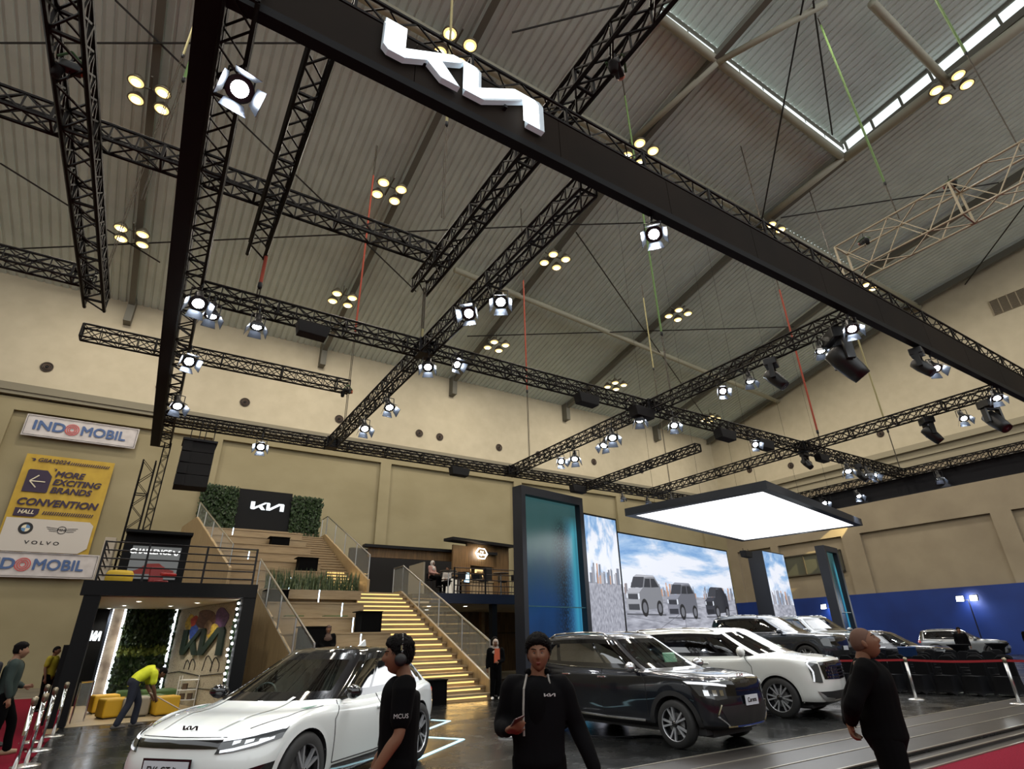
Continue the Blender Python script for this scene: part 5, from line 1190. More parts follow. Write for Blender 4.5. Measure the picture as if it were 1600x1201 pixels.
carens = dict(paint=pc, R=.335, gap=.055, lip=.075, axles=(1.42,-1.36), track=.79, rim=(5,'twin'), glass_levels=(6,7), apillar=(2.0,2.5), panes=((2.62,4.7),(4.85,6.25),(6.4,7.0)), dlo_end=7.15, rearglass=(8,9),
    clad_level=1.05, mirror=(.74,1.12), mirror_mat=mat('mirror_chrome', (.5,.5,.52), .15, .9), handle_mat=M_CHROME, cabin=(1.05,-1.8,1.09,.78), rails=1.66,
    handles=((-.05,.95),(-.98,.97)), seams=[[(.92,.42),(.92,.9),(.78,1.07)],[(-.08,.40),(-.08,1.08)],[(-.95,.55),(-1.1,1.1)]],
    levels=[(2.05,.26,-2.08,.32,.76,.28,.2,(1.4,.7,-.1,-.85,-1.4),(.26,.25,.25,.26,.3)),
            (2.20,.33,-2.22,.42,.865,.28,.2,(1.4,.7,-.1,-.85,-1.4),(.36,.34,.34,.36,.42)),
            (2.27,.55,-2.27,.64,.89,.32,.2,(1.4,.7,-.1,-.85,-1.42),(.60,.58,.58,.6,.64)),
            (2.26,.76,-2.26,.84,.9,.36,.2,(1.42,.72,-.08,-.85,-1.45),(.84,.80,.80,.82,.86)),
            (2.20,.97,-2.24,.98,.885,.38,.2,(1.45,.74,-.02,-.85,-1.5),(.985,.96,.95,.96,.98)),
            (1.70,1.04,-2.22,1.03,.86,.36,.2,(1.05,.70,0,-.87,-1.6),(1.05,1.03,1.02,1.03,1.05)),
            (1.10,1.10,-2.18,1.08,.83,.26,.2,(.72,.42,-.05,-.95,-1.75),(1.085,1.09,1.095,1.11,1.14)),
            (.30,1.565,-1.98,1.55,.66,.2,.14,(.0,-.2,-.6,-1.2,-1.75),(1.535,1.555,1.57,1.565,1.54),(.5,.86)),
            (.1,1.63,-1.85,1.63,.46,.1,.1,(-.1,-.4,-.75,-1.2,-1.6),(1.64,1.655,1.665,1.66,1.645)),
            (.05,1.65,-1.8,1.65,.0,.05,.05,(-.1,-.4,-.75,-1.2,-1.55),(1.665,1.68,1.69,1.685,1.67))], extra=ex_carens)
o = build_car('family_car', 'dark midnight blue family car with chrome trims, behind the man with the phone', carens)
o.location = (8.23,8.70,0); o.rotation_euler = (0,0,radians(276.4)); CAR_CARENS = o

# --- white van --------------------------------------------------------------------
def ex_van(root, ribbon, line, hit, car):
    ribbon('grille', M_GLOSSB, 'front', [(-.62,.72),(0,.70),(.62,.72)], [(-.66,1.03),(0,1.05),(.66,1.03)], .008, 5, 10, False)
    rr_ = MB()
    for i in range(13):
        for k in range(5):
            p = hit('front', -.54+i*.09+(.045 if k % 2 else 0), .755+k*.06, .014)
            if p: rr_.cbox(tuple(p),(.012,.05,.022))
    rr_.build('grille_studs', M_LAMPSIL, root)
    ribbon('lamp_housing', M_LENS, 'front', [(.68,.66),(.74,.66),(.83,.68)], [(.68,1.0),(.74,1.02),(.84,1.04)], .010, 4, 4, 'split')
    line('lamp_strip', [(.66,1.055),(.80,1.055),(.84,1.0),(.80,.86),(.82,.68)], 'front', .018, M_DRL, True, .012)
    ribbon('lower_intake', M_CLAD, 'front', [(-.62,.34),(0,.34),(.62,.34)], [(-.78,.50),(0,.50),(.78,.50)], .010, 3, 8, False)
    ribbon('skid_trim', M_STEEL, 'front', [(.34,.33),(.6,.33),(.72,.4)], [(.34,.37),(.62,.40),(.80,.52)], .018, 2, 4, 'split')
    line('hood_gap', [(1.45,.86),(1.9,.84),(2.3,.74)], 'top', .006)
    line('side_sill', [(1.0,.33),(0,.32),(-.9,.33)], 'side', .016, M_CLAD, True, .01)
    line('rail_gap', [(-.3,.98),(-1.2,.98),(-2.3,.99)], 'side', .006)
    hood_logo(root, hit, 1.12, .04, M_LAMPSIL)
    ribbon('tail_lamp', M_TAIL, 'side', [(-2.3,1.0),(-2.5,1.0)], [(-2.3,1.1),(-2.5,1.1)], .008, 2, 4)
van = dict(paint=paint('paint_snow_white', rgb(218,220,216), 0, .28), R=.375, gap=.04, lip=.04, lip_mat=paint('paint_snow_white', (0,0,0)), axles=(1.63,-1.46), track=.88, rim=(6,'twin'), glass_levels=(6,7), apillar=(2.0,2.5), panes=((2.62,4.3),(4.4,5.8),(5.95,7.0)), dlo_end=7.2, rearglass=(8,9),
    clad_level=.8, mirror=(1.02,1.24), mirh=1.3, cabin=(1.5,-2.1,1.16,.86), rails=1.7, black_roof=False,
    handles=((.05,1.0),(-.25,1.0)), seams=[[(1.15,.45),(1.15,.95),(1.0,1.13)],[(-.1,.40),(-.1,1.14)],[(-1.0,.5),(-1.1,1.14)]],
    levels=[(2.36,.24,-2.4,.32,.86,.28,.2,(1.6,.8,-.1,-.95,-1.5),(.26,.24,.24,.26,.3)),
            (2.50,.33,-2.52,.42,.95,.28,.2,(1.6,.8,-.1,-.95,-1.5),(.36,.34,.34,.36,.42)),
            (2.57,.55,-2.57,.64,.985,.32,.2,(1.62,.8,-.1,-.95,-1.52),(.60,.58,.58,.6,.64)),
            (2.57,.82,-2.57,.84,1.0,.34,.2,(1.64,.82,-.08,-.95,-1.55),(.88,.86,.86,.86,.88)),
            (2.52,1.07,-2.55,1.02,.985,.36,.2,(1.66,.84,-.02,-.95,-1.6),(1.08,1.03,1.01,1.01,1.03)),
            (2.1,1.16,-2.54,1.08,.96,.36,.2,(1.4,.85,0,-.97,-1.8),(1.13,1.09,1.08,1.08,1.09)),
            (1.58,1.22,-2.52,1.13,.93,.28,.2,(1.1,.7,-.1,-1.1,-2.05),(1.15,1.15,1.14,1.15,1.17)),
            (.72,1.655,-2.4,1.60,.76,.22,.12,(.38,.1,-.5,-1.3,-2.15),(1.60,1.62,1.64,1.63,1.60),(.5,.86)),
            (.5,1.73,-2.3,1.70,.54,.1,.1,(.2,-.1,-.6,-1.3,-2.0),(1.725,1.735,1.745,1.74,1.71)),
            (.45,1.745,-2.25,1.72,.0,.05,.05,(.2,-.1,-.6,-1.3,-1.95),(1.745,1.76,1.77,1.765,1.73))], extra=ex_van)
van['lip_mat'] = van['paint']
o = build_car('van', 'large white people carrier with studded grille behind the dark blue family car', van)
o.location = (12.35,10.0,0); o.rotation_euler = (0,0,radians(282.4)); CAR_VAN = o

# --- distant SUVs -------------------------------------------------------------------
def ex_suv(root, ribbon, line, hit, car):
    ribbon('grille', M_GLOSSB, 'front', [(-.66,.70),(0,.68),(.66,.70)], [(-.66,.98),(0,1.0),(.66,.98)], .008, 3, 8, False)
    ribbon('headlamp', M_LENS, 'front', [(.66,.66),(.82,.7)], [(.66,1.0),(.84,1.02)], .012, 3, 4, 'split')
    ribbon('lamp_strip', M_DRL, 'front', [(.60,.98),(.84,.98)], [(.6,1.01),(.85,1.02)], .018, 1, 4, 'split')
    ribbon('lower_intake', M_CLAD, 'front', [(-.6,.36),(0,.36),(.6,.36)], [(-.7,.56),(0,.56),(.7,.56)], .010, 2, 6, False)
    ribbon('skid_trim', M_STEEL, 'front', [(-.5,.3),(.5,.3)], [(-.56,.36),(.56,.36)], .016, 1, 6, False)
    plate(root, hit, 0, .62, .36, .13, ' ', dark=False)
    ribbon('tail_lamp', M_TAIL, 'side', [(-2.0,.90),(-2.25,.90)], [(-2.0,1.03),(-2.25,1.06)], .008, 2, 4)
    line('belt_chrome', [(.62,1.125),(0,1.13),(-.9,1.14),(-1.5,1.17)], 'side', .008, M_CHROME, True, .006)
def scale_levels(sp, kx, kz, ky=1):
    out = []
    for lv in sp['levels']:
        out.append((lv[0]*kx,lv[1]*kz,lv[2]*kx,lv[3]*kz,lv[4]*ky,lv[5],lv[6],tuple(x*kx for x in lv[7]),tuple(z*kz for z in lv[8]))+tuple(lv[9:]))
    return out
def suv(col, kx=1.0, kz=1.0, ky=1.0, roofb=False, **k):
    d = dict(carens); d.update(paint=col, levels=scale_levels(carens,kx,kz,ky), extra=ex_suv, axles=(1.42*kx,-1.36*kx), R=.36, track=.79*ky+.02, mirror=(.74*kx,1.12*kz), mirror_mat=col, black_roof=roofb, cabin=(1.05*kx,-1.8*kx,1.09*kz,.78*ky), seams=[], handles=((-.05,.97),(-.98,.99)), handle_mat=M_CHROME); d.update(k); return d
o = build_car('suv', 'dark grey SUV with bright sky reflections on its windscreen, behind the white people carrier', suv(paint('paint_graphite', rgb(66,72,82), .6, .25), 1.05,1.03,1.04)); o.location = (19.8,13.6,.5); o.rotation_euler = (0,0,radians(278))
o = build_car('suv', 'boxy light grey SUV facing the camera left of the bald man', suv(paint('paint_pewter', rgb(128,134,136), .4, .3), 1.08,1.06,1.08)); o.location = (24.9,15.0,.5); o.rotation_euler = (0,0,radians(250))
o = build_car('suv', 'black SUV seen past the head of the bald man, in front of the blue wall', suv(paint('paint_black', rgb(24,26,34), .4, .2), .98,.96,1.0)); o.location = (27.4,13.4,0); o.rotation_euler = (0,0,radians(285))
o = build_car('suv', 'silver SUV parked farthest right near the blue wall', suv(paint('paint_silver', rgb(140,144,148), .7, .3), .98,.97,1.0)); o.location = (42.8,16.7,0); o.rotation_euler = (0,0,radians(291.3))
o = build_car('suv', 'white SUV at the right edge, far beyond the black chairs', suv(paint('paint_snow_white2', rgb(196,198,196), .0, .3), .98,.97,1.0)); o.location = (47.6,12.4,0); o.rotation_euler = (0,0,radians(300))

for x,y,a,l in ((19.8,13.6,278,'under the dark grey SUV'),(24.9,15.0,250,'under the boxy light grey SUV')):
    pf_ = MB().box(-2.7,-1.35,0,2.7,1.35,.46).box(-2.75,-1.4,.46,2.75,1.4,.5).build('car_platform', mat('podium_dark', rgb(30,31,34), .3)); pf_.location = (x,y,0); pf_.rotation_euler = (0,0,radians(a)); tag(pf_, 'low dark display platform '+l, 'platform', 'display platforms')
# ================================================================== SPOTLIGHTS AND SPEAKERS ON THE TRUSSES
M_LAMPH = mat('spot_black', rgb(18,18,20), .4); M_FLAP = mat('flap_grey', rgb(70,76,86), .35, .6)
light('SPOT','wall_streak',(49.3,19.5,14.2),26000,(1,.80,.38),aim=(51.2,28.6,8.3),size=.02,spot=8,blend=.3)
def spot(name, tilt, lens_r=.14, doors=4):
    t = thing(name, '', 'spotlight')
    MB().lathe([(.028,-.03),(.028,.06)],8,(0,0,-.02)).tube((0,0,-.02),(0,0,-.12),.014,6).tube((-.15,0,-.12),(.15,0,-.12),.012,5).tube((-.15,0,-.12),(-.15,0,-.36),.012,5).tube((.15,0,-.12),(.15,0,-.36),.012,5).build('yoke', M_LAMPH, t)
    h = bpy.data.objects.new('head', None); COL.objects.link(h); h.parent = t; h.location = (0,0,-.34); h.rotation_euler = (-tilt,0,0)
    MB().lathe([(.06,.26),(.075,.24),(.08,.08),(.11,.0),(lens_r+.015,-.1),(lens_r+.02,-.13),(lens_r,-.13)],20).build('housing', M_LAMPH, h, True)
    MB().lathe([(lens_r,-.11),(lens_r*.6,-.135),(0,-.145)],20,cap=False).build('lens', M_LAMPC, h, True)
    for k in range(doors):
        a = k*pi/2; R_ = Matrix.Rotation(a,3,'Z'); ln = .19 if k % 2 == 0 else .15
        q = [R_@Vector(v) for v in ((lens_r+.01,-.11,-.13),(lens_r+.01,.11,-.13),(lens_r+.09,.15,-.13-ln),(lens_r+.09,-.15,-.13-ln))]
        MB().add(q+[v+R_@Vector((.006,0,0)) for v in q],[(0,1,2,3),(7,6,5,4),(0,4,5,1),(1,5,6,2),(2,6,7,3),(3,7,4,0)]).build('barn_door', M_FLAP, h)
    return t
S1 = spot('spotlight', radians(32)); S2 = spot('spotlight', radians(50)); S3 = spot('spotlight', radians(12)); used = set()
def put(proto, loc, rz, label, group='barn door spotlights on the trusses', power=0, aim=None, s=1.0):
    s *= .84
    if id(proto) in used: o = dup(proto, loc, (0,0,rz))
    else: o = proto; used.add(id(proto)); o.location = loc; o.rotation_euler = (0,0,rz)
    rz = rz*.6-math.atan2(loc[0],loc[1])*.85; o.rotation_euler = (0,0,rz)
    o.scale = (s,s,s); o['label'] = label; o['group'] = group
    if power:
        light('SPOT','spot_beam',(loc[0],loc[1],loc[2]-.62*s),power,(.93,.96,1),spot=62,blend=.6,size=.12,aim=aim or (loc[0]+sin(rz)*2,loc[1]-cos(rz)*3,0))
    return o
TB = Z0-.02
for p,loc,rz,l,pw,aim,s in [
    (S1,(-.30,5.6,TB),.3,'lit barn door spotlight high on the left truss near the fascia corner',500,(2.5,8,0),1.25),
    (S2,(-.25,14.0,TB),.4,'lit spotlight on the left truss where the short hanging truss passes behind',300,(3,12,0),1.2),
    (S1,(-.30,17.0,TB),.5,'lit spotlight on the left truss just above the back wall cornice',300,(2,12,0),1.3),
    (S1,(-.28,11.0,TB),.2,'very bright round spotlight at the left end of the middle truss',400,(2.2,8,0),1.3),
    (S3,(.0,11.43,TB),.2,'lit spotlight hanging just below the bright one at the left end of the middle truss',300,(2,9,0),1.1),
    (S3,(.87,11.43,TB),0.1,'dark bodied spotlight under the left part of the middle truss',300,(1.5,8,0),1.1),
    (S1,(4.85,11.43,TB),-.2,'lit spotlight right below the left crossing',400,(3.5,8,0),1.1),
    (S2,(5.6,11.43,TB+.2),.9,'lit spotlight right of the left crossing, turned sideways',0,None,1.0),
    (S1,(4.9,8.0,TB),-.15,'lit spotlight on the steep diagonal truss, upper one',400,(3,8,0),1.15),
    (S2,(4.6,8.75,TB),-.6,'lit spotlight on the steep diagonal truss with grey flaps, lower one',400,(4,9,0),1.15),
    (S1,(4.9,14.3,TB),.6,'lit spotlight on the rear part of the steep truss, upper one',250,(6,13,0),1.2),
    (S1,(4.85,16.3,TB),.4,'lit spotlight on the rear part of the steep truss, lower one',250,(6,14,0),1.25),
    (S2,(2.4,19.98,TB+.06),-.1,'very bright spotlight on top of the rear truss before the cream wall',0,None,1.3),
    (S1,(12.75,15.6,TB),-.3,'lit spotlight of a close pair above the water screen, left one',350,(9,10,0),1.3),
    (S2,(12.6,16.3,TB),.3,'lit spotlight of a close pair above the water screen, right one',350,(14,14,0),1.2),
    (S1,(12.75,13.9,TB),-.9,'dark spotlight pointing down left before the cream wall',0,None,1.2),
    (S1,(12.5,13.2,TB+.1),0,'very bright spotlight left of the second crossing',400,(9,9,0),1.4),
    (S3,(12.72,7.9,TB),.2,'lit spotlight third from the fascia on the second truss',350,(10,8,0),1.0),
    (S2,(12.72,8.8,TB),.2,'lit spotlight fourth from the fascia on the second truss',350,(11,9,0),1.0),
    (S3,(12.72,5.9,TB),.1,'lit spotlight nearest the big moving head on the second truss',350,(9,6,0),1.0),
    (S1,(12.3,4.93,TB),0,'very bright spotlight tucked under the fascia board, middle',350,(10,8,0),1.1),
    (S3,(12.05,11.43,TB),0,'lit spotlight hanging below the middle truss left of the second crossing',350,(10,8,0),1.2),
    (S1,(13.6,11.43,TB+.1),.1,'lit spotlight hanging below the middle truss right of the second crossing',350,(13,9,0),1.2),
    (S2,(17.8,11.43,TB+.06),.5,'lit spotlight above the middle truss before the small warm lamps',0,None,1.1),
    (S1,(6.1,4.93,TB),-.2,'lit spotlight half hidden under the fascia board beside a green sling',400,(6,8,0),1.1),
    (S1,(20.2,4.93,TB),0,'bright spotlight under the right end of the fascia board',350,(17,8,0),1.1),
    (S1,(21.3,6.2,TB),.2,'lit spotlight between moving heads on the third truss',350,(19,9,0),1.1),
    (S1,(16.3,4.93,TB),.6,'lit spotlight under the fascia board beside a black drum lamp',0,None,1.1),
    (S1,(24.0,11.43,TB),-.1,'lit spotlight just right of the third crossing',300,(24,9,0),1.3),
    (S3,(25.6,11.43,TB+.05),.2,'spotlight with white flaps right of the third crossing, second one',300,(28,10,0),1.2),
    (S2,(26.0,11.43,TB),1.2,'small tilted spotlight below the right part of the middle truss',0,None,1.2),
    (S3,(29.35,10.2,TB+.06),0,'small lit spotlight above the black drape',0,None,1.2),
    (S1,(29.3,13.8,TB),.4,'lit spotlight below the far end of the black drape, right one',300,(30,16,0),1.2),
    (S2,(29.3,15.6,TB),.4,'lit spotlight below the far end of the black drape, left one',300,(32,18,0),1.3),
    (S3,(19.2,19.98,TB),.1,'small downward spotlight on the rear truss above the big screen, left one',0,None,.9),
    (S3,(20.9,19.98,TB),.1,'small downward spotlight on the rear truss above the big screen, right one',0,None,.9),
    (S3,(22.7,19.98,TB+.3),.1,'small lit spotlight at the forked chain over the canopy',0,None,.9)]:
    put(p,loc,rz,l,power=pw,aim=aim,s=s)
def mover():
    t = thing('moving_head_light', '', 'spotlight')
    bevel(MB().box(-.2,-.16,-.24,.2,.16,-.04).build('base_box', M_LAMPH, t), .02)
    MB().box(-.24,-.06,-.62,-.18,.06,-.24).box(.18,-.06,-.62,.24,.06,-.24).box(-.24,-.06,-.28,.24,.06,-.22).build('fork', M_LAMPH, t)
    h = MB().lathe([(.10,.26),(.16,.22),(.17,.0),(.15,-.22),(.13,-.34),(.115,-.34)],20).build('head', M_LAMPH, t, True); h.location = (0,0,-.58); h.rotation_euler = (radians(-35),0,0)
    l = MB().lathe([(.115,-.33),(0,-.345)],20,cap=False).build('lens', mat('lens_dark', (.05,.05,.06), .05, 0, coat=1), h)
    MB().tube((-.1,0,-.02),(-.1,0,.08),.02,6).tube((.1,0,-.02),(.1,0,.08),.02,6).build('clamp', M_BLACK, t); return t
mv = mover(); mvs = [(12.72,7.2,.4,1.0,'smaller one between two spotlights on the second truss'),(12.72,5.45,.9,1.5,'biggest, hanging beside the fascia board'),(21.3,5.45,-.4,1.25,'rightmost, near the frame edge'),(21.3,7.2,.8,1.05,'on the third truss left of a lit spotlight'),(21.28,11.6,0,.8,'dark one under the third crossing'),(25.0,11.43,.3,.9,'among the spotlights right of the third crossing'),(15.5,4.93,.2,.9,'drum shaped one under the fascia board')]
for i,(x,y,rz,s,l) in enumerate(mvs):
    o = mv if i == 0 else dup(mv); o.location = (x,y,TB); o.rotation_euler = (0,0,rz); o.scale = (s,s,s); o['label'] = 'black moving head stage light, '+l; o['group'] = 'moving head lights'
def boxspk(loc, rz, s, label):
    t = thing('truss_speaker', label, 'loudspeaker', loc, rz, 'black wedge loudspeakers on the trusses'); t.scale = (s,s,s)
    bevel(MB().prism([(-.42,-.05),(-.36,-.38),(.36,-.40),(.44,-.08)],.34,Matrix.Translation((0,-.17,0))).build('cabinet', mat('speaker_black', rgb(13,13,16), .7), t), .015)
    MB().tube((-.3,0,-.06),(-.3,0,.08),.015,5).tube((.3,0,-.06),(.3,0,.08),.015,5).build('bracket', M_BLACK, t)
for a in [((2.0,11.43,TB),0,.85,'black wedge loudspeaker under the left part of the middle truss'),((9.95,11.43,TB),0,.9,'black wedge loudspeaker under the middle truss between the crossings'),((10.1,19.98,TB),0,1.0,'small black wedge loudspeaker under the rear truss, left one'),((16.4,19.98,TB),0,1.0,'small black wedge loudspeaker under the rear truss above the narrow screen'),
          ((12.2,11.43,TB+.05),0,1.0,'black wedge loudspeaker at the second crossing'),((16.2,11.43,TB),0,1.0,'black wedge loudspeaker below the small warm lamps, left one'),((18.4,11.43,TB),0,1.0,'black wedge loudspeaker below the small warm lamps, right one'),((31.0,22.0,6.3),.2,1.1,'black wedge loudspeaker hanging under the rear corner of the lit canopy'),((22.2,11.43,TB),0,.8,'black wedge loudspeaker beside the third crossing')]:
    boxspk(*a)
# floor standing flood light masts by the blue wall
def mast(y, label):
    t = thing('flood_mast', label, 'floodlight', (50.2,y,0), 0, 'double floodlights by the blue wall')
    MB().tube((0,0,.05),(0,0,3.5),.04,8).tube((0,-.5,3.5),(0,.5,3.5),.03,6).lathe([(.4,0),(.4,.04),(.05,.06)],16).build('mast', M_BLACK, t)
    for sy in (-.42,.42):
        b = MB().cbox((-.1,sy,3.62),(.14,.5,.4),rot=(0,.3,0)).build('flood_head', M_BLACK, t); MB().cbox((-.18,sy,3.6),(.02,.44,.34),rot=(0,.3,0)).build('flood_lens', emis('flood_glow',(.95,1,1),25), b)
    light('SPOT','flood_beam',(49.8,y,3.5),500,(.95,1,1),spot=150,blend=1,size=.3,aim=(40,y,1))
    light('SPOT','flood_spill',(50.05,y,3.62),260,(.9,.96,1),spot=150,blend=1,size=.3,aim=(50.75,y,3.2))
mast(28.5,'twin bright floodlights on a mast left of the slim water tower'); mast(18.3,'twin bright floodlights on a mast above the silver SUV')

# ================================================================== FLOOR DETAILS
for i,(pts,l) in enumerate([([(6.02,13.0),(6.25,12.57),(5.2,11.6)],'short bent white light line on the floor behind the white car'),([(4.9,10.9),(5.35,10.2),(3.75,8.86)],'bent cyan white light line on the floor right of the headphone man'),([(2.6,7.3),(2.9,7.8),(3.7,8.9)],'cyan white light line on the floor under the white car sill')]):
    mb = MB()
    for a,b in zip(pts,pts[1:]):
        a = Vector((*a,0)); b = Vector((*b,0)); n = Vector((-(b-a).y,(b-a).x,0)).normalized()*.035
        mb.add([a-n,b-n,b+n,a+n]+[v+Vector((0,0,.008)) for v in (a-n,b-n,b+n,a+n)],[(3,2,1,0),(4,5,6,7),(0,1,5,4),(1,2,6,5),(2,3,7,6),(3,0,4,7)])
    o = mb.build('floor_light_line', emis('floor_cyan', (.55,.9,1), 1.6)); tag(o, l, 'light line', 'glowing floor lines')
MB_r = MB(); MB_r.lathe([(.15,.0),(.15,.03),(.19,.03),(.19,.0)],28,(6.15,9.96,0)); tag(MB_r.build('ring_weight', mat('ring_white', rgb(200,200,200), .4), None, True), 'flat white ring lying on the floor left of the phone man', 'ring')
mb = MB(); mb.path([Vector((7.1,9.2,.012)),Vector((7.5,8.6,.012)),Vector((8.1,8.3,.012)),Vector((8.3,7.8,.012))],.012,5); tag(mb.build('floor_cable', M_BLACK), 'thin black cable on the floor under the dark blue family car', 'cable')
# stanchions with red belt
def stanchion(x,y,label,r=.035,z=0,group='stanchions of the right barrier',tilt=0):
    t = thing('stanchion', label, 'barrier post', (x,y,z), 0, group)
    MB().lathe([(.19,0),(.19,.015),(.12,.03),(.04,.045)],24).build('base', M_STEEL, t, True); MB().lathe([(r,.04),(r,.88)],14).build('post', M_CHROME if group[0]=='c' else M_STEEL, t, True)
    MB().lathe([(r+.008,.86),(r+.01,.95),(r*.6,.97)],14).build('belt_head', mat('post_head', rgb(150,140,120), .35, .8), t, True)
S_ = [(17.17,8.09,'grey barrier post with red belt, left one'),(17.72,6.15,'grey barrier post with red belt, right one near the frame edge'),(16.2,11.43,'grey barrier post hidden left, behind the bald man')]
for x,y,l in S_: stanchion(x,y,l)
def belt(a,b,label):
    d = Vector((b[0]-a[0],b[1]-a[1],0)); n = 12; rows = []
    for zz in (.88,.93):
        rows.append([(a[0]+d.x*i/n, a[1]+d.y*i/n, zz-.03*sin(pi*i/n)) for i in range(n+1)])
    mb = MB().grid(rows); o = mb.build('barrier_belt', mat('belt_red', rgb(150,26,34), .7)); s_ = o.modifiers.new('s','SOLIDIFY'); s_.thickness = .004; tag(o,label,'barrier belt','red barrier belts')
belt((16.2,11.4),(17.17,8.09),'red barrier belt left of the left grey post'); belt((17.17,8.09),(17.72,6.15),'red barrier belt between the two grey posts'); belt((17.72,6.15),(18.5,2.5),'red barrier belt running out of the frame at right')
for x,y,l in ((-.97,13.94,'tall chrome barrier post at left, the farther one'),(-.96,12.3,'tall chrome barrier post at left, second'),(-1.02,11.6,'tall chrome barrier post at left, nearest'),(-1.2,15.2,'tall chrome barrier post at left, slim one behind'),(-.94,15.9,'tall chrome barrier post at left beside the black cabinet')): stanchion(x,y,l,.032,0,'chrome barrier posts at the left')
# pale display plinth and seats at the right edge
tag(bevel(MB().cbox((20.6,7.3,.012),(2.6,.95,.024),rz=radians(-58)).build('floor_plate', mat('plate_pale', rgb(150,156,150), .35)),.005),'pale rectangular floor plate right of the black chairs','floor plate')
# chairs with stretch covers
M_COV = mat('cover_black', rgb(8,9,13), .85, spec=.15)
def cover_chair():
    t = thing('covered_chair','','chair'); mb = MB(); rows = []
    for k in range(9):
        f = k/8; z = .46*f; fl = (1-f)**2.2; rows.append([(cx*(.21+.06*fl*(1 if abs(s_)<2 else 1)), cy*(.22+.07*fl*1), z if k else (0.0 if c else .07)) for cx,cy,c,s_ in ((-1,-1,1,0),(-.5,-.93,0,0),(0,-.88,0,0),(.5,-.93,0,0),(1,-1,1,0),(.93,-.5,0,0),(.88,0,0,0),(.93,.5,0,0),(1,1,1,0),(.5,.93,0,0),(0,.88,0,0),(-.5,.93,0,0),(-1,1,1,0),(-.93,.5,0,0),(-.88,0,0,0),(-.93,-.5,0,0))])
    mb.grid(rows, closed=True); mb.add(rows[-1],[tuple(range(16))]); mb.build('seat_cover', M_COV, t, True)
    bevel(MB().prism([(-.21,.40),(.21,.40),(.20,.88),(.12,.94),(-.12,.94),(-.20,.88)],.06,Matrix.Translation((0,.18,0))).build('back_cover', M_COV, t), .02, 3)
    return t
c1 = cover_chair(); k = 0; rr = random.Random(11); names = ['first','second','third','fourth','fifth','sixth','seventh']
for row,(x0,y0) in enumerate(((18.6,10.6),(19.5,10.9),(21.0,12.2),(22.6,12.4),(24.4,12.8))):
    for i in range(7):
        x = x0+i*.16; y = y0-i*.62
        o = c1 if k == 0 else dup(c1); k += 1
        o.location = (x+rr.uniform(-.05,.05),y,0); o.rotation_euler = (0,0,radians(-100)+rr.uniform(-.12,.12)); o['group'] = 'chairs with black stretch covers'
        o['label'] = 'chair in black stretch cover, %s from the left in the %s row from the front' % (names[i], ['first','second','third','fourth','fifth'][row])
# round draped cocktail tables among the chairs
for x,y,l in ((25.8,10.2,'left'),(27.5,9.6,'middle'),(29.6,8.8,'right')):
    t = thing('cocktail_table','high cocktail table in tight black cloth behind the chairs, '+l+' one','table',(x,y,0),0,'black cocktail tables'); MB().lathe([(.34,0),(.2,.3),(.12,.6),(.2,.95),(.36,1.08),(.36,1.1),(0,1.11)],20).build('stretch_cloth', M_COV, t, True)
tag(bevel(MB().cbox((21.3,9.9,.98),(.5,.05,.32),rot=(.5,0,-1.1)).build('blue_folder', mat('folder_blue', rgb(30,60,110), .6)),.01),'dark blue board standing among the black chairs','board')
# counter blocks beyond, behind the screens
tag(MB().box(32.3,26.0,0,33.0,27.4,3.0).build('counter_block', mat('tower_frame', rgb(26,31,42), .5)),'dark block standing between the big screen and the pillar screen','block')
# ================================================================== PEOPLE
def loft(mb, pts, rad, n=14, sub=4, capr=True):
    "smooth tube through pts with (rx,ry) radii; ry along local side vector"
    P = [Vector(p) for p in pts]; R_ = [(r if isinstance(r,tuple) else (r,r)) for r in rad]; PP,RR = [],[]
    for i in range(len(P)-1):
        for k in range(sub):
            t = k/sub; p = lambda j: P[max(0,min(len(P)-1,j))]; q = lambda j: R_[max(0,min(len(P)-1,j))]
            PP.append(cr(p(i-1),p(i),p(i+1),p(i+2),t)); RR.append(tuple(cr(q(i-1)[a],q(i)[a],q(i+1)[a],q(i+2)[a],t) for a in (0,1)))
    PP.append(P[-1]); RR.append(R_[-1]); rows = []; side = None
    for i,p in enumerate(PP):
        d = (PP[min(i+1,len(PP)-1)]-PP[max(i-1,0)]).normalized()
        if side is None:
            side = Vector((0,1,0)); side = (side-d*side.dot(d))
            if side.length < .2: side = Vector((1,0,0))-d*d.x
            side.normalize()
        else: side = (side-d*side.dot(d)).normalized()
        f = d.cross(side); rows.append([p+f*RR[i][0]*cos(2*pi*k/n)+side*RR[i][1]*sin(2*pi*k/n) for k in range(n)])
    # rounded ends
    def cap(ring, c, d, r): 
        out = []
        for a in (.5,.85): out.append([c+(v-c)*cos(a*pi/2)+d*r*sin(a*pi/2) for v in ring])
        return out
    d0 = (PP[0]-PP[1]).normalized(); d1 = (PP[-1]-PP[-2]).normalized()
    a = cap(rows[0],PP[0],d0,min(RR[0])*.9); b = cap(rows[-1],PP[-1],d1,min(RR[-1])*.9)
    rows = a[::-1]+rows+b; mb.grid(rows, closed=True)
    m = len(rows[0]); o = len(mb.v)-m*len(rows); mb.f.append(tuple(o+m-1-i for i in range(m))); mb.m.append(0); o2 = len(mb.v)-m; mb.f.append(tuple(o2+i for i in range(m))); mb.m.append(0)
    return mb
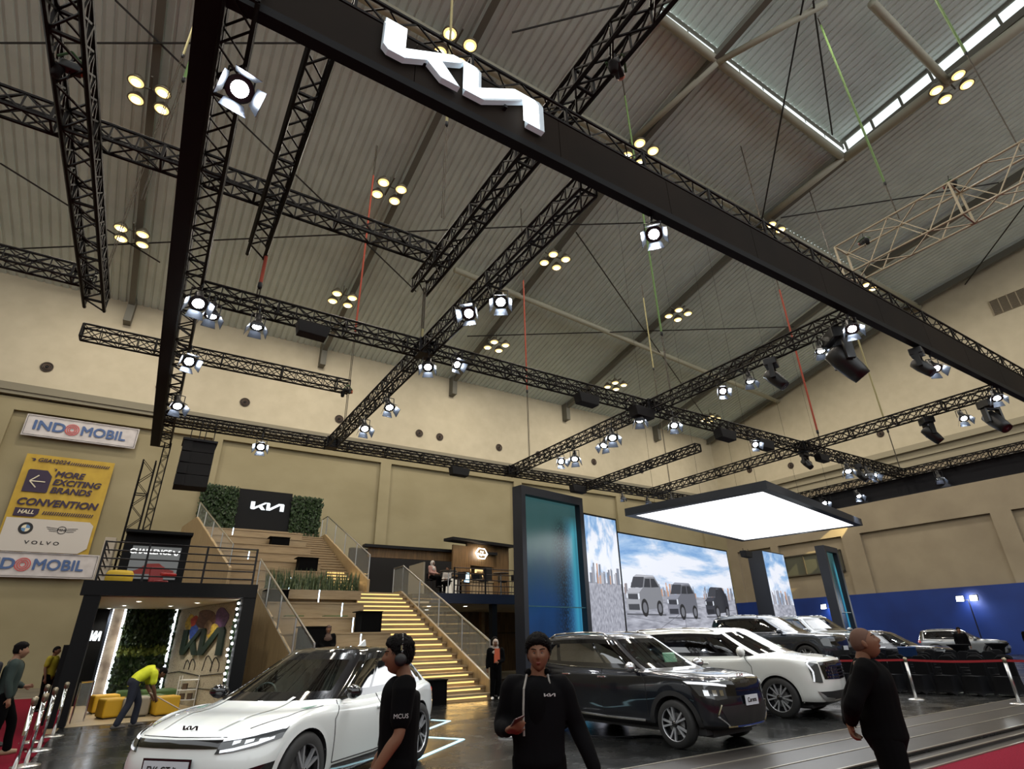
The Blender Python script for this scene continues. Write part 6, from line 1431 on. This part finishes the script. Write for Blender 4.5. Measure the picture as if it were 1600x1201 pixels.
def fuse(mb, name, m, parent, vox=.012, smooth=4, wob=0):
    o = mb.build(name, m, None, True); r = o.modifiers.new('r','REMESH'); r.mode = 'VOXEL'; r.voxel_size = vox; r.use_smooth_shade = True
    s = o.modifiers.new('s','SMOOTH'); s.iterations = smooth; s.factor = .5
    dg = bpy.context.evaluated_depsgraph_get(); me = bpy.data.meshes.new_from_object(o.evaluated_get(dg)); me.name = name; bpy.data.objects.remove(o)
    if wob:
        for v in me.vertices:
            k = noise.noise(v.co*7+Vector((3,1,0)))*wob+noise.noise(Vector((v.co.x*16,v.co.y*16,v.co.z*5)))*wob*.5; v.co += v.normal*k
    if not me.materials: me.materials.append(m)
    n = bpy.data.objects.new(name, me); COL.objects.link(n); n.parent = parent; return n
def g2(x,s): return math.exp(-(x/s)**2)
def head_pt(d, off=0):
    a,b,c = d
    x = .098*a; y = .078*b; z = .118*c
    if c < 0: y *= 1-.30*(-c)**1.3; 
    if c < 0 and a < 0: x *= 1-.25*(-c)
    if a < 0: x *= 1.02; z *= 1.0
    k = 0
    if a > 0:
        k += .026*g2(b,.13)*(g2(c+.16,.13) if c < -.16 else g2(c+.16,.30)) + .006*g2(abs(b)-.13,.08)*g2(c+.2,.09)
        k += .006*g2(abs(b)-.3,.22)*g2(c-.25,.11) - .012*g2(abs(b)-.36,.15)*g2(c-.07,.10)
        k += .006*g2(abs(b)-.5,.2)*g2(c+.15,.2)
        k += (.010*g2(b,.22)*g2(c+.47,.10) - .006*g2(b,.24)*g2(c+.475,.022) - .004*g2(b,.2)*g2(c+.60,.06) + .012*g2(b,.22)*g2(c+.80,.16))
    v = Vector((x,y,z)); v += Vector((a,b*.4,c*.3))*k; v += Vector((a,b,c))*off
    return v
def head(mb_skin, nU=56, nV=44):
    rows = []
    for i in range(1,nV):
        th = pi*i/nV; rows.append([head_pt((sin(th)*cos(2*pi*j/nU), sin(th)*sin(2*pi*j/nU), cos(th))) for j in range(nU)])
    mb_skin.grid(rows, closed=True); mb_skin.add(rows[0],[tuple(range(nU))]); mb_skin.add(rows[-1],[tuple(range(nU-1,-1,-1))])
    for s in (-1,1):
        rows = []
        for i in range(1,8):
            th = pi*i/8; rows.append([Vector((-.006+.018*sin(th)*cos(2*pi*j/10), s*(.076+.010*cos(th)), -.005+.032*sin(th)*sin(2*pi*j/10))) for j in range(10)])
        mb_skin.grid(rows, closed=True); mb_skin.add(rows[0],[tuple(range(10))]); mb_skin.add(rows[-1],[tuple(range(10))])
def hairmesh(style, seed=1, nU=64, nV=40):
    mb = MB(); rows = []; sel = []
    for i in range(0,nV+1):
        th = max(.02,pi*i/nV*.8); row = []; 
        for j in range(nU):
            d = Vector((sin(th)*cos(2*pi*j/nU), sin(th)*sin(2*pi*j/nU), cos(th))); a,b,c = d
            front = max(0,a)
            line = -.42 + 1.05*front**.5 if a > 0 else -.42
            if style == 'shaved': line = -.30 + .95*front**.6
            if style == 'hijab': line = -.95 if a < .30 else (.44 if abs(b) < .62 else -.9)
            if style == 'long': line = -.95 if a < .1 else .5*front**.4
            if style in ('full','messy','short'): line += .10*noise.noise(Vector((a*9,b*9,seed*1.0)))+(.0 if a < .5 else -.04)
            ok = c > line-.02
            th_ = {'full':.020,'messy':.022,'shaved':.0015,'hijab':.018,'long':.024,'short':.012}[style]
            if style in ('full','messy','short'): th_ *= min(1,max(.3,(c+.15)/.75))
            e = min(1,max(0,(c-line)/.22))
            nz = noise.noise(d*6+Vector((seed,0,0)))*.5+noise.noise(d*14+Vector((seed,2,0)))*.5
            amp = {'messy':.018,'full':.010,'short':.004}.get(style,.001)
            off = (th_+nz*amp)*(min(1,e*1.15) if style != 'hijab' else 1)
            if style in ('full','messy') and c > .5: off += .012
            row.append(head_pt(d, max(off,.0006) if ok else -.02))
        rows.append(row)
    mb.grid(rows, closed=True); mb.add(rows[0],[tuple(range(nU))]); return mb
def hand(mb, wrist, d, palm_n, curl=.5, s=1.0, thumb=1):
    "wrist point, direction of fingers d, palm normal, thumb side +-1 along side vector"
    d = Vector(d).normalized(); n = Vector(palm_n); n = (n-d*n.dot(d)).normalized(); sd = d.cross(n)*thumb; w0 = Vector(wrist)
    loft(mb,[w0-d*.02,w0+d*.03,w0+d*.065,w0+d*.095],[(.02,.024),(.017,.034),(.015,.040),(.011,.036)],10,3)
    # orient palm width along sd: extra pads
    for k,(o,L) in enumerate(((.030,.070),(.011,.078),(-.010,.073),(-.030,.058))):
        b = w0+d*.088+sd*o*s; c = curl*(1+.12*k); p = [b]; dd = d.copy(); 
        for q,f in enumerate((.45,.32,.23)):
            ang = c*(.55+.5*q); dd = (d*cos(ang)+n*sin(ang)).normalized(); p.append(p[-1]+dd*L*f)
        loft(mb,p,[.0095,.009,.008,.007],8,2)
    b = w0+d*.03+sd*.028; p = [b,b+(d*.55+sd*.75+n*.25).normalized()*.032,b+(d*.55+sd*.75+n*.25).normalized()*.032+(d*.9+sd*.2+n*.45).normalized()*.028,b+(d*.55+sd*.75+n*.25).normalized()*.032+(d*.9+sd*.2+n*.45).normalized()*.05]
    loft(mb,p,[.013,.0115,.0095,.008],8,2)
    for o in (-.022,-.008,.008,.022): loft(mb,[w0+d*.02+sd*o*.8,w0+d*.06+sd*o,w0+d*.09+sd*o*1.15],[.013,.012,.010],8,2)
SK1 = mat('skin_tan', rgb(112,78,58), .6, spec=.3); SK2 = mat('skin_light', rgb(146,108,84), .6)
CB = mat('cloth_black2', rgb(7,7,8), .9, spec=.08); CB2 = mat('cloth_charcoal', rgb(10,10,12), .9, spec=.08); HB_ = mat('hair_black', rgb(8,6,6), .8, spec=.15)
def person(label, loc, rz, J={}, hair='short', shirt=CB, trousers=CB, skin=SK1, sleeve='long', H=1.68, shoes=None, head_rot=(0,0,0), hairm=HB_, vox=.012, jacket=False, dress=False, group=None, shoe_m=None, lowq=False, finger=True, bulk=1.0):
    root = thing('person', label, 'person', loc, rz, group); k = H/1.68
    D = dict(hipc=(0,0,.92),waist=(0,0,1.06),chest=(.0,0,1.27),neck=(-.015,0,1.43),headc=(.015,0,1.56),
             shl=(-.02,.185,1.375),shr=(-.02,-.185,1.375),ell=(-.03,.25,1.11),elr=(-.03,-.25,1.11),wrl=(.05,.26,.86),wrr=(.05,-.26,.86),
             hl=(.0,.09,.88),hr=(.0,-.09,.88),knl=(.02,.10,.48),knr=(.02,-.10,.48),anl=(-.02,.11,.08),anr=(-.02,-.11,.08),
             fl=(1,0,0),fr=(1,0,0),hdl=(.15,0,-1),hdr=(.15,0,-1),pnl=(0,-1,0),pnr=(0,1,0),curl=.5)
    D.update(J); V = {a:(Vector(b)*k if a not in ('hdl','hdr','pnl','pnr','curl','fl','fr') else b) for a,b in D.items()}
    vx = vox*(2 if lowq else 1); bl = bulk
    sk = MB(); up = (V['headc']-V['neck']).normalized()
    loft(sk,[V['neck']-up*.06*k,V['neck'],V['headc']-up*.03*k],[(.06*k,.062*k),(.056*k,.056*k),(.05*k,.052*k)],14)
    loft(sk,[V['hipc'],V['waist'],V['chest'],V['neck']-up*.05*k],[(.09,.13),(.085,.12),(.095,.14),(.07,.09)],14)
    for s,sh,el,wr in (('l','shl','ell','wrl'),('r','shr','elr','wrr')):
        a,b,c = V[sh],V[el],V[wr]
        loft(sk,[V['chest']+(a-V['chest'])*.5,a,a.lerp(b,.5),b,b.lerp(c,.35),c],[.05,.052*k,.045*k,.038*k,.040*k,.026*k],12,3)
        if finger: hand(sk, c, V['hd'+s], V['pn'+s], V['curl'], 1, 1 if s == 'l' else -1)
        else: loft(sk,[c,c+Vector(V['hd'+s]).normalized()*.09],[.03,.02],8,2)
    for h,kn,an in (('hl','knl','anl'),('hr','knr','anr')): loft(sk,[V[h],V[h].lerp(V[kn],.5),V[kn],V[kn].lerp(V[an],.4),V[an]],[.075,.07,.052,.05,.035],12,3)
    body = fuse(sk,'body',skin,root,.009 if not lowq else .016,2)
    # head joined to the body mesh
    hm = MB(); head(hm, *( (56,44) if not lowq else (28,22) ))
    M = Matrix.Translation(V['headc'])@Euler(head_rot).to_matrix().to_4x4()@Matrix.Scale(k,4)
    bm = bmesh.new(); bm.from_mesh(body.data); tmp = bpy.data.meshes.new('t'); tmp.from_pydata([tuple(M@Vector(v)) for v in hm.v],[],hm.f); bm.from_mesh(tmp); 
    for f in bm.faces: f.smooth = True
    bm.to_mesh(body.data); bm.free(); bpy.data.meshes.remove(tmp)
    if hair:
        hmb = hairmesh(hair, abs(hash(label)) % 7 if False else len(label)%7, *( (64,40) if not lowq else (28,18) )); hmb.v = [M@Vector(v) for v in hmb.v]; ho = hmb.build('hair' if hair != 'hijab' else 'headscarf', hairm, root, True)
        if hair == 'hijab':
            sc = MB(); loft(sc,[V['headc']-up*.02,V['neck'],V['neck']-up*.1,V['chest']+Vector((.03,0,.02))],[(.085,.08),(.075,.08),(.11,.15),(.13,.16)],14); fuse(sc,'scarf_drape',hairm,root,.014)
    if hair in ('full','messy') and not lowq:
        rr = random.Random(len(label)); tf = MB()
        while len(tf.v) < 4*900:
            d = Vector((rr.gauss(0,1),rr.gauss(0,1),rr.gauss(.3,1))).normalized(); a,b,c = d
            line = -.34+1.0*max(0,a)**.5
            if c < line: continue
            top = min(1,max(0,(c+.1)/.8)); b0 = head_pt(d,.004+.012*top); sw = Vector((.7*a+.5*top+.15*rr.gauss(0,1), b*.6+.3*rr.gauss(0,1), -.9+.7*top*(1 if hair == 'messy' else .4)+.3*rr.gauss(0,1)))
            if a > .35 and c < .9: sw = Vector((.2,(1 if b > -.1 else -.6)+.3*rr.gauss(0,1),.55+.25*rr.gauss(0,1)))
            sw = (sw-d*sw.dot(d)).normalized(); L = (.018+.022*top)*rr.uniform(.7,1.3); sd = d.cross(sw)*.0045
            tip = b0+sw*L+d*(.004+.012*top*rr.random()); mid = b0+sw*L*.5+d*(.006+.008*top)
            tf.add([M@(b0-sd),M@(b0+sd),M@(mid+sd*.8),M@(mid-sd*.8),M@tip],[(0,1,2,3),(3,2,4)])
        tf.build('hair_strands', hairm, root)
    if not lowq:
        for s in (-1,1):
            e = MB(); c = M@(head_pt(Vector((.93,s*.34,.08)).normalized())-Vector((.006,0,0))); e.lathe([(0,-.011*k),(.008*k,-.008*k),(.0115*k,0),(.008*k,.008*k),(0,.011*k)],10,tuple(c),'Y',cap=False); eo = e.build('eye', mat('eye_white', rgb(96,88,82), .5, spec=.2), root, True)
            MB().lathe([(0,-.005*k),(.004*k,-.003*k),(.005*k,0),(0,.005*k)],8,tuple(c+(M.to_3x3()@Vector((.008,0,0)))),'Y',cap=False).build('iris', mat('iris_dark', rgb(20,14,12), .2), eo, True)
            br = MB(); pts = [M@(head_pt(Vector((.93-.1*q,s*(.16+.12*q),.24+.02*sin(q))).normalized(),.002)) for q in (0,1,2,3)]; br.path(pts,.0032*k,5); br.build('eyebrow', HB_, root)
        lp = MB()
        for z_ in (-.445,-.505):
            lp.path([M@head_pt(Vector((.88,b_,z_+.02*abs(b_))).normalized(),.0005) for b_ in (-.2,-.1,0,.1,.2)],.0042*k,6)
        lp.build('lips', mat('lip_skin', rgb(120,66,56), .5), root, True)
    # clothing
    st = MB(); e = .020 if not jacket else .026
    loft(st,[V['hipc']-Vector((0,0,.03 if not dress else .03)),V['hipc'].lerp(V['waist'],.6),V['chest'],V['chest'].lerp(V['neck'],.55),V['neck']-up*.035*k],[((.115+e)*bl,(.15+e)*bl),((.11+e)*bl,(.145+e)*bl),((.115+e)*bl,(.165+e)*bl),(.095+e,.13+e),(.058+e*.4,.064+e*.4)],20)
    for a,b,c in ((V['shl'],V['ell'],V['wrl']),(V['shr'],V['elr'],V['wrr'])):
        if sleeve == 'long': loft(st,[V['chest']+(a-V['chest'])*.45,a,a.lerp(b,.5),b,b.lerp(c,.5),c.lerp(b,.06)],[.075,.07+e*.5,.058+e*.5,.052+e*.4,.048+e*.4,.036+e*.35],14,3)
        else: loft(st,[V['chest']+(a-V['chest'])*.45,a,a.lerp(b,.45),a.lerp(b,.72)],[.075,.078,.073,.072],14,3)
    fuse(st,'jacket' if jacket else 'shirt',shirt,root,vx,3,.006)
    tr = MB()
    if dress: loft(tr,[V['waist'],V['hipc'],V['hipc'].lerp(V['knl']*.5+V['knr']*.5,.6),(V['anl']+V['anr'])*.5+Vector((0,0,.02))],[(.12,.15),(.15,.19),(.16,.21),(.18,.23)],18)
    else:
        loft(tr,[V['waist']-Vector((0,0,.04)),V['hipc'],V['hipc']-Vector((0,0,.07))],[(.115*bl,.15*bl),(.13*bl,.17*bl),(.11*bl,.15*bl)],18)
        for h,kn,an in (('hl','knl','anl'),('hr','knr','anr')): loft(tr,[V[h]+Vector((0,0,.03)),V[h].lerp(V[kn],.5),V[kn],V[kn].lerp(V[an],.5),V[an].lerp(V[kn],.04)],[(.10*bl,.095*bl),(.092*bl,.088*bl),.074,.07,.066],14,3)
    fuse(tr,'skirt' if dress else 'trousers',trousers,root,vx,3,.006)
    for s,an,fd in (('l','anl','fl'),('r','anr','fr')):
        a = V[an]; f = Vector(V[fd]).normalized(); a0 = Vector((a.x,a.y,max(a.z-.03,.045)))
        sm = MB(); loft(sm,[a0-f*.06,a0+f*.02,a0+f*.12,a0+f*.18-Vector((0,0,.008))],[(.042,.038),(.045,.042),(.034,.046),(.024,.034)],12,3); sm.build('shoe', shoe_m or mat('shoe_dark', rgb(24,22,22), .5), root, True)
    return root, V
T158 = radians(158.6)
# man with headphones
P1,V = person('man in black t-shirt with headphones in profile, holding papers, before the white car', (1.655,4.09,0), T158, hair='messy', sleeve='short', J=dict(ell=(.0,.25,1.10),wrl=(.16,.24,.87),hdl=(.45,-.05,-1),pnl=(0,-1,0),elr=(-.02,-.25,1.1),wrr=(.14,-.2,.9),headc=(.03,0,1.555),curl=.9,knl=(.02,.10,.48),anl=(.02,.11,.08),anr=(-.12,-.11,.08)), H=1.625)
hp = thing('headphones','black over-ear headphones on the head of the man in the black t-shirt','headphones',(1.655,4.09,0),T158)
hc = V['headc']; mb = MB(); mb.path([hc+Vector((-.02,.098*cos(a),.01+.135*sin(a))) for a in [pi*i/14 for i in range(15)]],.009,6); mb.build('headband',M_GLOSSB,hp,True)
for s in (-1,1):
    c = MB().lathe([(.036,0),(.042,.012),(.040,.03),(.02,.036),(0,.036)],18,(hc.x-.012,hc.y+s*.085,hc.z-.02),'Y',cap=False); 
    if s < 0: c.v = [(v[0],2*(hc.y+s*.085)-v[1],v[2]) for v in c.v]
    o = c.build('ear_cup',mat('cup_black', rgb(16,16,18), .5),hp,True); MB().cbox((hc.x-.015,hc.y+s*.102,hc.z+.055),(.012,.01,.03)).build('slider',M_CHROME,hp)
pp = thing('papers','folded pinkish papers in the hand of the man with headphones','papers',(1.655,4.09,0),T158); wl = V['wrl']
m = MB().cbox((wl.x+.12,wl.y+.01,wl.z-.18),(.26,.004,.30),rot=(0,.5,0)).cbox((wl.x+.08,wl.y+.018,wl.z-.19),(.24,.004,.28),rot=(0,.75,0)); m.build('sheets',mat('paper_pink', rgb(206,190,188), .7),pp)
MB().lathe([(.034,-.014),(.036,0),(.034,.014)],16,tuple(V['wrl']+Vector((-.012,.0,.03)))).build('wristband',M_BLACK,P1,True)
text('MCUS',.036,'sleeve_print',mat('print_grey', rgb(170,170,170), .6),P1,(-.005,.325,1.17),(pi/2,0,pi),.001)
# man with phone
T2 = radians(-126)
P2,V = person('man in open black jacket facing the camera, holding a phone before the dark blue car', (2.46,3.60,0), T2, hair='full', jacket=True, shirt=CB2, H=1.625, bulk=1.02, J=dict(shr=(-.02,-.165,1.35),elr=(-.06,-.26,1.10),wrr=(.16,-.20,1.09),hdr=(.75,.55,.25),pnr=(-.3,.5,.9),shl=(-.02,.165,1.34),ell=(-.06,.28,1.08),wrl=(.04,.38,.84),hdl=(.1,.15,-1),neck=(0,.01,1.42),headc=(.02,.02,1.55),curl=.7))
ph = thing('phone','dark smartphone held in the right hand of the man facing the camera','phone',(2.46,3.60,0),T2); w2 = V['wrr']
bevel(MB().cbox((w2.x+.085,w2.y+.06,w2.z+.055),(.15,.075,.01),rot=(.3,-.5,.4)).build('phone_body',mat('phone_dark', rgb(60,22,24), .3),ph),.004)
ts = MB(); loft(ts,[V['hipc'],V['waist'],V['chest']+Vector((.028,0,0)),V['neck']-Vector((0,0,.05))],[(.12,.10),(.125,.10),(.135,.11),(.075,.07)],16); fuse(ts,'inner_shirt',CB,P2,.014)
zp = MB()
zp.path([V['neck']+Vector((.055,-.075,-.0)),V['chest']+Vector((.135,-.085,.06)),V['chest']+Vector((.165,-.09,-.06)),V['waist']+Vector((.16,-.09,0))],.007,5); zp.path([V['neck']+Vector((.055,.07,-.0)),V['neck']+Vector((.09,.085,-.07))],.006,5); zp.build('jacket_piping',mat('piping_grey', rgb(130,126,120), .6),P2)
cl = MB(); cl.path([V['neck']+Vector((-.06*cos(a)+.0,.075*sin(a),.015)) for a in [-2.2+4.4*i/10 for i in range(11)]],.02,8); cl.build('jacket_collar',CB2,P2,True)
wordmark(.018,.002,'chest_badge',mat('print_grey', rgb(170,170,170), .6),P2,(V['chest'].x+.172,V['chest'].y+.05,V['chest'].z+.02),(0,0,radians(90)))
# bald man looking up
T3 = radians(-60)
P3,V = person('man with shaved head in black, hands clasped behind his back, looking up to the right', (5.06,2.68,0), T3, hair='shaved', hairm=mat('stubble', rgb(88,62,49), .8), shirt=CB, jacket=True, H=1.64, head_rot=(0,-.35,0), bulk=1.12, J=dict(headc=(.02,0,1.55),neck=(-.02,0,1.43),elr=(-.18,-.28,1.12),wrr=(-.22,-.05,.98),hdr=(.0,.5,-.85),pnr=(1,0,0),ell=(-.18,.28,1.12),wrl=(-.24,.03,.97),hdl=(.05,-.5,-.9),pnl=(1,0,0),knl=(.03,.12,.48),knr=(.0,-.12,.48),curl=.9))
# stooping cleaner
YS = noisy(mat('shirt_yellow', rgb(214,220,30), .7), rgb(196,204,26), rgb(226,232,44), 5)
JE = mat('jeans_navy', rgb(30,34,48), .8)
P4,V = person('stooping cleaner in bright yellow t-shirt and dark jeans mopping in front of the lounge', (.30,16.35,0), radians(12), hair='short', shirt=YS, trousers=JE, sleeve='short', shoe_m=mat('shoe_grey', rgb(90,84,78), .6), H=1.66, J=dict(hipc=(-.06,0,.90),waist=(.04,0,1.01),chest=(.20,0,1.10),neck=(.35,0,1.10),headc=(.46,0,1.06),shl=(.27,.17,1.08),shr=(.27,-.17,1.08),ell=(.27,.2,.80),elr=(.30,-.2,.80),wrl=(.38,.08,.60),wrr=(.42,-.12,.56),hdl=(.5,-.4,-.8),hdr=(.5,.4,-.8),hl=(-.05,.08,.88),hr=(-.05,-.08,.88),knl=(.14,.09,.48),knr=(-.08,-.1,.48),anl=(.14,.1,.08),anr=(-.24,-.11,.08),curl=1.1), head_rot=(0,.9,0))
mo = thing('mop','thin pale mop handle held by the cleaner','mop',(.30,16.35,0),radians(12)); MB().tube((.3,.0,.66),(1.35,-.25,.06),.013,8).build('handle',mat('mop_pale', rgb(200,180,160), .5),mo); MB().cbox((1.42,-.27,.03),(.36,.12,.04)).build('mop_head',mat('mop_grey', rgb(120,120,116), .9),mo)
# two women by the stairs
person('woman in pale headscarf and black jacket standing at the foot of the stairs', (9.35,15.82,0), radians(-120), hair='hijab', hairm=mat('scarf_pale', rgb(170,156,146), .8), H=1.6, jacket=True, shoe_m=mat('shoe_white', rgb(210,208,204), .5), J=dict(wrl=(.18,.08,1.02),ell=(.0,.24,1.1),hdl=(.8,-.4,.1)), lowq=True)
tag(MB().cbox((9.31,15.66,1.2),(.16,.04,.3)).cbox((9.25,15.64,1.08),(.1,.04,.22)).build('orange_scarf',mat('scarf_orange', rgb(190,90,60), .8)),'orange and white scarf ends on the woman at the stairs','scarf')
person('woman with dark hair partly hidden behind the headscarf woman', (9.62,16.35,0), radians(-60), hair='long', shirt=mat('cloth_grey', rgb(120,116,112), .8), H=1.66, lowq=True)
# visitors at the left edge
person('visitor in dark green jacket with backpack walking at the left edge', (-1.62,13.6,0), radians(10), hair='full', skin=SK2, jacket=True, shirt=mat('jacket_green', rgb(34,50,46), .8), H=1.70, shoe_m=mat('shoe_beige', rgb(150,124,96), .6), lowq=True, J=dict(wrl=(.22,.12,1.0),ell=(.0,.26,1.1),hdl=(.8,-.3,.1),anl=(.25,.1,.08),knl=(.2,.1,.5),anr=(-.25,-.1,.1)))
bp_ = thing('backpack','dark grey backpack on the visitor in the green jacket','backpack',(-1.62,13.6,0),radians(10)); bevel(MB().box(-.36,-.17,.98,-.16,.17,1.42).build('bag', mat('bag_grey', rgb(36,36,42), .8), bp_), .05, 3)
person('visitor behind the green jacket man, face in profile', (-1.75,14.9,0), radians(5), hair='short', skin=SK2, H=1.68, lowq=True)
person('visitor in dark clothes at the very left edge', (-2.25,13.4,0), radians(0), hair='full', H=1.64, lowq=True)
person('visitor in yellow shirt with dark trousers standing beyond the black cabinet', (-1.80,22.2,0), radians(-20), hair='short', shirt=mat('shirt_mustard', rgb(150,136,24), .8), sleeve='short', H=1.66, lowq=True, J=dict(wrl=(.22,.1,1.05),ell=(0,.25,1.12)))
person('visitor in black with a white strap, just left of the black cabinet', (-1.55,22.6,0), radians(160), hair='short', H=1.55, lowq=True)
# person sitting on the seating behind the car
person('person with brown headscarf sitting on the wooden seating behind the white car', (5.0,18.45,.87), radians(-95), hair='hijab', hairm=mat('scarf_brown', rgb(70,52,44), .8), H=1.6, lowq=True, J=dict(hipc=(0,0,.52),waist=(0,0,.66),chest=(.02,0,.86),neck=(.0,0,1.02),headc=(.02,0,1.15),shl=(-.0,.18,.97),shr=(0,-.18,.97),ell=(.06,.22,.72),elr=(.06,-.22,.72),wrl=(.28,.12,.62),wrr=(.28,-.12,.62),hl=(.0,.09,.50),hr=(0,-.09,.5),knl=(.42,.1,.48),knr=(.42,-.1,.48),anl=(.42,.1,.09),anr=(.42,-.1,.09),hdl=(1,0,-.2),hdr=(1,0,-.2)))
# far right staff
person('staff member in black standing in front of the silver SUV', (34.2,13.3,0), radians(-150), hair='full', H=1.68, lowq=True, shoe_m=mat('shoe_white', rgb(210,208,204), .5), J=dict(anl=(.15,.12,.08),anr=(-.15,-.12,.08)))
person('staff member in black at the right frame edge by the blue wall', (40.5,12.6,0), radians(-150), hair='short', H=1.68, lowq=True)
# cafe guests
CW = mat('cloth_white', rgb(190,184,178), .8)
SIT = dict(hipc=(0,0,.52),waist=(0,0,.66),chest=(.02,0,.86),neck=(.0,0,1.02),headc=(.02,0,1.15),shl=(-.0,.18,.97),shr=(0,-.18,.97),ell=(.06,.22,.72),elr=(.06,-.22,.72),wrl=(.28,.12,.66),wrr=(.28,-.12,.66),hl=(.0,.09,.50),hr=(0,-.09,.5),knl=(.42,.1,.48),knr=(.42,-.1,.48),anl=(.42,.1,.09),anr=(.42,-.1,.09),hdl=(1,0,-.2),hdr=(1,0,-.2))
person('cafe guest in white headscarf and light top seated high at the left table', (10.95,24.2,3.72), radians(-60), hair='hijab', hairm=CW, shirt=mat('cloth_rose', rgb(170,130,120), .8), H=1.6, lowq=True, J=SIT)
person('cafe guest in white top seated right of the first guest', (11.95,24.6,3.55), radians(-150), hair='short', shirt=CW, H=1.6, lowq=True, J=SIT)
for x,y,l in ((10.95,24.2,'under the headscarf guest'),(11.95,24.6,'under the guest in white')): bar_stool(x,y,'black bar stool '+l,0)
